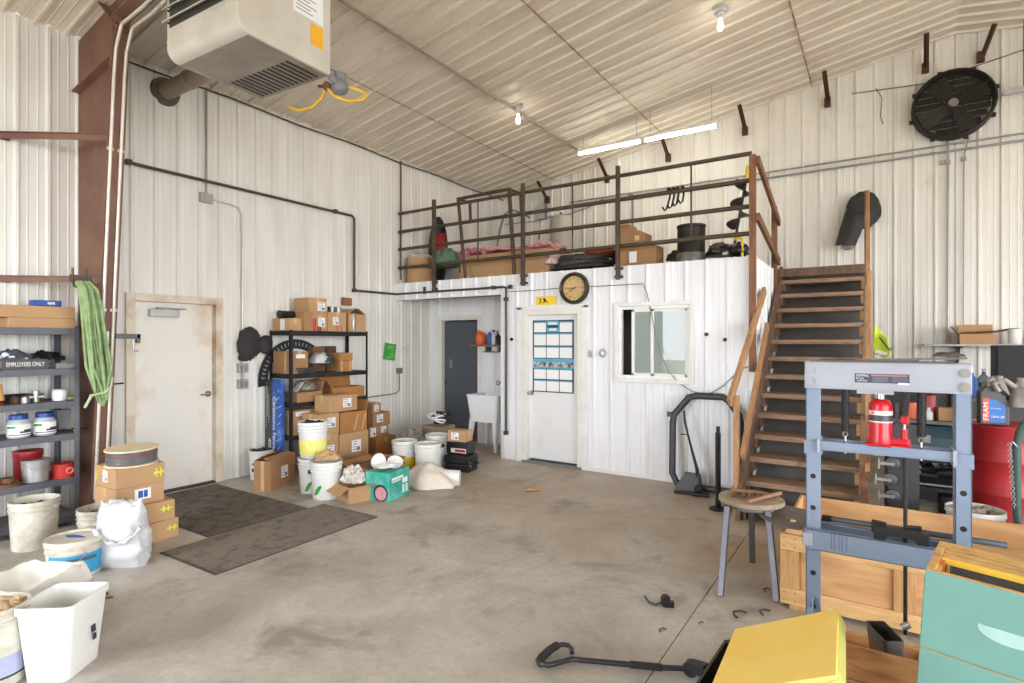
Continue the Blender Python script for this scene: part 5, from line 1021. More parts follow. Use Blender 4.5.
g = G(); g.tube([(-4.24, .0, 2.555), (-4.328, .0, 3.735)], .030, 10); g.obj('leg', DARKSTEEL, t, smooth=40)
g = G(); g.tube([(-5.25, .0, 3.735), (-4.31, .0, 3.745)], .024, 10); g.obj('top_bar', DARKSTEEL, t, smooth=40)
for x, zz in ((-5.236, 3.735), (-4.328, 3.745)): g = G(); g.tube([(x, 0, zz), (x + .05, .22, zz - .02)], .02, 8); g.tube([(x + .05, .22, zz), (x + .06, .22, zz - .28)], .024, 8); g.obj('side_stub', DARKSTEEL, t, smooth=40)
# ------------------------------------------------------------------ loft contents
z = LOFT
t = thing('fibre_drum', 'tan cardboard drum with crumpled film on top, loft left end', 'drum', (-6.17, 6.70, z)); g = G(); g.lathe([(0, 0), (.20, 0), (.205, .02), (.20, .03), (.20, .37), (.206, .38), (.206, .40), (0, .40)], n=32); g.obj('drum_body', CARD, t, smooth=35); g = G(); g.blob((0, 0, .42), (.17, .17, .06), 70, .5, 3, 22, 12, -.02); g.obj('film', MATS['clear_film'], t, smooth=40)
t = thing('sled', 'black sled with a red seat standing upright on the loft', 'sled', (-6.05, 7.06, z), R(8), None, (R(-6), R(-4), R(8)))
poly = [(.19 * math.copysign(abs(math.cos(a)) ** .8, math.cos(a)), .50 + .60 * math.sin(a)) for a in [2 * PI * k / 30 for k in range(30)]]; poly = [(x, max(0.0, y)) for x, y in poly]
def dish(u, v):
    a = 2 * PI * u; r_ = v; x = .19 * r_ * math.cos(a); y = .56 + .60 * r_ * math.sin(a); return (x, .05 - .11 * max(0, r_ - .55) / .45, y)
g = G(); g.sheet(dish, 32, 8, .012); g.obj('sled_shell', BLACKP, t, smooth=50)
g = G(); g.prism([(-.12, .36), (.13, .36), (.13, .82), (.10, .88), (-.09, .88), (-.12, .82)], 'y', -.03, .02); g.obj('seat_pad', M('red_padding', (168, 38, 44), .8, bump=.5, bscale=16), t, bevel=.012)
t = thing('grey_bin', 'dim grey bin behind the upright sled, loft', 'bin', (-6.17, 7.42, z)); g = G(); g.lathe([(0, 0), (.18, 0), (.20, .55), (.205, .56), (.205, .6), (.19, .6), (.17, .03), (0, .03)], n=26); g.obj('bin_body', LGREY, t, smooth=35)
single('green_bundle', G().blob((0, 0, .24), (.24, .16, .29), 72, .35, 2.2, 28, 18, 0), GREENT, 'crumpled green plastic bundle at the sled foot on loft', 'bundle', (-5.66, 6.74, z), smooth=35)
single('bag', G().blob((0, 0, .14), (.12, .16, .16), 73, .3, 2.2, 20, 12, 0), BLACKP, 'black bag between the green bundle and the large carton', 'bag', (-5.31, 6.86, z), smooth=40)
t = cbox('large long cardboard carton on the loft under pink quilt', (-4.56, 7.05, z), (1.54, .72, .37), 0, CARD, tape=False)
for x in (-.62, -.2, .22, .66): 
    g = G(); g.box(x - .03, -.363, .0, x + .03, -.360, .07); g.obj('seam_tape', TAPE, t)
t = thing('quilt', 'pink and white quilt heaped on the large loft carton', 'quilt', (-4.55, 7.0, z + .385))
def quilt(u, v):
    x = (u - .5) * 1.52; y = (v - .5) * .66; n_ = noise.noise(Vector((x * 3.3, y * 4, 2))) ; return (x, y, .06 + .07 * n_ + .05 * noise.noise(Vector((x * 9, y * 9, 5))) - .10 * max(0, abs(u - .5) - .42) * 8 * .3)
g = G(); g.sheet(quilt, 60, 24, .03); g.obj('quilt', PINK, t, smooth=60)
g = G(); g.blob((-.74, -.26, .0), (.10, .09, .10), 74, .4, 2.4); g.obj('rolled_end', M('rose_cloth', (166, 74, 92), .9, c2=(206, 150, 150), scale=20), t, smooth=50)
single('sheet_end', G().blob((0, 0, .14), (.07, .20, .17), 75, .4, 2.6, 20, 14, 0), M('pale_pink_cloth', (214, 190, 188), .9), 'pale cloth end hanging between the large carton and tarp', 'cloth', (-3.76, 6.80, z), smooth=40)
t = thing('tarp_roll', 'charcoal folded tarpaulin on the loft above the clock', 'tarp', (-3.36, 6.86, z))
for k in range(3):
    g = G(); g.blob((.0, .02 * k, .06 + .075 * k), (.47 - .04 * k, .24, .062), 80 + k, .25, 2.2, 34, 14, 0 if k == 0 else None); g.obj('fold', TARP, t, smooth=55)
single('red_cloth', G().blob((0, 0, .02), (.24, .16, .05), 84, .4, 2.6, 26, 12), M('orange_red_cloth', (184, 74, 50), .9), 'orange red cloth on top of the charcoal tarpaulin', 'cloth', (-3.14, 6.90, z + .245), smooth=50)
single('crumpled_bag', G().blob((0, 0, .12), (.13, .15, .15), 85, .5, 2.8, 24, 14, 0), BLACKM, 'dark rag bundle between tarpaulin and stacked loft cartons', 'bundle', (-2.86, 6.68 + .3, z), smooth=30)
cbox('lower carton with printed marks, loft, right of third post', (-2.53, 6.80, z), (.50, .30, .265), 0, CARD2, tape=False, stickers=(('-y', .42, .5, .10, .14, 'plain'),))
t = thing('cardboard_box', 'upper carton with slanted top on the lower loft carton', 'box', (-2.63, 6.84, z + .266)); g = G(); g.prism([(-.20, 0), (.19, 0), (.19, .17), (.0, .26), (-.02, .30), (-.20, .30)], 'y', -.13, .13); g.obj('box_body', CARD2, t, bevel=.004); g = G(); g.box(.06, -.1325, .08, .12, -.130, .14); g.obj('shipping_label', M('peach_label', (226, 190, 150)), t)
single('bag', G().blob((0, 0, .10), (.14, .14, .13), 86, .3, 2.4, 22, 12, 0), BLACKP, 'black bag between the loft cartons and black canister', 'bag', (-2.11, 7.0, z), smooth=40)
t = thing('canister', 'black metal canister with a pale worn base on the loft', 'canister', (-1.90, 6.82, z)); g = G(); g.lathe([(0, 0), (.165, 0), (.168, .01), (.162, .02), (.162, .44), (.17, .45), (.17, .475), (.155, .475), (.15, .43), (0, .43)], n=36); g.obj('canister_body', M('sooty_steel', (52, 48, 46), .45, .5), t, smooth=35)
g = G(); g.lathe([(.171, .02), (.171, .13), (.164, .14), (.164, .02), (.171, .02)], n=36); g.obj('worn_band', M('worn_galv', (150, 146, 140), .4, .6, c2=(70, 64, 60), scale=9), t, smooth=35); g = G(); g.box(-.06, -.169, .40, .06, -.164, .42); g.obj('handle_slot', BLACKP, t)
t = thing('small_engine', 'black greasy engine lump at the loft right end', 'engine', (-1.48, 6.84, z))
g = G(); g.blob((0, 0, .09), (.24, .16, .12), 87, .4, 2.8, 30, 18, 0); g.obj('engine_block', M('greasy_black', (40, 36, 34), .35, .3), t, smooth=30)
g = G(); g.blob((.13, -.03, .13), (.09, .09, .09), 88, .3); g.obj('engine_cover', BLACKP, t, smooth=40); g = G(); g.blob((-.1, -.02, .19), (.10, .08, .05), 89, .3); g.obj('rag', M('grease_rag', (96, 84, 68), .9), t, smooth=40)
g = G(); g.cyl((-.02, -.16, .08), (.04, -.165, .09), .03); g.obj('fuel_cap', ALU, t, smooth=40)
t = thing('earth_auger', 'black earth auger with yellow tip leaning at the loft corner', 'auger', (-1.47, 7.02, z + .12), 0, None, (0, R(10), 0))
g = G(); g.cyl((0, 0, -.1), (0, 0, .95), .016, n=12); g.obj('shaft', BLACKM, t, smooth=40)
def hel(u, v): a = u * 2 * PI * 2.3 + 2.2; r_ = .016 + .115 * v; return (r_ * math.cos(a), r_ * math.sin(a), .30 + .56 * u)
g = G(); g.sheet(hel, 70, 3, .006); g.obj('flighting', M('auger_grey', (84, 80, 74), .45, .5), t, smooth=50)
g = G(); g.cyl((0, 0, .86), (0, 0, .97), .02, n=12); g.cyl((0, 0, .97), (0, 0, 1.04), .028, n=8); g.obj('tip', M('yellow_enamel', (226, 196, 40), .5), t)
pipe('cane_hook', [(-1.31, 6.75, z), (-1.31, 6.75, z + .20), (-1.315, 6.75, z + .245), (-1.34, 6.75, z + .262), (-1.37, 6.75, z + .262), (-1.40, 6.75, z + .25)], .016, MATS['yellow_enamel'], 'yellow hooked bar at the loft corner beside the post', 'bar')
for i, x in enumerate((-2.06, -2.01, -1.96, -1.90)):
    g = G(); s = .008 * (3 - i); g.tube([(x, RYY - .03, 3.36), (x, RYY - .03, 3.395), (x + .005, RYY, 3.405), (x + .01, RYY + .03, 3.39), (x + .0, RYY + .035, 3.30), (x - .0 - s, RYY, 3.17 + .02 * i), (x - .02 - s, RYY - .01, 3.145 + .02 * i), (x - .045 - s, RYY - .02, 3.19 + .02 * i)], .012, 7)
    single('hook', g, BLACKM, 'black hook hung on the second loft rail, ' + ('leftmost of four', 'second from the left', 'third from the left', 'rightmost of four')[i], 'hook', smooth=50)
t = thing('pressure_tank', 'grey upright pressure tank at the back of the loft', 'tank', (-4.63, 8.6, z)); g = G(); g.lathe([(0, 0), (.19, 0), (.195, .03), (.195, 1.12), (.18, 1.20), (.13, 1.255), (.05, 1.275), (0, 1.277)], n=34); g.obj('tank_body', M('tank_grey', (178, 172, 158), .5), t, smooth=50); g = G(); g.cyl((0, 0, 1.27), (0, 0, 1.32), .025); g.obj('valve', RUST, t, smooth=40)
t = thing('electrical_box', 'grey electrical box on back wall left of the tank', 'electrical box', (-5.50, BY - .05, 4.13)); g = G(); g.box(-.09, -.05, -.14, .09, .04, .14); g.obj('box', GREYP, t, bevel=.006); g = G(); g.box(-.08, -.054, -.13, .08, -.05, .13); g.obj('cover', LGREY, t)
pipe('conduit', [(-6.38, BY - .05, 4.0), (-5.6, BY - .05, 3.98)], .012, GALV, 'thin conduit from the left wall to the electrical box', 'conduit')
pipe('conduit', [(-5.42, BY - .05, 4.02), (-4.9, BY - .05, 4.03), (-4.5, BY - .06, 4.10), (-4.2, BY - .06, 4.22), (-3.95, BY - .06, 4.25), (-3.7, BY - .05, 4.25)], .012, GALV, 'bent conduit rising right of the tank to the wall pipes', 'conduit')
pipe('hose', [(-6.15, 8.8, 3.3), (-6.05, 8.8, 3.75), (-5.95, 8.8, 4.02), (-5.8, 8.8, 4.10), (-5.6, 8.85, 4.02), (-5.45, 8.9, 3.92)], .018, GREYP, 'grey hose arching behind the leaning pipe frame', 'hose')
pipe('water_pipe', [(-5.25, 8.9, LOFT), (-5.25, 8.9, 3.55), (-5.22, 8.9, 3.6), (-5.0, 8.9, 3.6), (-4.97, 8.9, 3.55), (-4.97, 8.9, 2.6)], .014, FLESHCU, 'copper water pipe left of the tank, loft', 'pipe')
pipe('conduit', [(-3.98, BY - .05, 4.22), (-3.98, BY - .05, 3.62), (-3.98, BY - .05, 3.0)], .010, GALV, 'thin vertical conduit right of the tank, back wall', 'conduit', [(-3.94, BY - .05, 3.62)])
pipe('conduit', [(-3.66, BY - .05, 4.22), (-3.66, BY - .05, 2.9)], .018, GREYP, 'thicker grey vertical pipe right of the tank, back wall', 'pipe', [(-3.70, BY - .05, 4.2)])
# ------------------------------------------------------------------ stairs
t = thing('staircase', 'wooden open-riser staircase climbing to the loft', 'staircase', (0, 0, 0))
SX0, SX1 = -1.055, -.155
for k in range(13):
    zt_ = .129 + .189 * k; yf = 5.395 + .2047 * k
    g = G(); g.box(SX0, yf, zt_ - .05, SX1, yf + .262, zt_); g.obj('tread', STAIRW, t, bevel=.006)
    g = G(); g.box(SX1 - .035, yf + .01, zt_ - .155, SX1 - .001, yf + .25, zt_ - .051); g.obj('cleat', PINE, t, bevel=.003)
    g = G(); g.box(SX0 + .001, yf + .01, zt_ - .14, SX0 + .035, yf + .25, zt_ - .051); g.obj('cleat', STAIRD, t, bevel=.003)
sl_ = .189 / .2047
def stringer(x0, x1, m, lo=-.34, hi=.06):
    y0, y1 = 5.34, 8.02; z0 = .129 + (y0 - 5.395) * sl_
    pl = [(y0, max(0, z0 + lo + .1)), (y0, max(.05, z0 + hi)), (y1, z0 + (y1 - y0) * sl_ + hi - .06), (y1, z0 + (y1 - y0) * sl_ + lo)]
    pl = [(y0, 0), (y0, z0 + hi + .1), (y1, z0 + (y1 - y0) * sl_ + hi - .02), (y1, z0 + (y1 - y0) * sl_ + lo), (y0 + .27, 0)]
    g = G(); g.prism(pl, 'x', x0, x1); return g.obj('stringer', m, t, bevel=.004)
stringer(OX + .035, SX0, STAIRD); stringer(SX1, SX1 + .04, STAIRW, -.26, -.02)
g = G(); g.box(OX + .03, 7.86, LOFT - .03, SX1, BY - .03, LOFT + .008); g.box(OX + .03, 7.84, LOFT - .10, SX1, 7.88, LOFT - .03); g.obj('landing', STAIRD, t, bevel=.004)
for y in (8.1, 9.3):
    for x in (SX1 - .09, OX + .05): g = G(); g.box(x, y, 0, x + .09, y + .09, LOFT - .03); g.obj('landing_post', STAIRD, t)
g = G(); g.bar(((SX0 + SX1) / 2, 5.80, .02), ((SX0 + SX1) / 2, 8.36, .02 + 2.56 * sl_), SX1 - SX0 - .01, .012); g.obj('under_shade', M('stair_shade_grey', (112, 108, 104), .7), t)  # grey sheet added to stand in for the shade between the treads
# left hand rail
t = thing('handrail', 'pine handrail with two sloping boards, left of the stairs', 'handrail', (0, 0, 0))
g = G(); g.box(-1.125, 5.40, 0, -1.085, 5.49, 1.12); g.obj('post', RAILW, t, bevel=.004)
g = G(); g.bar((-1.15, 5.36, 1.06), (-1.165 + .09, 6.74, 2.19), .038, .09, (0, 0, 1)); g.obj('rail_board', RAILW, t, bevel=.004)
g = G(); g.bar((-1.06, 5.46, .56), (-1.055, 6.80, 1.80), .038, .09, (0, 0, 1)); g.obj('rail_board', RAILW, t, bevel=.004)
# loft corner guard
t = thing('corner_guard', 'brown timber guard at the loft corner above the stairs', 'railing', (0, 0, 0))
g = G(); g.box(-1.165, 6.345, 1.30, -1.098, 6.395, 3.60); g.obj('post', GUARDW, t, bevel=.004)
g = G(); g.box(-1.15, 7.70, LOFT - .35, -1.085, 7.76, 3.32); g.obj('post', GUARDW, t, bevel=.004)
g = G(); g.bar((-1.075, 6.33, 3.53), (-1.07, 7.78, 3.12), .038, .09); g.obj('rail_board', GUARDW, t, bevel=.004)
g = G(); g.bar((-1.075, 6.33, 2.93), (-1.07, 7.78, 2.62), .038, .09); g.obj('rail_board', GUARDW, t, bevel=.004)
# right hand rail
t = thing('handrail', 'tall pine handrail boards right of the stairs', 'handrail', (0, 0, 0))
XR = -.105
g = G(); g.box(XR - .03, 5.36, 0, XR + .02, 5.45, 1.02); g.obj('post', GUARDW, t, bevel=.004)
g = G(); g.box(XR - .055, 7.90, 1.5, XR - .02, 7.96, 3.42); g.obj('post', GUARDW, t, bevel=.004)
g = G(); g.box(XR - .005, 6.55, .6, XR + .033, 6.64, 2.32); g.obj('post', RAILW, t, bevel=.004)
g = G(); g.bar((XR + .02, 5.33, 1.0), (XR - .04 + .02, 7.98, 3.40), .038, .09); g.obj('rail_board', RAILW, t, bevel=.004)
g = G(); g.bar((XR + .02, 5.33, .55), (XR - .04 + .02, 7.98, 2.95), .038, .09); g.obj('rail_board', RAILW, t, bevel=.004)
# black cover hung on back wall above the stair top
t = thing('seat_cover', 'black saddle-shaped cover hung on the back wall above stairs', 'cover', (-.23, BY - .12, 3.36))
g = G(); g.blob((.03, -.02, .12), (.21, .09, .26), 91, .12, 1.8, 34, 22); g.obj('cover_crown', M('cover_black', (50, 48, 46), .7, var=.2, bump=.4, bscale=20), t, smooth=60)
def flapf(u, v):
    top = Vector((-.17, -.06, .12)).lerp(Vector((.05, -.07, -.04)), u); bot = Vector((-.30, -.06, -.36)).lerp(Vector((-.08, -.05, -.38)), u)
    p = top.lerp(bot, v); return (p[0], p[1] - .05 * math.sin(PI * u), p[2] + .015 * noise.noise(Vector((u * 5, v * 5, 1))))
g = G(); g.sheet(flapf, 16, 16, .03); g.obj('cover_flap', MATS['cover_black'], t, smooth=60)
g = G(); g.blob((-.16, -.04, -.38), (.08, .04, .05), 92, .3, 2.2); g.obj('grey_lining', M('grey_lining', (140, 136, 128), .8), t, smooth=60)
g = G(); g.ring((.0, -.12, .02), .06, .008, 'y', 18, 6); g.obj('strap_ring', BLACKM, t)
# ------------------------------------------------------------------ right hand storage
t = thing('hi_vis_vest', 'hi-vis yellow vest hanging beside the stair rail', 'vest', (.02, 5.92, 1.49))
def vest(u, v): return (-.06 + u * .10 + .03 * (1 - v) * (u - .2), .05 * math.sin(u * 5) * (1 - v * .6) - .02 * v, .27 * v * (1 - .5 * u) + .012 * math.sin(u * 9))
g = G(); g.sheet(vest, 20, 14, .012); g.obj('vest_fabric', HIVIS, t, smooth=60)
g = G(); g.bar((-.03, -.05, .17), (.05, -.045, .05), .012, .006, (0, 1, 0)); g.obj('dark_trim', BLACKP, t); g = G(); g.bar((-.06, -.04, .045), (.03, -.05, .02), .03, .006, (0, 1, 0)); g.obj('reflective_strip', LGREY, t); g = G(); g.tube([(.03, -.02, .08), (.06, -.03, .065)], .012, 6); g.obj('buckle', BLACKP, t)
t = thing('tool_rack', 'dark steel rack of tools behind the shop press', 'shelf', (.285, 5.82, 0))
for x in (-.255, .215):
    for y in (-.22, .22): g = G(); g.box(x, y - .02, 0, x + .04, y + .02, 1.42); g.obj('post', BLACKM, t)
for z_ in (1.40, .985, .68, .45, .18): g = G(); g.box(-.255, -.24, z_ - .025, .255, .24, z_); g.obj('shelf', M('rack_shelf_dark', (96, 94, 90), .5, .3) if z_ > .9 else BLACKM, t)
g = G(); g.box(-.255, .235, 0, .255, .245, 1.4); g.obj('back_panel', M('rack_back', (58, 54, 52), .7), t)
single('white_tray', G().box(-.10, -.10, 0, .10, .10, .05), LGREY, 'white tray on the tool rack top, below the vest', 'tray', (.13, 5.80, 1.402), bevel=.005)
single('iron_bar', G().bar((-.12, 0, .008), (.14, .03, .008), .02, .015), DARKSTEEL, 'dark iron bar lying across the white tray', 'bar', (.13, 5.76, 1.453))
def crate_item(name, label, cat, x, y, z_, g, m, **k): return single(name, g, m, label, cat, (x, y, z_), **k)
crate_item('carton', 'small cardboard carton on the tool rack behind the press', 'box', .445, 5.70, .987, G().box(-.055, -.06, 0, .055, .06, .10), CARD2, bevel=.003)
crate_item('can', 'red can beside the small carton, tool rack', 'can', .335, 5.72, .987, G().lathe([(0, 0), (.045, 0), (.045, .19), (.03, .2), (0, .2)], n=20), M('dark_red', (140, 30, 40)), smooth=35)
crate_item('bottle', 'small white bottle in front of the red can, tool rack', 'bottle', .325, 5.64, .987, G().lathe([(0, 0), (.03, 0), (.03, .06), (.012, .08), (.012, .10), (0, .10)], n=16), LGREY, smooth=40)
crate_item('tin', 'orange tin left on the tool rack behind the jack', 'can', .215, 5.70, .987, G().lathe([(0, 0), (.05, 0), (.05, .13), (0, .13)], n=20), M('rust_orange', (190, 84, 48), .5), smooth=35)
t = thing('toolbox', 'blue-grey metal toolbox on the rack behind the press', 'toolbox', (.31, 5.78, .682)); g = G(); g.prism([(-.15, 0), (.15, 0), (.15, .16), (.09, .25), (-.09, .25), (-.15, .16)], 'x', -.18, .18); g.obj('toolbox_body', M('toolbox_teal', (66, 92, 104), .45, .2), t, bevel=.006); g = G(); g.tube([(-.1, 0, .245), (-.1, -.0, .264), (.1, 0, .264), (.1, 0, .245)], .006, 8); g.obj('handle', GALV, t); g = G(); g.box(-.03, -.156, .12, .03, -.148, .18); g.obj('latch', GALV, t)
crate_item('steel_rod', 'bright steel rod on the tool rack below the toolbox', 'rod', .34, 5.64, .452, G().cyl((-.13, 0, .012), (.16, 0, .012), .010), ALU, smooth=40)
crate_item('engine_part', 'dark oily engine part above the bright steel rod', 'engine part', .30, 5.80, .452, G().blob((0, 0, .09), (.22, .12, .10), 95, .4, 3, 30, 18, 0).cyl((.1, -.1, .1), (.2, -.14, .12), .04), M('oily_steel', (62, 60, 58), .35, .6), smooth=35)
crate_item('sander', 'pale grey power tool on the lowest rack shelf', 'tool', .32, 5.72, .182, G().blob((-.03, 0, .06), (.15, .08, .07), 96, .25, 2.4, 26, 14, 0).box(-.15, -.06, .0, .10, .06, .03).cyl((.08, 0, .05), (.17, -.02, .04), .035), M('tool_grey', (172, 172, 168), .5), smooth=45)
crate_item('box_part', 'black bin on the lowest rack shelf, right end', 'bin', .46, 5.75, .182, G().box(-.06, -.12, 0, .06, .12, .2), BLACKP, bevel=.01)
# casters on a dark board beside the stair post
t = thing('dark_board', 'dark upright board beside the stair post holding casters', 'board', (.15, 5.30, 0)); g = G(); g.box(-.10, -.012, 0, .10, .012, .98); g.obj('board', M('board_dark', (62, 62, 66), .7), t)
for i in range(4):
    t = thing('caster', 'grey caster wheel hung on the dark board, ' + ('topmost', 'second from the top', 'third from the top', 'lowest')[i], 'caster', (.06 + .02 * (i % 2), 5.24, .80 - .125 * i))
    g = G(); g.lathe([(0, -.018), (.042, -.016), (.05, -.011), (.05, .011), (.042, .016), (0, .018)], n=24, T=Matrix.Rotation(PI / 2, 4, 'X')); g.obj('wheel', M('caster_grey', (66, 68, 70), .5), t, smooth=40)
    g = G(); g.box(-.085, -.03, -.01, -.01, .025, .01); g.cyl((0, -.03, 0), (0, .03, 0), .014); g.obj('fork', GALV, t, smooth=35); g = G(); g.box(-.095, -.04, -.04, -.083, .04, .04); g.obj('plate', GALV, t)
single('caster_stem', G().cyl((0, 0, 0), (0, 0, .13), .028, n=16), ALU, 'bright steel cylinder above the casters under the jack', 'cylinder', (.015, 5.18, .86), smooth=40) if False else None
# drum and what stands on it
t = thing('oil_drum', 'dented red oil drum behind the press right post', 'drum', (.915, 6.62, 0))
pr = [(0, 0), (.285, 0), (.292, .012), (.286, .025)]
for zr in (.29, .58): pr += [(.286, zr - .025), (.296, zr - .008), (.296, zr + .008), (.286, zr + .025)]
pr += [(.286, .86), (.293, .87), (.293, .885), (.28, .885), (.278, .872), (0, .872)]
g = G(); g.lathe(pr, n=44); g.obj('drum_body', DRUMRED, t, smooth=35)
g = G(); g.lathe([(0, .868), (.275, .868), (.277, .878), (0, .878)], n=36); g.obj('drum_lid', M('drum_lid_red', (160, 44, 48), .5), t, smooth=35)
t = thing('oil_jug', 'dark oil jug with a blue and orange label on the drum', 'jug', (.83, 6.48, .886), R(8))
sil = [(-.115, 0), (.115, 0), (.12, .01), (.12, .24), (.06, .33), (-.04, .39), (-.07, .40), (-.12, .33), (-.12, .01)]
g = G(); g.prism(sil, 'y', -.06, .06); g.obj('jug_body', M('jug_charcoal', (66, 62, 60), .4), t, bevel=.014)
g = G(); g.tube([(-.02, -.0, .385), (.05, 0, .375), (.12, 0, .30), (.128, 0, .22)], .018, 8); g.cyl((-.085, 0, .385), (-.085, 0, .43), .03); g.obj('handle', MATS['jug_charcoal'], t, smooth=50)
g = G(); g.prism([(-.045, .03), (.085, .03), (.085, .20), (.03, .25), (-.045, .27)], 'y', -.0625, -.0612); g.obj('blue_label', M('label_blue', (30, 110, 190), .4), t)
g = G(); g.box(-.095, -.0625, .03, -.046, -.0612, .275); g.obj('orange_label', M('label_orange', (232, 84, 40), .4), t)
text('FRAM', .062, WHITEL, t, (-.070, -.0635, .14), (PI / 2, R(-90), 0), sx=1.2)
text('10W-30', .036, WHITEL, t, (.022, -.0635, .085), (PI / 2, 0, 0), sx=.9)
text('SYNTHETIC', .018, WHITEL, t, (.01, -.0635, .17), (PI / 2, 0, 0), sx=.9)
t.scale = (.86, .86, .86)
for i, (x, y, r_) in enumerate(((1.02, 6.44, 0), (.90, 6.72, R(40)))):
    t = thing('grey_jug', ('soft grey jug with a looped handle, right on the drum', 'soft grey jug behind the dark oil jug on the drum')[i], 'jug', (x, y, .887), r_)
    g = G(); g.blob((0, 0, .17), (.09, .075, .20), 100 + i, .22, 2.2, 26, 18, 0); g.obj('jug_body', M('jug_grey', (158, 152, 144), .6, c2=(126, 120, 112), scale=7), t, smooth=60)
    g = G(); g.tube([(-.05, -.02, .34), (-.12, -.05, .40), (-.20, -.07, .37), (-.16, -.06, .30)], .022, 8); g.cyl((0, 0, .35), (0, 0, .42), .035); g.obj('handle', MATS['jug_grey'], t, smooth=60)
# cabinet and wall shelf
t = thing('storage_cabinet', 'dark grey low cabinet behind the red drum', 'cabinet', (1.45, 7.75, 0)); g = G(); g.box(-.85, -.28, 0, .85, .28, 1.0); g.obj('cabinet_body', M('cabinet_dark', (70, 68, 68), .6), t, bevel=.006); g = G(); g.box(-.87, -.3, 1.0, .87, .3, 1.035); g.obj('cabinet_top', M('cabinet_top_mat', (110, 100, 90), .7), t)
for x in (-.42, .42): g = G(); g.box(x - .4, -.295, .05, x + .4, -.281, .95); dd = g.obj('door', MATS['cabinet_dark'], t, bevel=.004); g = G(); g.tube([(x + .32, -.30, .6), (x + .32, -.33, .6), (x + .32, -.33, .75), (x + .32, -.30, .75)], .008, 8); g.obj('handle', GALV, dd)
t = thing('black_appliance', 'square black appliance box below the wall shelf, right edge', 'appliance', (1.26, 7.66, 1.036)); g = G(); g.box(-.27, -.16, 0, .36, .22, .545); g.obj('housing', M('matte_black', (12, 12, 13), .6), t, bevel=.012); g = G(); g.box(-.05, -.165, .05, .30, -.159, .50); g.obj('door_panel', M('gloss_black', (14, 14, 15), .5), t)
for i, (x, m, cm, h_) in enumerate(((.80, M('blue_oil', (40, 80, 160), .4), WHITEL, .26), (.90, M('slate_oil', (70, 80, 92), .4), LGREY, .27), (.72, M('black_oil', (50, 50, 54), .4), BLACKP, .30))):
    t = thing('oil_bottle', ('blue oil bottle beside the black appliance', 'slate oil bottle touching the black appliance', 'black oil bottle left of the blue one, cabinet top')[i], 'bottle', (x, 7.58, 1.036)); g = G(); g.prism([(-.05, 0), (.05, 0), (.05, h_ * .72), (.015, h_ * .9), (.015, h_), (-.015, h_), (-.015, h_ * .9), (-.05, h_ * .72)], 'y', -.035, .035); g.obj('bottle_body', m, t, bevel=.008); g = G(); g.cyl((0, 0, h_), (0, 0, h_ + .03), .018); g.obj('cap', cm, t)
t = thing('wall_shelf', 'narrow pale shelf on the back wall at right', 'shelf', (1.3, 9.32, 1.585)); g = G(); g.box(-.82, -.17, -.025, .9, .15, 0); g.obj('shelf_board', LGREY, t)
for x in (-.45, .5): g = G(); g.box(x - .015, .10, -.35, x + .015, .15, -.025); g.bar((x, -.12, -.035), (x, .12, -.32), .02, .02); g.box(x - .05, .1, -.05, x + .05, .15, -.025); g.obj('bracket', DARKSTEEL, t)
cbox('open cardboard box on the back wall shelf', (1.03, 9.28, 1.586), (.36, .26, .13), 0, CARD, open_=True, fl={'+y': 10, '-x': 40}, tape=False)
single('rusty_tools', G().tube([(-.18, 0, .0), (0, .02, .02), (.2, 0, .03), (.34, 0, .06)], .014, 7).blob((-.05, 0, .0), (.12, .06, .03), 97, .4), RUST, 'rusty iron pieces in the open box on wall shelf', 'tool', (1.02, 9.26, 1.715), smooth=45)
can('white can standing on the back wall shelf at right', (1.40, 9.27, 1.586), .068, .19, M('matte_white_can', (222, 222, 218), .4), cap=GREYP)
can('orange topped jar at right end of the wall shelf', (1.55, 9.27, 1.586), .06, .10, M('peach_jar', (226, 176, 130), .5), cap=WHITEL)
# gas bottle post with chain, white bucket
t = thing('gas_cart', 'dark green tubular cart post with a chain, right edge', 'cart', (.765, 4.98, 0))
GRN = M('cart_green', (62, 88, 82), .45, .2); g = G(); g.tube([(.02, 0, 0), (-.005, 0, .55), (-.005, 0, .92), (.012, 0, 1.02), (.05, 0, 1.10), (.10, 0, 1.15), (.2, 0, 1.17)], .024, 12); g.obj('post', GRN, t, smooth=50)
g = G(); g.box(-.02, -.02, 0, .5, .3, .02); g.obj('base_plate', GRN, t); g = G(); g.lathe([(0, .02), (.11, .02), (.11, .95), (.07, 1.05), (.03, 1.08), (0, 1.08)], c=(.28, .14, 0), n=28); g.obj('gas_cylinder', M('cylinder_red', (150, 60, 60), .45), t, smooth=45)
for k in range(24): 
    g = G(); g.ring((-.045 + .001 * k, -.03, .93 - .018 * k), .0095, .0026, 'x' if k % 2 else 'y', 10, 5); g.obj('chain_link', GALV, t)
g = G(); g.tube([(-.005, -.02, .92), (-.03, -.03, .95), (-.045, -.03, .94)], .006, 6); g.obj('chain_hook', GALV, t)
bucket('white bucket behind the crate, left of the green cart post', (.56, 5.12, 0), .165, .15, .44, PLASW, fill=(M('clutter_fill', (150, 140, 124)), .41, .03, 9), ribs=1)
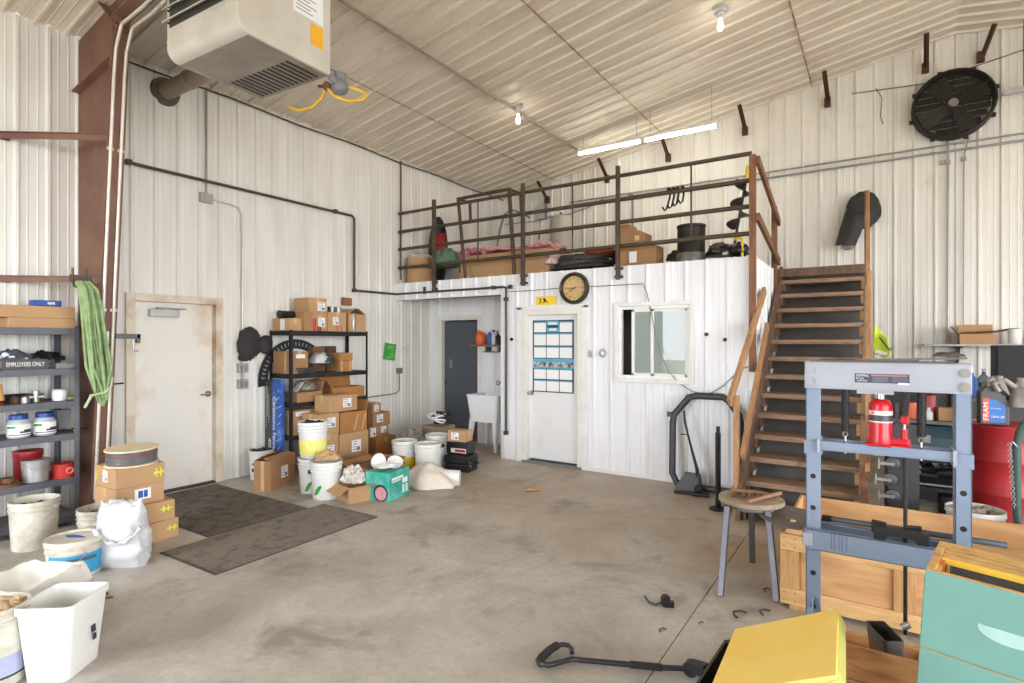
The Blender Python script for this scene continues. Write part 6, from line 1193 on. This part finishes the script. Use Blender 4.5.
# ------------------------------------------------------------------ shop press
t = thing('shop_press', 'blue-grey steel shop press frame standing right of centre', 'press', (0, 3.03, 0))
for x0, x1 in ((-.299, -.236), (.264, .321)):
    g = G(); g.box(x0, -.012, .06, x1, -.006, 1.41); g.box(x0, -.012, .06, x0 + .006, .07, 1.41); (g.box(x1 - .006, -.012, .06, x1, .07, 1.41) if x0 > 0 else None); g.obj('upright', PRESS, t, bevel=.002)
    for z_ in (.52, .83, .98, .36): g = G(); g.cyl(((x0 + x1) / 2, -.0135, z_), ((x0 + x1) / 2, -.008, z_), .012, n=14); g.obj('pin_hole', BLACKP, t)
    g = G(); xm = (x0 + x1) / 2; g.box(xm - .035, -.34, 0, xm + .035, .34, .008); g.box(xm - .035, -.34, .008, xm - .029, .34, .06); g.obj('foot', PRESS, t, bevel=.002)
    g = G(); g.bar((xm, -.28, .05), (xm, -.015, .40), .006, .04); g.obj('gusset', PRESS, t)
for y0 in (-.03, .075):
    g = G(); g.box(-.302, y0, 1.407, .319, y0 + .008, 1.519); g.obj('head_plate', PRESSL, t, bevel=.002)
g = G(); g.box(-.302, -.03, 1.519, .319, .083, 1.525); g.obj('head_cap', PRESSL, t, bevel=.002)
g = G(); g.box(-.302, -.034, 1.400, .319, -.022, 1.407); g.obj('head_lip', PRESSL, t)
for x in (.292, .292, -.27, -.27):
    pass
for x, zz in ((.295, 1.487), (.295, 1.43), (-.275, 1.487), (-.275, 1.43)):
    g = G(); g.cyl((x, -.04, zz), (x, -.03, zz), .019, n=16); g.cyl((x, -.048, zz), (x, -.04, zz), .013, n=6); g.obj('bolt', CHROME if x > 0 else PRESSL, t)
# jack plate and cross bar
g = G(); g.box(-.248, -.03, 1.110, .264, .075, 1.116); g.box(-.248, -.03, 1.116, .264, -.024, 1.153); g.box(-.248, .069, 1.116, .264, .075, 1.153); g.box(-.238, -.02, 1.14, .255, .065, 1.1435); g.obj('jack_bar', PRESS, t, bevel=.002)
for x in (-.242, .262): g = G(); g.box(x - .006, -.045, 1.10, x + .006, .08, 1.162); g.obj('guide_tab', PRESSL, t)
for x in (.292,): g = G(); g.box(.258, -.02, 1.085, .327, .075, 1.145); g.obj('guide_sleeve', PRESS, t)
g = G(); g.box(-.305, -.02, 1.085, -.23, .075, 1.15); g.obj('guide_sleeve', PRESS, t)
g = G(); g.box(-.09, -.02, 1.383, .05, .06, 1.407); g.obj('jack_seat', PRESSL, t)
for x in (-.136, .150):
    g = G(); g.cyl((x, .0, 1.205), (x, .0, 1.405), .0165, n=16); 
    for k in range(18): g.ring((x, 0, 1.21 + .0108 * k), .0168, .0022, 'z', 14, 5)
    sp_ = g.obj('return_spring', BLACKM, t, smooth=40)
    g = G(); g.ring((x, 0, 1.19), .010, .003, 'y', 14, 6); g.cyl((x, 0, 1.10), (x, 0, 1.18), .004, n=8); g.obj('eye_bolt', CHROME, sp_, smooth=40)
# bed
for y0 in (-.055, .11):
    g = G(); g.box(-.297, y0, .643, .325, y0 + .006, .737); g.box(-.297, y0, .643, .325, y0 + (.03 if y0 < 0 else -.03), .649); g.box(-.297, y0, .731, .325, y0 + (.03 if y0 < 0 else -.03), .737); g.obj('bed_channel', PRESS, t, bevel=.002)
g = G(); g.box(-.308, -.062, .66, -.262, -.055, .72); g.box(-.308, -.062, .66, -.302, .02, .72); g.obj('bed_pin_plate', PRESSL, t, bevel=.003)
for x in (-.19, -.178, -.16, -.148, -.13): g = G(); g.box(x, -.0565, .66, x + .003, -.0550, .733); g.obj('scale_mark', M('press_mark', (90, 104, 132), .5), t)
g = G(); g.cyl((.094, .055, .30), (.094, .055, 1.12), .008, n=12); g.obj('lift_rod', BLACKM, t, smooth=40)
g = G(); g.cyl((.094, .055, .33), (.094, .055, .345), .018, n=6); g.cyl((.08, .03, .34), (.11, .03, .36), .014); g.obj('rod_nut', GALV, t)
lb = G(); lb.box(-.098, -.0315, 1.434, .106, -.0300, 1.475); lb = lb.obj('rating_label', M('label_slate', (72, 74, 92), .4), t)
text('CENTRAL', .0135, WHITEL, lb, (-.068, -.032, 1.4655), (PI / 2, 0, 0), sx=.85)
text('20 TON', .0095, WHITEL, lb, (-.078, -.032, 1.4525), (PI / 2, 0, 0), sx=.9)
text('SHOP PRESS', .0085, WHITEL, lb, (-.069, -.032, 1.4425), (PI / 2, 0, 0), sx=.85)
g = G(); g.box(-.035, -.0322, 1.465, .10, -.0313, 1.471); g.obj('red_line', M('label_pink', (190, 120, 120), .5), lb)
g = G()
for k in range(5): g.box(-.03, -.0322, 1.459 - k * .0048, .03, -.0313, 1.4605 - k * .0048); g.box(.042, -.0322, 1.459 - k * .0048, .10, -.0313, 1.4605 - k * .0048)
g.obj('fine_print', M('label_grey', (140, 142, 158), .5), lb)
g = G(); g.box(.065, -.0325, 1.429, .105, -.0312, 1.437); g.obj('paper_tab', WHITEL, lb)
# plates and rasp on the press head
single('steel_strip', G().bar((-.28, 0, .004), (.27, .02, .004), .03, .006), GREYM, 'long grey steel strip lying on the press head', 'strip', (0, 3.03, 1.526))
single('steel_strip', G().bar((-.06, 0, .005), (.31, .03, .018), .035, .008), M('dull_steel', (112, 108, 104), .5, .3), 'pale steel strip crossing the press head at right', 'strip', (0, 3.065, 1.53))
single('rag', G().blob((0, 0, .012), (.06, .03, .018), 110, .4, 3, 20, 10, 0), M('dark_rag', (84, 78, 72), .9), 'small dark rag on the press head, right end', 'rag', (.25, 3.09, 1.542), smooth=50)
single('pliers', G().tube([(-.07, 0, .006), (-.02, .0, .006), (.0, .012, .006), (.07, .02, .006)], .006, 6).tube([(-.07, .02, .006), (-.02, .012, .006), (.0, .0, .006), (.07, -.01, .006)], .006, 6), DARKSTEEL, 'dark pliers on the press head at left of centre', 'pliers', (-.17, 3.07, 1.5255), smooth=50)
# bottle jack
t = thing('bottle_jack', 'red hydraulic bottle jack standing on the press bar', 'jack', (.0, 3.05, 1.1438))
g = G(); g.lathe([(0, .012), (.050, .012), (.052, .02), (.047, .045), (.047, .185), (.042, .20), (.03, .212), (.018, .216), (0, .216)], n=34); g.obj('jack_body', REDJ, t, smooth=40)
g = G(); g.prism([(-.058, -.05), (.04, -.05), (.075, -.038), (.11, -.03), (.118, -.01), (.11, .03), (.04, .05), (-.058, .05)], 'z', 0, .016); g.prism([(.035, -.03), (.105, -.028), (.112, 0), (.10, .028), (.035, .03)], 'z', .016, .042); g.obj('jack_base', REDJ, t, bevel=.005)
g = G(); g.cyl((.09, -.005, .04), (.09, -.005, .085), .014); g.obj('pump_cylinder', REDJ, t, smooth=40)
g = G(); g.cyl((.09, -.005, .085), (.09, -.005, .108), .006); g.cyl((0, 0, .214), (0, 0, .238), .016); g.obj('piston', CHROME, t, smooth=40)
g = G(); g.box(.076, -.020, .108, .106, .012, .145); g.obj('lever_socket', REDJ, t, bevel=.004); g = G(); g.bar((.09, -.004, .14), (.102, -.004, .25), .022, .022); g.obj('pump_lever', BLACKP, t)
g = G(); g.box(.055, .0, .04, .07, .03, .20); g.obj('rear_plate', M('jack_dark', (66, 62, 62), .6), t)
g = G()
for k in range(16):
    a, b_ = R(-160 + k * 9.5), R(-160 + (k + 1) * 9.5)
    for m_, z0_, z1_ in ((0, .145, .165), (1, .118, .145), (0, .112, .118)): g.mi(m_); g.add([(.0478 * math.cos(x), .0478 * math.sin(x), q) for x, q in ((a, z0_), (b_, z0_), (b_, z1_), (a, z1_))], [(0, 1, 2, 3)])
g.obj('jack_label', [M('label_pinkwhite', (236, 206, 206), .4), M('label_dark', (66, 62, 70), .4)], t, smooth=60)
text('20', .014, REDJ, t, (-.030, -.0395, .155), (PI / 2, 0, R(-38)), sx=1)
# arbor blocks and bar on the bed
t = thing('arbor_plate', 'black notched arbor plate on the press bed, rear one', 'plate', (.06, 3.10, .7375))
ap = [(-.085, 0), (-.05, 0), (-.04, .018), (.03, .018), (.04, 0), (.085, 0), (.085, .035), (-.085, .035)]
g = G(); g.prism(ap, 'x', -.0, .001) if False else g.prism([(-.095, .0), (.095, .0), (.095, .022), (-.095, .022)], 'y', -.012, .03); g.prism([(-.095, .022), (-.05, .022), (-.035, .045), (-.095, .05)], 'y', -.012, .03); g.prism([(.095, .022), (.05, .022), (.035, .045), (.095, .05)], 'y', -.012, .03); g.obj('plate_body', BLACKM, t, bevel=.003)
t = thing('arbor_plate', 'black notched arbor plate on the press bed, front one', 'plate', (.075, 3.015, .7375), R(3))
g = G(); g.prism([(-.10, 0), (-.06, 0), (-.045, .02), (.045, .02), (.06, 0), (.10, 0), (.10, .045), (.045, .05), (-.045, .05), (-.10, .045)], 'y', -.022, .022); g.obj('plate_body', BLACKM, t, bevel=.003)
t = thing('round_bar', 'long round grey steel bar lying along the press bed', 'bar', (0, 3.152, .737)); g = G(); g.cyl((-.235, 0, .015), (.45, .0, .015), .014, n=16); g.obj('bar', M('bar_grey', (104, 108, 118), .4, .5), t, smooth=40); g = G(); g.cyl((-.24, 0, .015), (-.20, 0, .015), .0155, n=16); g.obj('bar_end', BLACKM, t, smooth=40)
# ------------------------------------------------------------------ big timber crate
t = thing('timber_crate', 'large open plywood and pine crate behind the press', 'crate', (0, 0, 0))
CX0, CX1, CY0, CY1, CZ = -.512, 1.75, 3.76, 4.83, .45
g = G(); g.box(CX0 + .02, CY0 + .02, .09, CX1, CY0 + .034, CZ); g.obj('front_panel', PLY, t)
for z0_, z1_ in ((.03, .125), (.355, CZ)): g = G(); g.box(CX0, CY0, z0_, CX1, CY0 + .02, z1_); g.obj('front_rail', PINE, t, bevel=.003)
for x in (CX0, .06, .9, 1.6): g = G(); g.box(x, CY0, .126, x + .105, CY0 + .02, .354); g.obj('front_stile', PINEV, t, bevel=.003)
g = G(); g.box(CX0, CY1 - .02, .03, CX1, CY1, CZ - .01); g.obj('back_panel', PLY, t)
g = G(); g.box(CX0, CY0 + .021, .03, CX0 + .02, CY1 - .021, CZ - .002); g.obj('side_panel', PINE, t, bevel=.003)
g = G(); g.box(CX1 - .02, CY0 + .021, .03, CX1, CY1 - .021, CZ); g.obj('side_panel', PINE, t)
g = G(); g.box(CX0 + .02, CY0 + .034, .05, CX1 - .02, CY1 - .02, .07); g.obj('crate_floor', OLDW, t)
for x in (CX0 + .05, .5, 1.6): g = G(); g.box(x, CY0 + .01, 0, x + .09, CY1, .05); g.obj('skid', PINEV, t)
g = G()
for x in (-.49, -.43): 
    for z_ in (.05, .10, .38, .43): g.cyl((x, CY0 - .0015, z_), (x, CY0 + .002, z_), .004, n=6)
g.obj('nail_heads', DARKSTEEL, t)
single('rope_bits', G().blob((0, 0, .05), (.3, .2, .08), 112, .5, 3, 30, 16, 0), M('crate_junk', (90, 76, 60), .8), 'dark oddments lying inside the big timber crate', 'clutter', (.3, 4.3, .071), smooth=40)
# lower wooden tray between the uprights and the steel tube in it
t = thing('wooden_tray', 'low stained wooden tray on the floor under the press', 'tray', (0, 0, 0))
TW = wood('stained_board', (204, 152, 94), (140, 82, 46), 2.0, (1.4, 7, 7))
for nm, a in (('front_board', (-.20, 2.84, .158, .245, 2.862, .30)), ('front_board', (-.20, 2.84, .012, .245, 2.862, .154)), ('back_board', (-.20, 3.40, .012, .245, 3.42, .11)), ('end_board', (-.222, 2.84, .012, -.202, 3.42, .11)), ('end_board', (.2455, 2.84, .012, .2555, 3.42, .11)), ('tray_floor', (-.222, 2.84, 0, .262, 3.42, .0115))):
    g = G(); g.box(*a); g.obj(nm, TW, t, bevel=.003)
t = thing('steel_tube', 'short length of rectangular steel tube standing in the tray', 'tube', (.05, 3.03, .017), 0, None, (R(-4), R(-6), R(20)))
g = G()
def rr4(hx, hy, z_, r_=.015): return ringq(hx, hy, z_, r_, 4)
stackq([rr4(.040, .110, 0), rr4(.040, .110, .30), rr4(.0345, .1045, .30, .012), rr4(.0345, .1045, .01, .012)], 'tube_wall', M('mill_steel', (104, 96, 90), .5, .5, c2=(74, 66, 60), scale=6), t)
single('bolt', G().cyl((0, 0, 0), (0, 0, .12), .012, n=10).cyl((0, 0, .12), (0, 0, .145), .024, n=6).cyl((-.02, .01, .07), (.03, -.01, .09), .012), GALV, 'big galvanised bolt beside the steel tube', 'bolt', (.15, 3.06, .0125), smooth=30)
# ------------------------------------------------------------------ bee hive bodies at right
HR = Matrix.Translation((.118, 2.191, .904)) @ Matrix(((.985, .158, .073, 0), (-.162, .986, .051, 0), (-.064, -.062, .996, 0), (0, 0, 0, 1)))
HR = Matrix.Translation((.118, 2.191, .904)) @ Euler((R(-2.6), R(3.2), R(-9.2))).to_matrix().to_4x4()
def hive(label, zt_, frames):
    w_, d_, h_, k = .56, .413, .244, .021
    T = HR @ Matrix.Translation((0, 0, zt_))
    t = thing('beehive_box', label, 'hive box', T.to_translation(), 0, None, T.to_euler())
    for nm, a in (('front_board', (0, 0, -h_, w_, k, -.001)), ('back_board', (0, d_ - k, -h_, w_, d_, -.001)), ('end_board', (0, k, -h_, k, d_ - k, -.001)), ('end_board', (w_ - k, k, -h_, w_, d_ - k, -.001))):
        g = G(); g.box(*a); g.obj(nm, TEAL, t, bevel=.003)
    g = G(); e = .0012
    for a in ((e, e, w_ - e, k), (e, d_ - k, w_ - e, d_ - e), (e, k, k, d_ - k), (w_ - k, k, w_ - e, d_ - k)): g.box(a[0], a[1], -.0012, a[2], a[3], .0008)
    g.obj('bare_rim', HIVEW, t)
    g = G(); g.box(k, k, -.2, k + .0012, d_ - k, -.002); g.box(w_ - k - .0012, k, -.2, w_ - k, d_ - k, -.002); g.box(k + .0013, d_ - k - .0012, -.2, w_ - k - .0013, d_ - k, -.002); g.obj('inner_lining', HIVEW, t)
    if frames:
        # finger joints down the corner
        g = G(); [g.box(-.0012, .002, -h_ + .02 + q * .036, .0, .018, -h_ + .038 + q * .036) for q in range(6)]; g.obj('finger_joint', M('joint_shade', (100, 146, 134), .6), t)
        g = G(); cyl_ = [(.21 + .075 * math.cos(a), -.125 + .034 * math.sin(a)) for a in [PI + PI * q / 12 for q in range(13)]]; cyl_ += [(.285, -.118), (.135, -.118)]
        g.prism(cyl_, 'y', -.0015, -.0002); g.obj('hand_hold', M('hold_pale', (160, 196, 190), .6), t)
        for i in range(4):
            y = .205 + .05 * i; f = G(); f.box(k + .003, y - .013, -.022, w_ - k - .003, y + .013, -.004)
            fo = f.obj('frame_top_bar', M('frame_yellow', (240, 198, 70), .55, c2=(226, 172, 60), scale=6) if i == 0 else HIVEW, t, bevel=.002)
            f = G(); f.box(k + .018, y - .011, -.22, k + .028, y + .011, -.022); f.box(k + .018, y - .006, -.225, w_ - k - .018, y + .006, -.212); f.obj('frame_side_bar', HIVEW, fo)
            f = G(); f.box(k + .028, y - .004, -.212, w_ - k - .028, y + .004, -.022); f.obj('comb', M('dark_comb', (84, 80, 74), .7, bump=.6, bscale=180), fo)
        g = G(); g.box(k, k, -.020, k + .012, d_ - k, -.012); g.box(k, k, -.020, w_ - k, k + .010, -.012); g.obj('inner_ledge', HIVEW, t)
        g = G(); [g.box(k + .002, .135 + .028 * q, -.05, k + .016, .15 + .028 * q, -.005) for q in range(2)]; g.obj('rest_spacer', M('orange_spacer', (206, 110, 44), .5), t)
        g = G(); g.box(k, .045, -.235, w_ - k, .05, -.04); g.obj('dark_sheet', M('dark_mesh', (66, 66, 64), .7, bump=.5, bscale=200), t) if False else None
    return t
hive('teal wooden hive body with frames, topmost at the lower right', 0, True)
hive('second teal hive body below the open one, lower right', -.246, False)
T = HR @ Matrix.Translation((0, 0, -.4925)); t = thing('hive_stand', 'plain wooden stand below the teal hive bodies, bottom edge', 'stand', T.to_translation(), 0, None, T.to_euler())
g = G(); g.box(.01, .01, -.03, .55, .40, 0); g.obj('top', OLDW, t)
for x in (.03, .46):
    for y in (.03, .31): g = G(); g.box(x, y, -.37 , x + .07, y + .07, -.031); g.obj('leg', OLDW, t)
# ------------------------------------------------------------------ cart with yellow hive box
TY = Matrix.Translation((-.484, 2.351, .478)) @ Matrix(((.905, -.046, -.422, 0), (.06, .998, .019, 0), (.42, -.042, .906, 0), (0, 0, 0, 1)))
t = thing('beehive_cover', 'bright yellow hive lid tilted on the black cart at the bottom', 'hive lid', TY.to_translation(), 0, None, TY.to_euler())
WY, DY, HY = .39, .522, .062
g = G(); g.box(0, -DY, -.014, WY, 0, 0); g.obj('yellow_board', YEL, t, bevel=.003)
for a in ((.0, -DY, -HY, .019, 0, -.0145), (WY - .019, -DY, -HY, WY, 0, -.0145), (.0195, -.019, -HY, WY - .0195, 0, -.0145), (.0195, -DY, -HY, WY - .0195, -DY + .019, -.0145)): g = G(); g.box(*a); g.obj('side_board', YELSHADE, t, bevel=.002)
t = thing('garden_cart', 'black garden cart with a long pull handle lying on the floor', 'cart', (-.32, 2.09, 0), R(-3))
def q4(x0, x1, y0, y1, za, zb): return [(x0, y0, za), (x1, y0, zb), (x1, y1, zb), (x0, y1, za)]
lv = [q4(-.14, .14, -.20, .20, .20, .20), q4(-.215, .155, -.255, .245, .425, .575), q4(-.205, .145, -.245, .235, .425, .575), q4(-.13, .13, -.19, .19, .21, .21)]
vs = [p for l in lv for p in l]; fs = [(3, 2, 1, 0), (12, 13, 14, 15)]
for q in range(4):
    w2 = (q + 1) % 4
    for b_ in (0, 4, 8): fs.append((b_ + q, b_ + w2, b_ + 4 + w2, b_ + 4 + q))
g.add(vs, fs) if False else None
g = G(); g.add(vs, fs); g.obj('cart_tub', BLACKP, t)
for sx in (-.12, .12):
    for sy in (-.15, .15): g = G(); g.lathe([(0, -.03), (.07, -.03), (.10, -.022), (.105, 0), (.10, .022), (.07, .03), (0, .03)], n=28, T=Matrix.Translation((sx, sy, .105)) @ Matrix.Rotation(PI / 2, 4, 'Y')); g.obj('wheel', RUBBER, t, smooth=40)
for sy in (-.15, .15): g = G(); g.cyl((-.15, sy, .105), (.15, sy, .105), .012); g.box(-.04, sy - .03, .1, .04, sy + .03, .2); g.obj('axle', BLACKM, t)
iT = Matrix.Translation((-.32, 2.09, 0)) @ Matrix.Rotation(R(-3), 4, 'Z'); iT.invert()
def L_(p): return tuple(iT @ Vector(p))
g = G(); g.tube([L_(p) for p in ((-.40, 2.26, .18), (-.55, 2.60, .14), (-.69, 2.74, .06), (-.771, 2.744, .035))], .016, 8); g.obj('tow_link', BLACKM, t, smooth=40)
g = G(); g.tube([L_(p) for p in ((-.775, 2.742, .035), (-.887, 2.69, .030), (-1.024, 2.63, .030), (-1.25, 2.53, .030), (-1.292, 2.512, .03), (-1.325, 2.46, .03), (-1.365, 2.40, .03), (-1.40, 2.395, .03), (-1.425, 2.43, .03))], .0135, 10); g.obj('pull_shaft', M('black_gloss_tube', (44, 44, 50), .3, .2), t, smooth=50)
g = G(); g.tube([L_(p) for p in ((-1.40, 2.395, .03), (-1.42, 2.41, .03), (-1.425, 2.44, .03), (-1.42, 2.52, .035), (-1.41, 2.575, .035))], .020, 10); g.obj('foam_grip', RUBBER, t, smooth=50)
g = G(); g.tube([L_(p) for p in ((-1.41, 2.57, .035), (-1.39, 2.60, .035), (-1.36, 2.61, .034), (-1.33, 2.59, .033), (-1.315, 2.56, .033))], .0125, 10); g.obj('grip_end', MATS['black_gloss_tube'], t, smooth=50)
g = G(); g.tube([L_(p) for p in ((-.89, 2.689, .030), (-1.03, 2.628, .030))], .0175, 10); g.obj('shaft_sleeve', RUBBER, t, smooth=50)
g = G(); c_ = Vector(L_((-.765, 2.745, .04))); g.cyl(tuple(c_ + Vector((0, -.02, 0))), tuple(c_ + Vector((0, .02, 0))), .036, n=18); g.bar(tuple(c_ + Vector((0, 0, .01))), L_((-.69, 2.73, .06)), .05, .05); g.cyl(tuple(c_ + Vector((0, -.028, 0))), tuple(c_ + Vector((0, .028, 0))), .010, n=10); g.obj('clevis', BLACKM, t, smooth=35)
# ------------------------------------------------------------------ stool, blade, floor bits
t = thing('work_stool', 'three-legged stool with a round weathered wooden top', 'stool', (-.735, 4.08, 0))
g = G(); g.lathe([(0, .53), (.202, .53), (.208, .536), (.208, .556), (.202, .562), (0, .562)], n=40); g.obj('seat', OLDW, t, smooth=35)
for a, b_ in (((-.11, -.20), (-.115, -.37)), ((.12, -.10), (.195, -.25)), ((-.02, .12), (-.05, .33))):
    g = G(); g.bar((a[0], a[1], .53), (b_[0], b_[1], .0), .036, .036, (0, 1, 0)); g.obj('leg', M('stool_leg_steel', (104, 104, 112), .4, .5), t, bevel=.003)
g = G(); g.ring((0, 0, .505), .14, .012, 'z', 28, 6); g.obj('under_ring', GALV, t, smooth=40)
g = G(); [g.cyl((x, y, .49), (x, y, .53), .012, n=6) for x, y in ((-.13, -.14), (-.10, -.15))]; g.obj('bolts', DARKSTEEL, t)
single('hammer_handle', G().bar((-.02, -.15, .016), (.13, .17, .022), .026, .022), M('handle_wood', (156, 112, 84), .6), 'wooden tool handle lying across the stool top', 'handle', (-.70, 4.05, .563), bevel=.005)
single('wood_strip', G().bar((-.15, .19, .008), (.16, .16, .008), .02, .014), M('handle_wood', (156, 112, 84)), 'thin wooden strip along the far edge of stool top', 'strip', (-.735, 4.00, .563))
for i in range(4):
    g = G(); g.tube([(-.045, -.02, .012), (-.02, 0, .02), (.02, .02, .018), (.05, .02, .010)], [.008, .013, .013, .007], 7)
    single('rusty_iron', g, RUST, 'small rusty iron piece on the stool top, ' + ('leftmost', 'second from left', 'third from left', 'rightmost')[i], 'iron piece', (-.82 + .052 * i, 4.04 + .012 * i, .563), rot=(0, 0, R(50 + 9 * i)), smooth=50)
t = thing('disc_blade', 'round grey disc blade with a square hole resting on crate corner', 'blade', (-.475, 3.985, .470), 0, None, (R(5), R(1.5), R(20)))
g = G(); n = 44; sq = []
for k in range(n):
    a = 2 * PI * k / n; m_ = .026 / max(abs(math.cos(a)), abs(math.sin(a))); sq.append((m_ * math.cos(a), m_ * math.sin(a)))
rg = []
for r_, z_ in ((None, .0), (.10, .002), (.17, .012), (.195, .022), (.195, .027), (.17, .018), (.10, .008), (None, .006)):
    rg.append([((q[0], q[1], z_) if r_ is None else (r_ * math.cos(2 * PI * k / n), r_ * math.sin(2 * PI * k / n), z_)) for k, q in enumerate(sq)])
rg.append(rg[0]); vs = [p for l in rg for p in l]; fs = []
for i in range(len(rg) - 1):
    for j_ in range(n): fs.append((i * n + j_, i * n + (j_ + 1) % n, (i + 1) * n + (j_ + 1) % n, (i + 1) * n + j_))
g.add(vs, fs); g.obj('blade', M('blade_grey', (112, 106, 100), .55, .4, c2=(90, 84, 78), scale=9), t, smooth=40)
t = thing('clamp', 'small black band clamp on the floor in open space', 'clamp', (-1.10, 3.39, 0), R(20)); g = G(); g.cyl((0, -.03, .032), (0, .03, .032), .030, n=18); g.box(.01, -.02, .0, .05, .02, .03); g.obj('clamp_body', BLACKM, t, smooth=35); g = G(); g.tube([(-.02, 0, .02), (-.06, -.02, .01), (-.10, .0, .012), (-.125, .04, .03)], .008, 7); g.obj('strap_tail', GREYM, t, smooth=50)
for i, (p, s) in enumerate((((-.70, 3.51, 0), 1), ((-.58, 3.62, 0), .8), ((-.62, 3.95, 0), .6), ((-1.02, 3.08, 0), .5), ((-.86, 3.28, 0), .35))):
    g = G(); g.tube([(.035 * s, .05 * s, .006), (.0, .045 * s, .01), (-.03 * s, .0, .015 * s), (-.02 * s, -.03 * s, .01), (.0, -.045 * s, .006)], .005 * (s + .2), 6)
    single('metal_shaving', g, DARKSTEEL, ('curled dark metal scrap on floor left of the crate', 'curled dark metal scrap nearest the crate corner', 'flat dark scrap on the floor under the stool', 'small dark scrap on the floor beside the slab joint', 'tiny dark scrap on the floor left of the yellow box')[i], 'scrap', p, smooth=50)
single('paper_scrap', G().sheet(lambda u, v: ((u - .5) * .16, (v - .5) * .10, .012 + .02 * noise.noise(Vector((u * 4, v * 4, 3)))), 8, 6, .003), M('tan_scrap', (196, 160, 108), .8), 'torn tan cardboard scrap on the open floor', 'scrap', (-3.15, 5.21, .002), rot=(0, 0, .5))

pipe('wall_cable', [(LX + .035, 6.50, z_) for z_ in (4.5, 3.9, 3.2, 2.6)], .012, DARKSTEEL, 'dark vertical cable on the left wall at the loft railing end', 'cable')
single('cap', G().lathe([(0, 0), (.03, 0), (.03, .02), (.02, .03), (0, .03)], n=18), BLACKP, 'small black cap on the floor at the bottom edge', 'cap', (-1.21, 2.30, 0), smooth=40)
single('pvc_stub', G().cyl((0, 0, 0), (0, 0, .22), .04), WHITEL, 'short white pipe stub on back wall behind the third post', 'pipe', (-3.90, BY - .07, 4.62), smooth=40)
# contents of the left rack stand a little nearer its right end
tops = [o for o in bpy.data.objects if o.parent is None and 'label' in o]
for o in tops:
    if ', left rack' in o['label'] or o['label'].endswith('left rack') or 'pair on the rack' in o['label'] or o.name.startswith('sign') and 'EMPLOYEES' in o['label']: o.location.y += .038
# repeats share a group phrase
GROUPS = {'flange_brace': 'braces atop the back wall', 'guard_rail': 'pipe rails of the loft', 'rail_post': 'posts of the loft railing', 'rail_rod': 'thin uprights of the loft railing', 'hook': 'hooks hung on the loft rail', 'caster': 'casters on the dark board', 'rusty_iron': 'rusty iron pieces on the stool', 'metal_shaving': 'dark scraps on the floor', 'strip_light': 'tube lights above the loft', 'bulb_fixture': 'bare bulbs on the ceiling', 'jar': 'blue-lidded jars on the left rack', 'floor_mat': 'floor mats', 'arbor_plate': 'arbor plates on the press bed', 'oil_bottle': 'oil bottles on the cabinet', 'tool_case': 'black tool cases', 'switch_box': 'switch boxes by the left door', 'bearing': 'ring bearings on the left rack', 'beehive_box': 'teal hive boxes', 'lid': 'white lids on the turquoise carton', 'wall_plug': 'black plugs in the office front', 'bucket': 'plastic buckets and pails', 'gas_hose': 'yellow gas hoses under the heater', 'steel_strip': 'steel strips on the press head', 'grey_jug': 'grey jugs on the drum', 'bottle': 'bottles above the sink', 'brace': 'angle braces by the column', 'handrail': 'stair handrails', 'conduit': 'conduits on the walls and ceiling', 'can': 'cans on shelves'}
for o in tops:
    st = o.name.split('.')[0]; lb_ = o['label']
    if st == 'cardboard_box':
        o['group'] = ('cartons under the wire spool' if 'spool' in lb_ else 'cartons on the loft' if 'loft' in lb_ else 'cartons on the black rack' if ('rack top' in lb_ or 'shelf' in lb_ or 'rack' in lb_ and 'floor' not in lb_ and 'right of the rack' not in lb_) else 'cartons on the left rack' if 'tray' in lb_ else 'cartons on the floor')
    elif st in GROUPS: o['group'] = GROUPS[st]
# ------------------------------------------------------------------ light
w = bpy.data.worlds.new('sky'); SC.world = w; w.use_nodes = True; bg = w.node_tree.nodes['Background']; bg.inputs[0].default_value = (.94, .99, 1.06, 1); bg.inputs[1].default_value = 13.2
SC.view_settings.view_transform = 'Standard'; SC.view_settings.look = 'None'; SC.view_settings.gamma = 1; SC.view_settings.exposure = 0.0; SC.view_settings.use_curve_mapping = False
SC.cycles.use_denoising = True; SC.cycles.max_bounces = 10; SC.cycles.diffuse_bounces = 6
def portal(loc, rot, sx, sy):
    l = bpy.data.lights.new('doorway_daylight', 'AREA'); l.shape = 'RECTANGLE'; l.size = sx; l.size_y = sy; l.cycles.is_portal = True
    o = bpy.data.objects.new('doorway_daylight', l); COL.objects.link(o); o.location = loc; o.rotation_euler = rot
for x0, x1, z0, z1 in REAR_DOORS: portal(((x0 + x1) / 2, RY - .02, (z0 + z1) / 2), (PI / 2, 0, 0), x1 - x0, z1 - z0)
for y0, y1, z0, z1 in RIGHT_DOORS: portal((RX + .02, (y0 + y1) / 2, (z0 + z1) / 2), (PI / 2, 0, PI / 2), y1 - y0, z1 - z0)
